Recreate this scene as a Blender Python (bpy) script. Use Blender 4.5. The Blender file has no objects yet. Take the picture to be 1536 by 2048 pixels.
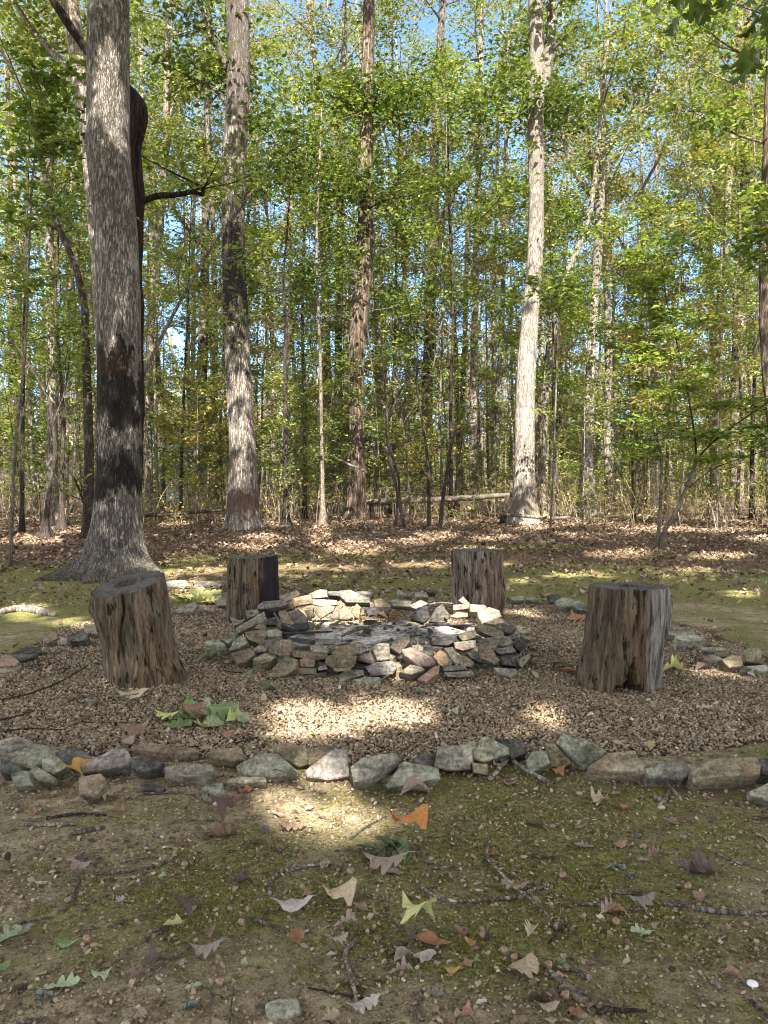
import bpy, math, random
import numpy as np
from mathutils import Vector, Matrix
R = math.radians
rnd = random.Random(7)
nr = np.random.default_rng(11)
S = bpy.context.scene
COL = S.collection

# ------------------------------------------------------------------ camera, sky, sun, exposure
F = 1607.0                      # focal length in pixels of the 1536 x 2048 photograph
HOR = 985.0
PITCH = math.atan((1024 - HOR) / F)
CAM = np.array([0.0, 0.0, 1.1])
cd = bpy.data.cameras.new('camera')
cam = bpy.data.objects.new('camera', cd); COL.objects.link(cam)
cam.location = CAM; cam.rotation_euler = (R(90) - PITCH, 0, 0)
cd.sensor_fit = 'VERTICAL'; cd.angle = 2 * math.atan(1024 / F)
cd.clip_start = 0.05; cd.clip_end = 1000
S.camera = cam
SUN_EL = R(47)
hv = np.array([0.105, -1.0]); hv /= np.linalg.norm(hv)
SUN = np.array([hv[0] * math.cos(SUN_EL), hv[1] * math.cos(SUN_EL), math.sin(SUN_EL)])
W = bpy.data.worlds.new('World'); S.world = W; W.use_nodes = True
wn = W.node_tree
sky = wn.nodes.new('ShaderNodeTexSky'); sky.sky_type = 'NISHITA'; sky.sun_disc = False
sky.sun_elevation = SUN_EL; sky.sun_rotation = math.pi - 0.105
sky.air_density = 0.7; sky.dust_density = 0.0; sky.ozone_density = 5.0; sky.altitude = 4000
wn.nodes['Background'].inputs[1].default_value = 0.15
# unseen white cloud added overhead and behind to neutralise the blue shade; clear blue sky ahead
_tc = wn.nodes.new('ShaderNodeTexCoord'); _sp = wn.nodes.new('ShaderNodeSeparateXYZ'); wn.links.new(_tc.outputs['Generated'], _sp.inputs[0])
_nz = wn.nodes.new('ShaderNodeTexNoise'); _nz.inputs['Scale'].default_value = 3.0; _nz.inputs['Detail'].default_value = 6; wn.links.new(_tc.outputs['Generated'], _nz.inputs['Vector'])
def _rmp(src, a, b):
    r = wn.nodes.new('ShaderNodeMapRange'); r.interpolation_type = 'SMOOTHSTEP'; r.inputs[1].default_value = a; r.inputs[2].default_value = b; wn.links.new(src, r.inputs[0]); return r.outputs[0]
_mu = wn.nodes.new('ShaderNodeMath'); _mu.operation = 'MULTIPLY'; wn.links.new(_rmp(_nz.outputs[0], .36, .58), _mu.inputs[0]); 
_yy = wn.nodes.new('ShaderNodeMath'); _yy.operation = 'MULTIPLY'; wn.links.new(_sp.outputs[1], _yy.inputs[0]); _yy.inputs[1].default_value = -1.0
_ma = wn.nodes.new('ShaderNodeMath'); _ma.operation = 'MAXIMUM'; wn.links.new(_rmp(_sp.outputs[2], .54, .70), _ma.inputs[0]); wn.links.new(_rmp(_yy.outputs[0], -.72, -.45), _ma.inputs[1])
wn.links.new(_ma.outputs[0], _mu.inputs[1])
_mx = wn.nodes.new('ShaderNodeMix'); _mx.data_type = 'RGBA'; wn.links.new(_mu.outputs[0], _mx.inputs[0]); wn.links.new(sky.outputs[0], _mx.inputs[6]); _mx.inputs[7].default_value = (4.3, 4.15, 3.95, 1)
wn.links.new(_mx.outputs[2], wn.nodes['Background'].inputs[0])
sl = bpy.data.lights.new('sun', 'SUN'); sl.energy = 5.0; sl.angle = R(0.53); sl.color = (1.0, 0.95, 0.88)
so = bpy.data.objects.new('sun', sl); COL.objects.link(so)
so.rotation_euler = Vector(SUN).to_track_quat('Z', 'Y').to_euler(); so.location = (0, -10, 30)
S.view_settings.view_transform = 'Standard'; S.view_settings.look = 'None'
S.view_settings.exposure = 2.6; S.view_settings.gamma = 1.0
S.view_settings.use_white_balance = True; S.view_settings.white_balance_temperature = 6700; S.view_settings.white_balance_tint = 8
S.cycles.filter_width = 1.05
S.cycles.max_bounces = 7; S.cycles.diffuse_bounces = 4; S.cycles.glossy_bounces = 2
S.cycles.transmission_bounces = 3; S.cycles.transparent_max_bounces = 4

# ------------------------------------------------------------------ noise and pixels
def _hash(ix, iy, iz, seed):
    h = (ix.astype(np.uint32) * np.uint32(374761393) + iy.astype(np.uint32) * np.uint32(668265263)
         + iz.astype(np.uint32) * np.uint32(2147483647) + np.uint32(seed * 974711 & 0xffffffff))
    h = (h ^ (h >> np.uint32(13))) * np.uint32(1274126177)
    h = h ^ (h >> np.uint32(16))
    return (h & np.uint32(0xffff)).astype(np.float64) / 32767.5 - 1.0
def vn(x, y, z=0.0, seed=0):
    x, y, z = np.broadcast_arrays(np.asarray(x, float), np.asarray(y, float), np.asarray(z, float))
    fx, fy, fz = np.floor(x), np.floor(y), np.floor(z)
    ix, iy, iz = fx.astype(np.int64), fy.astype(np.int64), fz.astype(np.int64)
    tx, ty, tz = x - fx, y - fy, z - fz
    tx = tx * tx * (3 - 2 * tx); ty = ty * ty * (3 - 2 * ty); tz = tz * tz * (3 - 2 * tz)
    o = 0
    for a in (0, 1):
        for b in (0, 1):
            for c in (0, 1):
                w = (tx if a else 1 - tx) * (ty if b else 1 - ty) * (tz if c else 1 - tz)
                o = o + w * _hash(ix + a, iy + b, iz + c, seed)
    return o
def fbm(x, y, z=0.0, seed=0, o=3):
    s, a = 0, 1.0
    for k in range(o):
        s = s + a * vn(np.asarray(x) * 2 ** k, np.asarray(y) * 2 ** k, np.asarray(z) * 2 ** k, seed + k); a *= 0.5
    return s / 1.75
def sst(a, b, x):
    t = np.clip((np.asarray(x, float) - a) / (b - a), 0, 1); return t * t * (3 - 2 * t)
def gravel_d(x, y):             # under 1 inside the gravel ring
    return (np.abs(x / 2.62) ** 3 + np.abs((y - 5.78) / 2.55) ** 3) ** (1 / 3)
def zt(x, y):
    x = np.asarray(x, float); y = np.asarray(y, float)
    far = sst(8.8, 15.5, y)
    z = 0.27 * far + 0.10 * sst(15, 21, y) * (1 + 0.4 * np.sin(x * 0.5 + 1)) + 0.004 * np.clip(y - 22, 0, 100)
    z = z + 0.05 * far * vn(x * .35, y * .35, 0, 3)
    z = z + 0.016 * vn(x * 1.3, y * 1.3, 0, 5) + 0.009 * vn(x * 6, y * 6, 0, 6) * np.exp(-np.abs(y) / 12)
    z = z + 0.005 * vn(x * 21, y * 21, 0, 8) * np.exp(-np.abs(y) / 6)
    z = z - 0.012 * sst(1.02, .96, gravel_d(x, y))
    return z
def ray(px, py):
    a = (px - 768) / F; b = (1024 - py) / F
    return np.array([a, math.cos(PITCH) + b * math.sin(PITCH), -math.sin(PITCH) + b * math.cos(PITCH)])
def at(px, py, d):              # the point seen at a pixel, d metres ahead
    r = ray(px, py); return CAM + r * (d / r[1])
def ground(px, py):
    r = ray(px, py); d = 8.0
    for _ in range(60):
        p = CAM + r * (d / r[1]); zz = float(zt(p[0], p[1]))
        dn = (CAM[2] - zz) / max(-r[2] / r[1], 1e-4)
        d = 0.5 * d + 0.5 * min(dn, 120)
    p = CAM + r * (d / r[1]); p[2] = float(zt(p[0], p[1])); return p
def pix(P):                     # world (N,3) -> pixels
    q = np.atleast_2d(P) - CAM
    f = q[:, 1] * math.cos(PITCH) - q[:, 2] * math.sin(PITCH)
    u = q[:, 1] * math.sin(PITCH) + q[:, 2] * math.cos(PITCH)
    f = np.where(np.abs(f) < 1e-3, 1e-3, f)
    return 768 + q[:, 0] / f * F, 1024 - u / f * F, f

# ------------------------------------------------------------------ objects
def mesh(name, V, Fs, mats, smooth=False, mi=None):
    me = bpy.data.meshes.new(name)
    V = np.asarray(V, np.float32).reshape(-1, 3)
    if not isinstance(Fs, list): Fs = [Fs]
    Fs = [np.asarray(f, np.int32) for f in Fs if len(f)]
    me.vertices.add(len(V)); me.vertices.foreach_set('co', V.ravel())
    nl = sum(f.size for f in Fs); npoly = sum(len(f) for f in Fs)
    me.loops.add(nl); me.loops.foreach_set('vertex_index', np.concatenate([f.ravel() for f in Fs]))
    tot = np.concatenate([np.full(len(f), f.shape[1], np.int32) for f in Fs])
    st = np.concatenate([[0], np.cumsum(tot)[:-1]]).astype(np.int32)
    me.polygons.add(npoly); me.polygons.foreach_set('loop_start', st)
    try: me.polygons.foreach_set('loop_total', tot)
    except Exception: pass
    me.polygons.foreach_set('use_smooth', np.full(npoly, smooth, bool))
    for m in (mats if isinstance(mats, (list, tuple)) else [mats]):
        me.materials.append(m)
    if mi is not None: me.polygons.foreach_set('material_index', np.asarray(mi, np.int32))
    me.update(calc_edges=True); me.validate(clean_customdata=False)
    return me
def link(name, data, loc=(0, 0, 0), parent=None, rot=(0, 0, 0), sc=1.0):
    o = bpy.data.objects.new(name, data); COL.objects.link(o)
    o.location = loc; o.rotation_euler = rot; o.scale = (sc, sc, sc) if not hasattr(sc, '__len__') else sc
    if parent: o.parent = parent
    return o
def tag(o, label=None, cat=None, group=None, kind=None):
    if label: o['label'] = label
    if cat: o['category'] = cat
    if group: o['group'] = group
    if kind: o['kind'] = kind
    return o
def thing(name, loc, label, cat, group=None, rz=0.0):
    return tag(link(name, None, loc, None, (0, 0, rz)), label, cat, group)

class Geo:
    def __init__(s): s.V = []; s.F = {3: [], 4: []}; s.n = 0
    def add(s, V, *Fs):
        V = np.asarray(V, float).reshape(-1, 3)
        for f in Fs:
            f = np.asarray(f, np.int64)
            if len(f): s.F[f.shape[1]].append(f + s.n)
        s.V.append(V); s.n += len(V)
    def verts(s): return np.concatenate(s.V)
    def faces(s): return [np.concatenate(s.F[k]) for k in (3, 4) if s.F[k]]
    def mesh(s, name, mat, smooth=False): return mesh(name, s.verts(), s.faces(), mat, smooth)

def spline(P, n):
    P = np.asarray(P, float); k = len(P)
    if k == 2: return P[0] + (P[1] - P[0]) * np.linspace(0, 1, n)[:, None]
    Q = np.vstack([2 * P[0] - P[1], P, 2 * P[-1] - P[-2]])
    t = np.linspace(0, k - 1 - 1e-6, n); i = t.astype(int); u = (t - i)[:, None]
    p0, p1, p2, p3 = Q[i], Q[i + 1], Q[i + 2], Q[i + 3]
    return .5 * (2 * p1 + (p2 - p0) * u + (2 * p0 - 5 * p1 + 4 * p2 - p3) * u ** 2 + (3 * p1 - p0 - 3 * p2 + p3) * u ** 3)
def tube(P, r, n=8, rough=0.0, seed=0, cap=True, horiz=False, flare=None):
    """A tube along P (k,3) with radii r; horiz keeps the rings level; flare(theta, z) adds to the radius."""
    P = np.asarray(P, float); r = np.broadcast_to(np.asarray(r, float), (len(P),))
    T = np.gradient(P, axis=0); T /= np.linalg.norm(T, axis=1)[:, None] + 1e-9
    th = np.linspace(0, 2 * math.pi, n, endpoint=False)
    if horiz: A = np.tile([1., 0, 0], (len(P), 1)); B = np.tile([0, 1., 0], (len(P), 1))
    else:
        ref = np.where(np.abs(T[:, 2:3]) > .9, [[1., 0, 0]], [[0, 0, 1.]])
        if np.abs(T[:, 2]).max() > .8 and np.abs(T[:, 2]).min() < .95: ref = np.tile([[.3, .95, .1]], (len(P), 1))
        A = np.cross(ref, T); A /= np.linalg.norm(A, axis=1)[:, None] + 1e-9; B = np.cross(T, A)
    c, s = np.cos(th), np.sin(th)
    rr = np.repeat(r[:, None], n, 1)
    if rough:
        L = np.concatenate([[0], np.cumsum(np.linalg.norm(np.diff(P, axis=0), axis=1))])
        rr = rr * (1 + rough * vn(c[None] * 1.7 + 9, s[None] * 1.7, L[:, None] / (r.mean() * 5 + 1e-6), seed)
                   + rough * .5 * vn(c[None] * 5, s[None] * 5, L[:, None] / (r.mean() * 3 + 1e-6), seed + 1))
    if flare is not None: rr = rr + flare(th[None], P[:, 2:3])
    V = P[:, None] + rr[..., None] * (c[None, :, None] * A[:, None] + s[None, :, None] * B[:, None])
    k = len(P); i = np.arange(k - 1)[:, None] * n; j = np.arange(n)[None]; jn = (j + 1) % n
    Q = np.stack([i + j, i + jn, i + n + jn, i + n + j], -1).reshape(-1, 4)
    V = V.reshape(-1, 3); tri = np.zeros((0, 3), int)
    if cap:
        V = np.vstack([V, P[:1], P[-1:]]); a = k * n
        j = np.arange(n); jn = (j + 1) % n
        tri = np.vstack([np.stack([jn, j, np.full(n, a)], 1), np.stack([(k - 1) * n + j, (k - 1) * n + jn, np.full(n, a + 1)], 1)])
    return V, Q, tri

# ------------------------------------------------------------------ materials
class M:
    def __init__(s, name):
        s.m = bpy.data.materials.new(name); s.m.use_nodes = True; s.t = s.m.node_tree; s.t.nodes.clear()
        s.o = s.n('OutputMaterial'); s.c = s.n('TexCoord').outputs['Object']
    def n(s, typ, props=None, **inp):
        nd = s.t.nodes.new('ShaderNode' + typ)
        for k, v in (props or {}).items(): setattr(nd, k, v)
        for k, v in inp.items(): s.set(nd, k, v)
        return nd
    def set(s, nd, k, v):
        k = k.replace('_', ' ')
        sk = nd.inputs[int(k[1:])] if k[0] == 'i' and k[1:].isdigit() else nd.inputs[k]
        if isinstance(v, bpy.types.NodeSocket): s.t.links.new(v, sk)
        elif hasattr(v, '__len__') and len(v) == 3 and sk.type == 'RGBA': sk.default_value = (*v, 1)
        else: sk.default_value = v
    def map(s, sc, src=None, loc=(0, 0, 0)):
        return s.n('Mapping', Vector=src or s.c, Scale=sc if hasattr(sc, '__len__') else (sc,) * 3, Location=loc).outputs[0]
    def noise(s, sc, det=4, rough=.6, src=None, dist=0.0):
        return s.n('TexNoise', Vector=src or s.c, Scale=sc, Detail=det, Roughness=rough, Distortion=dist).outputs[0]
    def ramp(s, f, *st, mode='LINEAR'):
        nd = s.n('ValToRGB', Fac=f); cr = nd.color_ramp; cr.interpolation = mode
        while len(cr.elements) < len(st): cr.elements.new(.5)
        for e, (p, c) in zip(cr.elements, st):
            e.position = p; e.color = (*c, 1) if hasattr(c, '__len__') else (c, c, c, 1)
        return nd.outputs[0]
    def mix(s, f, a, b, mode='MIX'):
        nd = s.n('Mix', {'data_type': 'RGBA', 'blend_type': mode})
        s.set(nd, 'i0', f); s.set(nd, 'i6', a); s.set(nd, 'i7', b); return nd.outputs[2]
    def math(s, op, a, b=0.0, clamp=False):
        nd = s.n('Math', {'operation': op, 'use_clamp': clamp}); s.set(nd, 'i0', a); s.set(nd, 'i1', b); return nd.outputs[0]
    def bump(s, h, st=.5, d=.01, nrm=None):
        nd = s.n('Bump', Height=h, Strength=st, Distance=d)
        if nrm: s.set(nd, 'Normal', nrm)
        return nd.outputs[0]
    def attr(s, name): return s.n('Attribute', {'attribute_name': name}).outputs['Fac']
    def island(s): return s.n('NewGeometry').outputs['Random Per Island']
    def objrand(s): return s.n('ObjectInfo').outputs['Random']
    def out(s, col, rough=.9, nrm=None, trans=None, spec=.3):
        p = s.n('BsdfPrincipled', Base_Color=col, Roughness=rough)
        p.inputs['Specular IOR Level'].default_value = spec
        if nrm: s.set(p, 'Normal', nrm)
        sh = p.outputs[0]
        if trans:
            f, tc = trans
            t = s.n('BsdfTranslucent', Color=tc)
            sh = s.n('MixShader', Fac=f, i1=p.outputs[0], i2=t.outputs[0]).outputs[0]
        s.t.links.new(sh, s.o.inputs[0]); return s.m

def leaf_mat(name, stops, trans=.35, tboost=1.5, rough=.5, spec=.35):
    m = M(name); c = m.ramp(m.island(), *stops)
    c = m.mix(1.0, c, m.ramp(m.noise(.75, 3, .6), (.36, (.62, .74, .60)), (.5, (1, 1, 1)), (.62, (1.25, 1.18, 1.1))), 'MULTIPLY')
    tc = m.mix(1.0, c, (tboost, tboost * 1.05, tboost * .6), 'MULTIPLY')
    return m.out(c, rough, None, (trans, tc), spec)
CANOPY = leaf_mat('canopy leaves', [(0, (.06, .085, .020)), (.3, (.105, .13, .033)), (.65, (.165, .18, .05)), (.94, (.205, .205, .06)), (.99, (.29, .20, .065))])
CANOPY_Y = leaf_mat('yellowing leaves', [(0, (.10, .12, .03)), (.4, (.19, .19, .05)), (.75, (.23, .20, .05)), (.95, (.32, .19, .055)), (1, (.28, .10, .04))])
UNDER = leaf_mat('understory leaves', [(0, (.055, .085, .014)), (.5, (.10, .14, .028)), (.9, (.16, .19, .042)), (1, (.24, .22, .06))], .4)
SHADE = leaf_mat('oak canopy leaves', [(0, (.04, .062, .013)), (.6, (.07, .10, .022)), (1, (.12, .135, .033))], .25)
DEADLEAF = leaf_mat('withered leaves', [(0, (.10, .055, .03)), (.6, (.18, .10, .05)), (1, (.28, .16, .07))], .15, 1.1, .8, .2)

def bark_mat(name, pale, mid, dark, sc=9.0, stretch=.22, fiss=.5, lich=.25, stain_shade=None, bump=.03, rand=True):
    """stain: (z0, z1, colour, lower cut) patches of dark growth and painted shade; the plates run up the trunk"""
    m = M(name)
    co = m.map((1, 1, stretch))
    wob = m.noise(sc * .5, 3, .6, co)
    co2 = m.n('VectorMath', {'operation': 'ADD'}, i0=co, i1=m.n('VectorMath', {'operation': 'SCALE'}, i0=m.n('TexNoise', Vector=co, Scale=sc * .7, Detail=3).outputs[1], Scale=.12).outputs[0]).outputs[0]
    v = m.n('TexVoronoi', {'feature': 'DISTANCE_TO_EDGE'}, Vector=co2, Scale=sc * 4.2).outputs['Distance']
    rid = m.math('MULTIPLY', m.math('ABSOLUTE', m.math('SUBTRACT', m.noise(sc * 2.6, 3, .55, m.map((1, 1, stretch * .6)), .6), .5)), 2.0)
    crack = m.math('MULTIPLY', m.ramp(v, (0, .25), (.10 * fiss + .03, .8), (.4, 1.0)), m.ramp(rid, (0, .1), (.10 * fiss + .04, .65), (.5, 1.0)))
    fine = m.noise(sc * 7, 5, .7, m.map((1, 1, .12)))
    plates = m.n('TexVoronoi', {'feature': 'F1'}, Vector=co2, Scale=sc * 4.2).outputs['Color']
    tone = m.math('ADD', m.math('MULTIPLY', fine, .65), m.math('MULTIPLY', m.n('SeparateColor', Color=plates).outputs[0], .35))
    col = m.ramp(tone, (.36, tuple(c * .6 for c in mid)), (.44, mid), (.55, pale), (.66, tuple(min(1, c * 1.3) for c in pale)))
    col = m.mix(m.math('SUBTRACT', 1.0, crack, True), col, dark)
    ln = m.noise(2.2, 5, .7)
    if lich: col = m.mix(m.ramp(ln, (.58, 0.0), (.66, lich)), col, (.40, .41, .36))
    big = m.ramp(m.noise(.9, 3, .6), (.35, .72), (.65, 1.12))
    col = m.mix(1.0, col, big, 'MULTIPLY')
    if rand:
        rr = m.ramp(m.objrand(), (0, .72), (1, 1.25)); col = m.mix(1.0, col, rr, 'MULTIPLY')
    if stain_shade:
        z = m.n('SeparateXYZ', Vector=m.c).outputs[2]
        sn = m.math('MULTIPLY', m.math('SUBTRACT', m.noise(3.4, 7, .75, m.map((1, 1, .5))), .5), 4.6)
        for z0, z1, c, amt in stain_shade:
            mid_, half = (z0 + z1) / 2, (z1 - z0) / 2
            dz = m.math('DIVIDE', m.math('ABSOLUTE', m.math('SUBTRACT', z, mid_)), half)
            k = m.math('ADD', m.math('SUBTRACT', 1.0, dz), sn)
            k = m.math('MULTIPLY', m.ramp(k, (.25, 0.0), (.5, 1.0)), amt)
            k = m.math('MULTIPLY', k, m.ramp(fine, (.5, 1.0), (.72, .6)))
            col = m.mix(k, col, c)
    h = m.math('ADD', m.math('MULTIPLY', crack, .8), m.math('MULTIPLY', fine, .7))
    return m.out(col, .95, m.bump(h, .9, bump), None, .15)
B_OAK1 = bark_mat('grey oak bark', (.34, .305, .265), (.225, .195, .16), (.04, .032, .025), 11, .25, .6, .35,
                  [(1.7, 3.0, (.010, .008, .006), 1.0), (2.5, 2.8, (.06, .027, .012), .35), (.85, 1.75, (.010, .009, .007), 1.0), (-.3, .3, (.05, .045, .03), .5)], .035)
B_OAK2 = bark_mat('pale plated bark', (.41, .355, .305), (.25, .21, .17), (.05, .038, .03), 10, .2, .7, .3,
                  [(3.5, 7.4, (.022, .018, .016), 1.0), (7.0, 13.5, (.055, .046, .04), .75), (.25, 1.0, (.10, .055, .04), .8)], .035)
B_SHAG = bark_mat('shaggy brown bark', (.27, .205, .155), (.16, .115, .085), (.04, .028, .02), 8, .10, .6, .2, None, .05)
B_WHITE = bark_mat('pale grey bark', (.41, .36, .31), (.27, .23, .19), (.09, .07, .055), 10, .25, .35, .3, [(.2, .95, (.13, .105, .075), .75), (6.3, 14, (.15, .13, .11), .8)], .025)  # the upper grey band paints shade onto the top of the sunlit trunk
B_MID = bark_mat('grey brown bark', (.42, .36, .30), (.26, .215, .17), (.06, .045, .035), 12, .2, .4, .3, None, .025)
B_DARK = bark_mat('dark twiggy bark', (.11, .085, .068), (.065, .048, .038), (.025, .02, .016), 14, .2, .4, .1, None, .02)
B_VINE = bark_mat('dark vine bark', (.075, .045, .03), (.035, .022, .016), (.012, .009, .007), 14, .08, .6, 0, None, .05)
B_SAP = bark_mat('smooth grey sapling bark', (.26, .215, .17), (.16, .13, .10), (.06, .045, .035), 16, .4, .2, .5, None, .01)

# ------------------------------------------------------------------ the ground
def moss_f(x, y):
    m = fbm(x * .9 + 3, y * .9, 0, 21, 4) + .25 * fbm(x * 6, y * 6, 0, 25, 2)
    m = m + .45 * sst(6.6, 7.8, y) * sst(15, 11, y) - .10 + .3 * sst(4.2, 5.5, y)
    m = m - .5 * np.exp(-((x + .25) / .45) ** 2 - ((y - 2.75) / .35) ** 2) - .3 * np.exp(-((x - .0) / .25) ** 2 - ((y - 2.15) / .5) ** 2)
    return m
def build_ground():
    n = 640; t = np.linspace(-1, 1, n)
    X = np.sinh(t * 5.2) * 1.2; Y = 2.4 + np.sinh(t * 5.2) * 1.2
    x, y = np.meshgrid(X, Y); z = zt(x, y)
    rg = np.hypot(x - .03, y - 5.72); z = z - .03 * sst(.8, .6, rg)
    V = np.stack([x, y, z], -1).reshape(-1, 3)
    i = np.arange(n - 1)[:, None] * n + np.arange(n - 1)[None]
    Q = np.stack([i, i + 1, i + n + 1, i + n], -1).reshape(-1, 4)
    m = M('forest floor')
    big = m.noise(3.2, 6, .68); fine = m.noise(38, 6, .75); grit = m.noise(150, 4, .7); mid = m.noise(11, 5, .7)
    soil = m.ramp(m.math('ADD', m.math('MULTIPLY', mid, .6), m.math('MULTIPLY', fine, .4)),
                  (.36, (.08, .058, .033)), (.44, (.18, .137, .08)), (.51, (.325, .26, .16)), (.60, (.52, .425, .28)))
    soil = m.mix(m.ramp(grit, (.54, 0), (.66, .6)), soil, (.40, .31, .20))
    soil = m.mix(m.ramp(grit, (.34, .7), (.46, 0)), soil, (.05, .034, .02))
    moss = m.ramp(m.noise(55, 5, .8), (.36, (.04, .043, .013)), (.48, (.12, .12, .033)), (.60, (.25, .235, .075)))
    mm = m.math('ADD', m.attr('moss'), m.math('MULTIPLY', m.math('SUBTRACT', m.math('ADD', m.math('MULTIPLY', big, .5), m.math('MULTIPLY', mid, .5)), .5), 2.4))
    mm = m.math('ADD', mm, m.math('MULTIPLY', m.math('SUBTRACT', fine, .5), 2.2))
    mk = m.ramp(mm, (.36, 0.0), (.66, .92))
    col = m.mix(mk, soil, moss)
    lit = m.ramp(m.noise(26, 5, .8), (.3, (.05, .03, .02)), (.5, (.13, .08, .052)), (.7, (.25, .165, .115)))
    lk = m.ramp(m.math('ADD', m.attr('litter'), m.math('MULTIPLY', m.math('SUBTRACT', mid, .5), 1.2)), (.4, 0), (.6, .95))
    col = m.mix(lk, col, lit)
    gv = m.ramp(fine, (.3, (.03, .021, .014)), (.7, (.12, .08, .05)))
    gk = m.ramp(m.math('ADD', m.attr('gravel'), m.math('MULTIPLY', m.math('SUBTRACT', fine, .5), .5)), (.4, 0), (.6, 1))
    col = m.mix(gk, col, gv)
    h = m.math('ADD', m.math('MULTIPLY', fine, 1.0), m.math('MULTIPLY', grit, .5))
    mat = m.out(col, .97, m.bump(h, .9, .03), None, .1)
    me = mesh('ground', V, Q, mat, True)
    for nm, val in (('moss', .5 + .75 * moss_f(x, y)), ('gravel', sst(1.0, .965, gravel_d(x, y))),
                    ('litter', np.clip(.75 * sst(8.5, 14, y) + .55 * vn(x * .45, y * .9, 0, 31) * sst(7.5, 9, y) - .3 * sst(9, 7, y), 0, 1))):
        a = me.attributes.new(nm, 'FLOAT', 'POINT'); a.data.foreach_set('value', np.asarray(val, np.float32).ravel())
    tag(link('ground', me), None, None, None, 'structure')
build_ground()

ICO_V = None
def ico():
    global ICO_V
    p = (1 + 5 ** .5) / 2
    v = np.array([[-1, p, 0], [1, p, 0], [-1, -p, 0], [1, -p, 0], [0, -1, p], [0, 1, p], [0, -1, -p], [0, 1, -p], [p, 0, -1], [p, 0, 1], [-p, 0, -1], [-p, 0, 1]]) / math.hypot(1, p)
    f = np.array([[0, 11, 5], [0, 5, 1], [0, 1, 7], [0, 7, 10], [0, 10, 11], [1, 5, 9], [5, 11, 4], [11, 10, 2], [10, 7, 6], [7, 1, 8], [3, 9, 4], [3, 4, 2], [3, 2, 6], [3, 6, 8], [3, 8, 9], [4, 9, 5], [2, 4, 11], [6, 2, 10], [8, 6, 7], [9, 8, 1]])
    return v, f
def rotmats(n, rng):
    q = rng.normal(size=(n, 4)); q /= np.linalg.norm(q, axis=1)[:, None]; w, x, y, z = q.T
    return np.stack([1 - 2 * (y * y + z * z), 2 * (x * y - z * w), 2 * (x * z + y * w), 2 * (x * y + z * w), 1 - 2 * (x * x + z * z), 2 * (y * z - x * w),
                     2 * (x * z - y * w), 2 * (y * z + x * w), 1 - 2 * (x * x + y * y)], 1).reshape(n, 3, 3)
def ico2():
    v, f = ico(); V = [tuple(p) for p in v]; mid = {}; F_ = []
    def md(a, b):
        k = (min(a, b), max(a, b))
        if k not in mid: p = np.array(V[a]) + np.array(V[b]); mid[k] = len(V); V.append(tuple(p / np.linalg.norm(p)))
        return mid[k]
    for a, b, c in f.tolist():
        x, y, z = md(a, b), md(b, c), md(c, a); F_ += [[a, x, z], [b, y, x], [c, z, y], [x, y, z]]
    return np.array(V), np.array(F_)
def scatter_stones(P, size, flat, rng, tilt=.35, fine=False):
    v, f = ico2() if fine else ico(); n = len(P); nv = len(v)
    sc = np.stack([rng.uniform(.75, 1.25, n), rng.uniform(.65, 1.0, n), rng.uniform(flat * .8, flat * 1.3, n)], 1) * size[:, None]
    j = v[None] * (1 + rng.uniform(-.16, .16, (n, nv, 1)) * (.4 if fine else 1))
    a = rng.uniform(0, 6.28, n); c, s = np.cos(a), np.sin(a)
    q = j * sc[:, None]
    x = q[..., 0] * c[:, None] - q[..., 1] * s[:, None]; y = q[..., 0] * s[:, None] + q[..., 1] * c[:, None]
    tx = rng.normal(0, tilt, n)[:, None]; ty = rng.normal(0, tilt, n)[:, None]
    z = q[..., 2] + tx * x + ty * y
    V = np.stack([x, y, z], -1) + P[:, None]
    Fc = f[None] + (np.arange(n) * nv)[:, None, None]
    return V.reshape(-1, 3), Fc.reshape(-1, 3)
m = M('pebbles')
PEB = m.out(m.mix(1.0, m.ramp(m.island(), (0, (.085, .060, .037)), (.25, (.145, .104, .064)), (.5, (.205, .150, .095)), (.72, (.265, .198, .125)), (.94, (.33, .255, .17)), (.985, (.40, .33, .24)), (1, (.58, .53, .45))),
             m.ramp(m.noise(60, 4, .7), (.3, .7), (.7, 1.15)), 'MULTIPLY'), .75, m.bump(m.noise(140, 3, .6), .3, .004), None, .3)
def build_gravel():
    n = 290000
    x = nr.uniform(-2.75, 2.75, n); y = nr.uniform(3.1, 8.45, n)
    g = gravel_d(x, y) + .05 * vn(x * 4, y * 4, 0, 40)
    rr = np.hypot(x - .03, y - 5.72)
    keep = (g < 1.0 - nr.random(n) * .06) & (rr > .82)
    keep &= nr.random(n) < np.where(y < 5, 1.0, np.where(y < 6.5, .62, .42))
    x, y = x[keep], y[keep]
    # a few pebbles that spilled over the border
    k = 900; xs = nr.uniform(-2.2, 2.2, k); ys = 3.28 - np.abs(nr.normal(0, .22, k)); x = np.append(x, xs); y = np.append(y, ys)
    size = np.clip(nr.lognormal(math.log(.0055), .30, len(x)), .0035, .0145) * np.where(y > 5.6, 1.25, 1.0)
    z = zt(x, y) + size * .35 + nr.uniform(0, .008, len(x))
    P = np.stack([x, y, z], 1); nb = y < 3.75
    V, Fc = scatter_stones(P[~nb], size[~nb], .62, nr); V2, F2 = scatter_stones(P[nb], size[nb], .62, nr, fine=True)
    tag(link('gravel', mesh('gravel', np.concatenate([V, V2]), np.concatenate([Fc, F2 + len(V)]), PEB, True)), None, None, None, 'stuff')
build_gravel()

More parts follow.
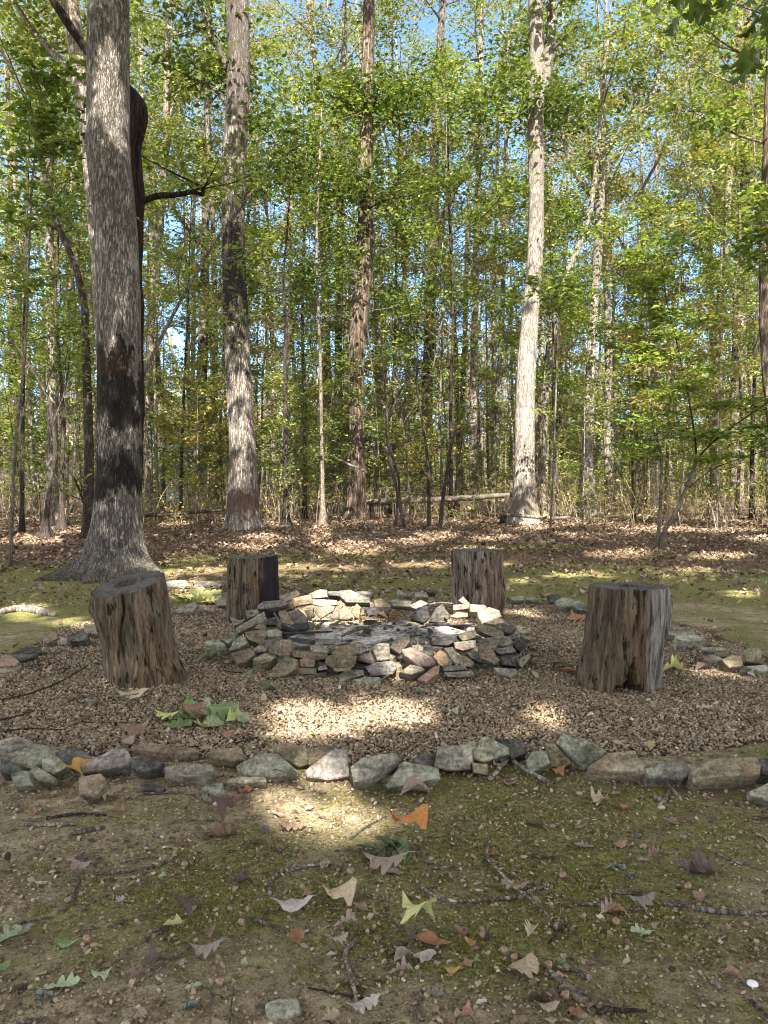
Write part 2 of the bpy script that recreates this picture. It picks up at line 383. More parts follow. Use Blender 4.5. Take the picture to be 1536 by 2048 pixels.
# ------------------------------------------------------------------ fieldstones
def stone_mat(name, a, b, c, lichen=.5, rust=0.0, lic=(.32, .33, .245)):
    m = M(name)
    co = m.map((1, 1, 1.0), m.n('VectorMath', {'operation': 'ADD'}, i0=m.c, i1=m.n('CombineXYZ', X=m.math('MULTIPLY', m.objrand(), 37.0), Y=m.math('MULTIPLY', m.objrand(), 11.0)).outputs[0]).outputs[0])
    n1 = m.noise(9, 6, .65, co, .4); n2 = m.noise(60, 5, .75, co); lay = m.noise(7, 4, .6, m.map((1, 1, 7), co))
    col = m.ramp(m.math('ADD', m.math('MULTIPLY', n1, .6), m.math('MULTIPLY', lay, .4)), (.40, a), (.49, b), (.59, c))
    col = m.mix(m.ramp(n2, (.38, .75), (.6, 0.0)), col, tuple(v * .3 for v in a))
    if rust: col = m.mix(m.ramp(m.noise(5, 4, .6, co, 1.0), (.52, 0), (.62, rust)), col, (.27, .13, .06))
    if lichen:
        lm = m.math('ADD', m.math('MULTIPLY', m.noise(26, 5, .75, co), .6), m.math('MULTIPLY', m.noise(6, 3, .6, co), .4))
        up = m.n('SeparateXYZ', Vector=m.n('NewGeometry').outputs['Normal']).outputs[2]
        col = m.mix(m.math('MULTIPLY', m.ramp(lm, (.50, 0), (.60, .7 * lichen)), m.ramp(up, (.0, .25), (.6, 1))), col, lic)
        v = m.n('TexVoronoi', Vector=co, Scale=24.0).outputs['Distance']
        col = m.mix(m.ramp(v, (.11, .35 * lichen), (.17, 0)), col, (.42, .43, .36))
    rr = m.ramp(m.objrand(), (0, .75), (1, 1.2)); col = m.mix(1.0, col, rr, 'MULTIPLY')
    h = m.math('ADD', m.math('MULTIPLY', n1, .7), m.math('MULTIPLY', n2, .45))
    h = m.math('ADD', h, m.math('MULTIPLY', lay, .5))
    return m.out(col, .9, m.bump(h, .8, .02), None, .2)
SM = {
 'green': stone_mat('greenish grey sandstone', (.11, .105, .07), (.25, .24, .17), (.37, .35, .26), .75),
 'grey': stone_mat('grey fieldstone', (.08, .072, .054), (.20, .18, .14), (.33, .30, .235), .45, .12),
 'dark': stone_mat('dark slate', (.03, .028, .025), (.075, .069, .058), (.14, .13, .11), .25),
 'tan': stone_mat('tan sandstone', (.12, .09, .055), (.215, .165, .107), (.30, .24, .165), .3, .3),
 'olive': stone_mat('olive brown stone', (.095, .082, .05), (.19, .16, .10), (.29, .245, .16), .35, .25),
 'cream': stone_mat('cream sandstone', (.16, .13, .09), (.245, .205, .15), (.33, .28, .215), .15, .2),
 'pink': stone_mat('pinkish brown stone', (.17, .115, .09), (.28, .20, .16), (.38, .29, .24), .15, .4),
 'mauve': stone_mat('purple grey stone', (.10, .085, .075), (.20, .175, .155), (.32, .285, .255), .35, .2),
 'char': stone_mat('soot blackened stone', (.015, .014, .014), (.035, .033, .032), (.075, .07, .066), .0),
}
PXS = {'c5': (0, 1050, .5), 'c6': (768, 1050, .5), 'r1': (400, 1160, 360 / 1536), 'r2': (720, 1160, 360 / 1536), 'r8': (1050, 1150, 486 / 1536), 'c7': (0, 1600, .5), 'c8': (768, 1600, .5), 'f': (0, 0, 1.0)}
def px(crop, pts):
    ox, oy, s = PXS[crop]; return [(ox + x * s, oy + y * s) for x, y in pts]
def slab(name, crop, poly, d, tilt, t, mat, label, cat='stone', group=None, yaw=0.0, sink=.012, under=.9):
    """A fieldstone: the outline of its visible face lies on a plane leaning TILT degrees from level, T metres thick."""
    poly = px(crop, poly); cx = sum(p[0] for p in poly) / len(poly); cy = sum(p[1] for p in poly) / len(poly)
    tl, yw = R(tilt), R(yaw)
    nrm = np.array([math.sin(yw) * math.sin(tl), -math.cos(yw) * math.sin(tl), math.cos(tl)])
    u = np.array([math.cos(yw), math.sin(yw), 0]); v = np.cross(nrm, u)
    def place(d):
        P0 = at(cx, cy, d); o = []
        for q in poly:
            r = ray(*q); den = float(r @ nrm); k = ((P0 - CAM) @ nrm) / (den if den < -.05 else -.05)
            o.append(CAM + r * k)
        return np.array(o)
    if d is None:
        lo, hi = .8, 14.0
        for _ in range(40):
            d = (lo + hi) / 2; P = place(d); B = P - nrm * t
            low = (np.minimum(P[:, 2], B[:, 2]) - zt(P[:, 0], P[:, 1])).min()
            if low > -sink: lo = d
            else: hi = d
    P = place(d); c3 = P.mean(0)
    q2 = np.stack([(P - c3) @ u, (P - c3) @ v], 1)
    if np.sum(q2[:, 0] * np.roll(q2[:, 1], -1) - np.roll(q2[:, 0], -1) * q2[:, 1]) < 0: q2 = q2[::-1]
    seg = np.linalg.norm(np.roll(q2, -1, 0) - q2, axis=1); per = seg.sum(); out = []
    for i in range(len(q2)):
        a, b = q2[i], q2[(i + 1) % len(q2)]; k = max(1, int(round(seg[i] / per * 30)))
        for j in range(k):
            f = j / k
            out.append(a + (b - a) * f)
    q = np.array(out); n = len(q)
    e = np.roll(q, -1, 0) - np.roll(q, 1, 0); e /= np.linalg.norm(e, axis=1)[:, None] + 1e-9; nv = np.stack([e[:, 1], -e[:, 0]], 1)
    size = math.sqrt(abs(per * per / 16)); seed = int(rnd.random() * 1e6) % 9999
    rng = np.random.default_rng(seed)
    q = q + nv * (.035 * size * fbm(q[:, 0] * 9, q[:, 1] * 9, seed, seed, 2))[:, None]
    ch = min(.05 * size, .25 * t, .006)
    rings = [(.5, 0, .0), (.8, 0, .0), (1 - ch / (size * .5 + 1e-6), 0, .0), (1.0, ch, 0), (1.0, t * .5, .03), (.985, t - ch, .05), (under, t, .05), (under * .5, t, 0)]
    V = []
    for s, dep, jt in rings:
        qq = q * s * (1 + jt * rng.normal(0, .5, (n, 1)))
        V.append(c3 + qq[:, :1] * u + qq[:, 1:] * v - nrm * dep)
    V = np.concatenate([np.concatenate(V), [c3], [c3 - nrm * t]])
    am = min(.0055, .035 * size, .08 * t + .0015)
    D = np.stack([.7 * vn(V[:, 0] * 9 + k * 7, V[:, 1] * 9, V[:, 2] * 9, seed + k) + .6 * fbm(V[:, 0] * 28 + k * 7, V[:, 1] * 28, V[:, 2] * 28, seed + k, 2) for k in range(3)], 1)
    V = V + D * am
    m_ = len(rings); Q = []; j = np.arange(n); jn = (j + 1) % n
    for k in range(m_ - 1): Q.append(np.stack([k * n + j, (k + 1) * n + j, (k + 1) * n + jn, k * n + jn], 1))
    T = [np.stack([np.full(n, m_ * n), j, jn], 1), np.stack([np.full(n, m_ * n + 1), (m_ - 1) * n + jn, (m_ - 1) * n + j], 1)]
    loc = c3 - nrm * t * .5
    me = mesh(name, V - loc, [np.concatenate(T), np.concatenate(Q)], SM[mat], True)
    me.set_sharp_from_angle(angle=R(24))
    return tag(link(name, me, loc), label, cat, group)
G1 = 'stones of the front border row'
def bs(crop, poly, tilt, t, mat, label, yaw=0): slab('border_stone', crop, poly, None, tilt, t, mat, label, 'stone', G1, yaw)
bs('c5', [(0, 860), (60, 840), (140, 865), (60, 892), (0, 892)], 16, .05, 'grey', 'flat grey slab behind the greenish slabs at the far left end of the front row')
bs('c5', [(0, 930), (40, 940), (85, 975), (60, 1000), (0, 990)], 45, .07, 'dark', 'dark grey stone under the left edge of the big flat greenish slab, front row')
bs('c5', [(22, 915), (160, 870), (235, 895), (222, 922), (132, 972), (40, 942)], 30, .05, 'green', 'large flat greenish slab near the left end of the front stone row', 8)
bs('c5', [(162, 930), (182, 918), (230, 925), (268, 965), (215, 1000), (167, 985)], 55, .07, 'green', 'small blocky grey green stone wedged between the big greenish slab and the dark rounded slab')
bs('c5', [(225, 902), (300, 880), (350, 910), (375, 935), (310, 962), (245, 957)], 35, .05, 'dark', 'dark grey rounded slab behind the tan streaked stone, left part of the front row')
bs('c5', [(318, 962), (450, 892), (505, 890), (527, 932), (520, 962), (400, 985), (330, 990)], 48, .08, 'mauve', 'big sunlit pinkish grey stone above the standing orange leaf', 8)
bs('c5', [(42, 1000), (80, 980), (122, 985), (117, 1010), (132, 1040), (60, 1045)], 45, .07, 'green', 'low lichened stone before the dark stone at the left end of the front row')
bs('c5', [(117, 980), (142, 960), (227, 1010), (217, 1034), (150, 1022)], 50, .06, 'green', 'long narrow greenish stone just left of the standing orange leaf')
bs('c5', [(315, 1010), (400, 995), (420, 1015), (412, 1050), (372, 1087), (315, 1077)], 50, .07, 'tan', 'squat tan stone just right of the standing orange leaf')
bs('c5', [(525, 930), (562, 920), (652, 945), (640, 978), (560, 992), (525, 972)], 50, .08, 'dark', 'dark stone under the left half of the long brown slab')
bs('c5', [(657, 967), (760, 947), (852, 960), (862, 985), (740, 1004)], 25, .065, 'grey', 'grey slab with a thick edge lying under the right half of the long brown slab')
bs('c5', [(530, 880), (560, 868), (780, 890), (792, 907), (700, 914), (535, 897)], 18, .05, 'tan', 'long brown slab lying on top of the front stone row', 3)
bs('c5', [(823, 917), (870, 890), (962, 890), (980, 935), (930, 947), (850, 932)], 35, .06, 'olive', 'squarish olive stone just right of the long brown slab')
bs('c5', [(905, 1012), (960, 1003), (1062, 1008), (1067, 1030), (910, 1034)], 40, .05, 'grey', 'thin grey brick shaped stone set low in front of the wide lichened slab')
bs('c5', [(803, 1055), (830, 1030), (887, 1028), (902, 1075), (862, 1112), (810, 1097)], 42, .03, 'green', 'small pale slab leaning alone in front of the front stone row')
bs('c5', [(558, 1032), (620, 1030), (662, 1050), (640, 1068), (570, 1057)], 35, .03, 'dark', 'small dark flat stone lying on the soil in front of the row')
bs('c5', [(945, 962), (1040, 905), (1110, 915), (1162, 960), (1192, 985), (1120, 1004), (960, 1004)], 38, .05, 'green', 'wide slab speckled with pale lichen left of the purple grey slab')
bs('c5', [(1085, 880), (1150, 868), (1232, 890), (1237, 952), (1190, 964), (1100, 912)], 42, .045, 'olive', 'olive slab leaning on the wide lichened slab in the front row', -10)
bs('c5', [(1225, 890), (1332, 884), (1342, 902), (1290, 932), (1235, 952)], 26, .05, 'olive', 'tan slab half hidden behind the purple grey slab')
bs('c5', [(1220, 977), (1330, 895), (1387, 895), (1400, 1004), (1310, 1014), (1225, 1004)], 46, .05, 'mauve', 'smooth purple grey slab leaning in the front row')
bs('f', [(700, 1532), (725, 1515), (768, 1507), (794, 1508), (796, 1524), (740, 1558), (708, 1563)], 45, .08, 'grey', 'rounded grey brown stone between the purple grey slab and the pale trapezoid slab')
bs('c6', [(115, 932), (170, 905), (208, 925), (202, 968), (130, 957)], 38, .06, 'dark', 'mossy dark stone behind the pale trapezoid slab')
bs('c6', [(8, 1042), (80, 940), (220, 970), (224, 1012), (120, 1034), (20, 1054)], 45, .05, 'green', 'pale green trapezoid slab leaning forward in the middle of the front row')
bs('c6', [(318, 872), (370, 858), (374, 902), (350, 932)], 48, .06, 'green', 'narrow greenish stone peeping out behind the two lichened blocks')
bs('c6', [(203, 962), (217, 880), (352, 880), (357, 942), (345, 980), (250, 980)], 66, .10, 'grey', 'upright grey block speckled with lichen right of the pale trapezoid slab')
bs('c6', [(450, 852), (520, 855), (572, 875), (567, 912), (510, 937), (500, 902)], 38, .05, 'dark', 'dark olive stone behind the pale pointed slab, left of the fallen sticks')
bs('c6', [(353, 950), (415, 957), (414, 1002), (360, 992)], 65, .07, 'olive', 'small dim stone under the pale pointed slab')
bs('c6', [(360, 912), (390, 850), (412, 843), (502, 890), (505, 917), (400, 950), (365, 934)], 46, .05, 'green', 'pale pointed slab resting on top beside the speckled upright block')
bs('c6', [(568, 942), (600, 895), (652, 905), (667, 952), (620, 978), (580, 984)], 50, .06, 'green', 'rounded mossy stone just right of the fallen sticks in the front row')
bs('c6', [(648, 870), (680, 866), (752, 950), (735, 964), (670, 968)], 48, .05, 'olive', 'narrow olive slab beside the large pale triangular slab')
bs('c6', [(690, 870), (710, 833), (790, 848), (892, 905), (850, 937), (820, 962), (800, 974)], 46, .045, 'green', 'large pale triangular slab tilted up in the front stone row', -12)
bs('c6', [(818, 964), (900, 910), (1000, 898), (1042, 955), (1047, 985), (900, 990)], 40, .09, 'tan', 'thick rust tinted block right of the large triangular slab')
bs('c6', [(1045, 972), (1130, 938), (1200, 943), (1237, 985), (1200, 1014), (1060, 1008)], 42, .08, 'grey', 'grey stone with a dark cracked corner above the long stick')
bs('c6', [(1495, 934), (1570, 926), (1570, 1010), (1510, 998)], 45, .08, 'dark', 'dark stone at the very right end of the front row')
bs('c6', [(1228, 962), (1320, 933), (1490, 923), (1507, 960), (1502, 995), (1380, 1006), (1240, 1022)], 40, .10, 'olive', 'largest block of the front row, a long layered olive slab near its right end', -5)
bs('c6', [(1463, 1062), (1540, 1028), (1600, 1050), (1560, 1110), (1472, 1080)], 45, .05, 'green', 'grey green stone lying lowest at the right edge below the largest block')

GL = 'stones of the side and back borders'
def es(crop, poly, tilt, t, mat, label): slab('border_stone', crop, poly, None, tilt, t, mat, label, 'stone', GL)
es('c5', [(0, 522), (40, 515), (77, 545), (60, 562), (0, 564)], 35, .07, 'pink', 'brown rounded stone at the left edge of the gravel, nearest the picture edge')
es('c5', [(0, 572), (85, 560), (62, 582), (0, 590)], 14, .03, 'green', 'flat greenish slab in front of the brown rounded stone at the left gravel edge')
es('c5', [(50, 517), (152, 513), (95, 541), (62, 537)], 12, .04, 'dark', 'flat dark slab behind the brown rounded stone at the left gravel edge')
es('c5', [(75, 490), (162, 484), (167, 508), (90, 514)], 25, .04, 'dark', 'thin black slab in the left border next to the small pale cube')
es('c5', [(168, 452), (215, 433), (237, 450), (190, 474), (173, 468)], 35, .06, 'tan', 'small pale cube shaped stone on the left border')
es('c5', [(220, 450), (270, 445), (272, 474), (230, 478)], 40, .05, 'grey', 'small grey stone between the pale cube and the dark round stone on the left border')
es('c5', [(270, 442), (330, 418), (352, 440), (340, 464), (280, 468)], 45, .09, 'dark', 'dark round stone on the left border')
es('c5', [(334, 400), (396, 394), (400, 435), (340, 434)], 40, .08, 'grey', 'blocky grey stone half hidden by the leaning hollow stump')
es('c5', [(690, 342), (780, 305), (792, 320), (770, 348), (720, 350)], 35, .06, 'grey', 'pale grey stone lying beside the pale green sprig behind the leaning stump')
es('c5', [(855, 302), (890, 289), (910, 300), (912, 322), (870, 322)], 45, .08, 'cream', 'sunlit cream stone touching the left back stump')
es('c5', [(813, 322), (862, 325), (852, 347), (815, 338)], 40, .05, 'pink', 'small pinkish stone in front of the sunlit cream stone')
es('c5', [(662, 222), (742, 219), (762, 240), (672, 246)], 20, .05, 'grey', 'grey slab in the back border just right of the big oak roots')
es('c5', [(770, 223), (902, 228), (892, 244), (782, 243)], 20, .05, 'dark', 'long dark slab in the back border touching the left back stump')
es('r8', [(0, 140), (60, 138), (87, 155), (20, 163)], 18, .04, 'green', 'flat pale green slab in the back border beside the right back stump')
es('r8', [(140, 130), (225, 124), (228, 155), (160, 166)], 30, .06, 'dark', 'small dark slab behind the thick double stone of the back border')
es('r8', [(290, 190), (382, 185), (393, 230), (330, 216)], 30, .06, 'dark', 'dark stone almost touching the left side of the right front stump')
es('r8', [(188, 162), (240, 140), (340, 155), (384, 187), (290, 196), (200, 192)], 30, .10, 'green', 'thick mossy stone of the back border left of the right front stump')
es('r8', [(888, 327), (962, 324), (952, 341), (895, 347)], 15, .04, 'grey', 'thin grey slab touching the right side of the right front stump')
es('r8', [(888, 352), (950, 331), (1060, 348), (1093, 387), (1000, 386), (920, 379)], 22, .07, 'green', 'wide pale slab of the right border nearest to the right front stump')
es('r8', [(948, 382), (1090, 374), (1133, 407), (1030, 419), (960, 404)], 20, .10, 'green', 'thick rectangular block on the right border')
es('r8', [(1058, 432), (1170, 429), (1188, 447), (1070, 454)], 18, .04, 'dark', 'thin dark slab in front of the thick rectangular block on the right border')
es('r8', [(1115, 457), (1242, 454), (1264, 477), (1130, 480)], 24, .06, 'grey', 'long grey brick like stone in the middle of the right border')
es('r8', [(1200, 490), (1312, 484), (1304, 513), (1220, 519)], 22, .05, 'olive', 'mossy flat stone behind the bluish grey slab of the right border')
es('r8', [(1118, 507), (1190, 498), (1254, 525), (1190, 553), (1130, 534)], 18, .04, 'grey', 'bluish grey flat slab on the gravel side of the right border')
es('r8', [(1248, 534), (1310, 500), (1372, 513), (1378, 572), (1290, 584)], 45, .09, 'tan', 'reddish fronted stone left of the upright pointed stone')
es('r8', [(1383, 505), (1420, 465), (1490, 458), (1498, 564), (1400, 548)], 68, .12, 'olive', 'upright pointed brown stone standing on the right border')
es('r8', [(1388, 577), (1512, 565), (1550, 576), (1510, 610)], 20, .05, 'green', 'flat green slab at the right edge in front of the upright pointed stone')

# ------------------------------------------------------------------ the fire ring
G2 = 'stacked stones of the fire ring'
def rs(crop, d, tilt, t, mat, poly, label, yaw=0): slab('ring_stone', crop, poly, d, tilt, t, mat, label, 'stone', G2, yaw, under=.95)
_r1 = [
 (6.15, 72, .16, 'mauve', [(490, 218), (530, 186), (720, 165), (742, 205), (700, 226), (560, 251), (495, 247)], 'long dark grey capstone touching the foot of the left back stump'),
 (6.5, 55, .07, 'cream', [(678, 132), (820, 85), (852, 110), (840, 132), (735, 182), (683, 162)], 'sunlit cream slab tilted up just right of the left back stump'),
 (6.35, 80, .12, 'tan', [(783, 160), (947, 123), (960, 202), (800, 232)], 'square sunlit tan block on the back wall of the fire ring'),
 (6.6, 60, .09, 'grey', [(928, 117), (1020, 80), (1084, 84), (1088, 142), (960, 157)], 'olive grey stone crowning the back wall above the white slab'),
 (6.8, 45, .06, 'dark', [(1088, 96), (1192, 94), (1194, 136), (1100, 132)], 'thin dark stone behind the big dark capstone of the back wall'),
 (6.45, 56, .09, 'grey', [(1188, 92), (1280, 80), (1445, 152), (1448, 192), (1250, 188), (1193, 132)], 'largest grey capstone of the back wall, sloping down to the right'),
 (6.95, 30, .05, 'dark', [(1328, 96), (1487, 87), (1484, 122), (1400, 132)], 'flat dark slab behind the largest grey capstone'),
 (6.4, 78, .10, 'cream', [(955, 166), (1164, 170), (1164, 212), (1060, 227), (952, 212)], 'long whitish slab below the olive grey stone of the back wall'),
 (6.28, 78, .10, 'mauve', [(743, 272), (830, 243), (922, 330), (905, 372), (810, 384)], 'purplish slab standing inside the ring at the back left'),
 (6.3, 80, .10, 'cream', [(888, 256), (962, 238), (974, 312), (930, 352)], 'small cream stone right of the purplish standing slab'),
 (6.32, 80, .10, 'cream', [(963, 230), (1060, 228), (1152, 224), (1142, 262), (1030, 332), (988, 292)], 'cream stone with a slanted lower edge under the whitish slab'),
 (6.2, 74, .09, 'cream', [(1183, 262), (1235, 213), (1304, 322), (1260, 342), (1188, 332)], 'pointed cream stone standing in full sun inside the ring'),
 (6.2, 76, .09, 'pink', [(1103, 302), (1182, 250), (1187, 332), (1110, 332)], 'pale pinkish stone left of the pointed cream stone'),
 (6.2, 74, .09, 'tan', [(1288, 262), (1340, 198), (1374, 230), (1354, 332), (1310, 312)], 'narrow tan stone right of the pointed cream stone'),
 (6.3, 76, .12, 'char', [(1405, 250), (1490, 223), (1540, 238), (1540, 294), (1430, 304)], 'soot black stone right of the narrow tan stone'),
 (6.05, 68, .08, 'tan', [(668, 282), (730, 258), (794, 390), (760, 404), (698, 362)], 'tan slab leaning inward on the left inside of the ring'),
 (6.3, 76, .12, 'tan', [(718, 192), (790, 170), (790, 242), (720, 267)], 'brown stone between the long dark capstone and the square tan block'),
 (5.95, 60, .10, 'green', [(383, 262), (490, 250), (504, 290), (402, 332), (395, 302)], 'wedge of pale tan stone in front of the left back stump'),
 (5.7, 58, .10, 'grey', [(303, 402), (545, 268), (567, 310), (540, 352), (400, 424), (318, 464)], 'long grey slab sloping down to the left on the left shoulder of the ring'),
 (5.95, 50, .06, 'grey', [(253, 310), (350, 350), (392, 328), (330, 382), (290, 394)], 'pale grey shard leaning against the foot of the left back stump'),
 (5.6, 66, .08, 'olive', [(458, 412), (520, 353), (552, 370), (552, 424)], 'small pointed olive stone below the long grey slab'),
 (5.85, 68, .08, 'dark', [(533, 347), (640, 313), (657, 340), (642, 384), (560, 384)], 'dark block on the left wall behind the small pointed stone'),
 (5.42, 62, .13, 'olive', [(378, 442), (540, 418), (574, 460), (522, 553), (400, 512), (383, 482)], 'big olive block with a rusty front on the left of the ring'),
 (5.45, 38, .13, 'green', [(566, 432), (660, 418), (693, 440), (693, 474), (580, 486)], 'greenish topped block with a black face at the left of the ring'),
 (5.35, 56, .07, 'green', [(243, 602), (280, 518), (370, 458), (404, 540), (330, 584)], 'greenish slab leaning on the left outer foot of the ring'),
 (5.5, 44, .07, 'grey', [(168, 502), (250, 448), (322, 448), (332, 482), (240, 544)], 'grey slab leaning outward at the far left of the ring'),
 (5.45, 22, .04, 'green', [(43, 522), (150, 498), (228, 550), (220, 574), (60, 549)], 'flat greenish outlier lying farthest left beside the ring'),
 (5.0, 46, .07, 'tan', [(253, 622), (420, 578), (472, 632), (390, 702), (320, 714)], 'flat tan stone lying on the gravel at the front left foot of the ring'),
 (5.08, 74, .10, 'grey', [(458, 592), (500, 548), (572, 570), (572, 612), (480, 624)], 'grey stone behind the flat tan stone at the front left'),
 (5.08, 74, .10, 'olive', [(568, 560), (668, 600), (664, 644), (578, 624)], 'sloping olive stone left of the upright tan post shaped stone'),
 (4.95, 44, .07, 'olive', [(448, 672), (560, 618), (654, 655), (600, 694), (520, 714)], 'tent shaped olive stone left of the big smooth boulder'),
 (4.9, 80, .09, 'tan', [(678, 515), (770, 508), (784, 642), (668, 650)], 'upright tan post shaped stone standing on the big smooth boulder'),
 (4.76, 60, .13, 'olive', [(540, 838), (670, 698), (740, 640), (838, 680), (828, 762), (700, 824)], 'big smooth brownish boulder at the front left foot of the ring'),
 (5.12, 80, .12, 'dark', [(753, 490), (982, 510), (978, 547), (900, 550), (778, 527)], 'long dark slab behind the upright tan stone'),
 (5.0, 80, .14, 'grey', [(982, 500), (1244, 508), (1244, 547), (1180, 563), (983, 550)], 'long flat grey capstone left of centre on the front wall'),
 (4.93, 78, .12, 'grey', [(938, 562), (1000, 548), (1114, 600), (1104, 628), (948, 608)], 'grey stone sloping right under the long flat grey capstone'),
 (4.88, 66, .14, 'olive', [(1117, 622), (1200, 563), (1360, 522), (1444, 570), (1380, 624), (1230, 664)], 'big tan grey block on top of the front wall'),
 (4.88, 82, .13, 'tan', [(778, 605), (1080, 633), (1099, 670), (1000, 680), (788, 660)], 'long thin tan slab across the middle of the front wall'),
 (4.84, 80, .12, 'tan', [(848, 682), (890, 668), (979, 690), (974, 744), (858, 739)], 'small tan block under the long thin tan slab'),
 (4.82, 80, .13, 'olive', [(1067, 682), (1100, 643), (1339, 650), (1314, 748), (1130, 754), (1067, 722)], 'wide olive block under the big tan grey block'),
 (4.8, 80, .12, 'olive', [(832, 750), (993, 754), (994, 803), (836, 799)], 'low block beside the right end of the big smooth boulder'),
 (4.8, 80, .10, 'green', [(1005, 742), (1070, 723), (1089, 760), (1008, 774)], 'small green stone at the foot of the wide olive block'),
 (4.78, 80, .10, 'tan', [(1132, 752), (1294, 745), (1284, 779), (1150, 784)], 'thin tan stone squeezed under the wide olive block'),
 (4.7, 68, .08, 'grey', [(1182, 812), (1260, 758), (1392, 768), (1399, 812), (1290, 844), (1198, 869)], 'grey stone slanting on the gravel before the thin tan stone'),
 (4.76, 74, .08, 'dark', [(966, 802), (1082, 784), (1084, 824), (985, 834)], 'small dark stone on the gravel left of the slanting grey stone'),
]
for d, ti, t, m_, p, l in _r1: rs('r1', d, ti, t, m_, p, l)
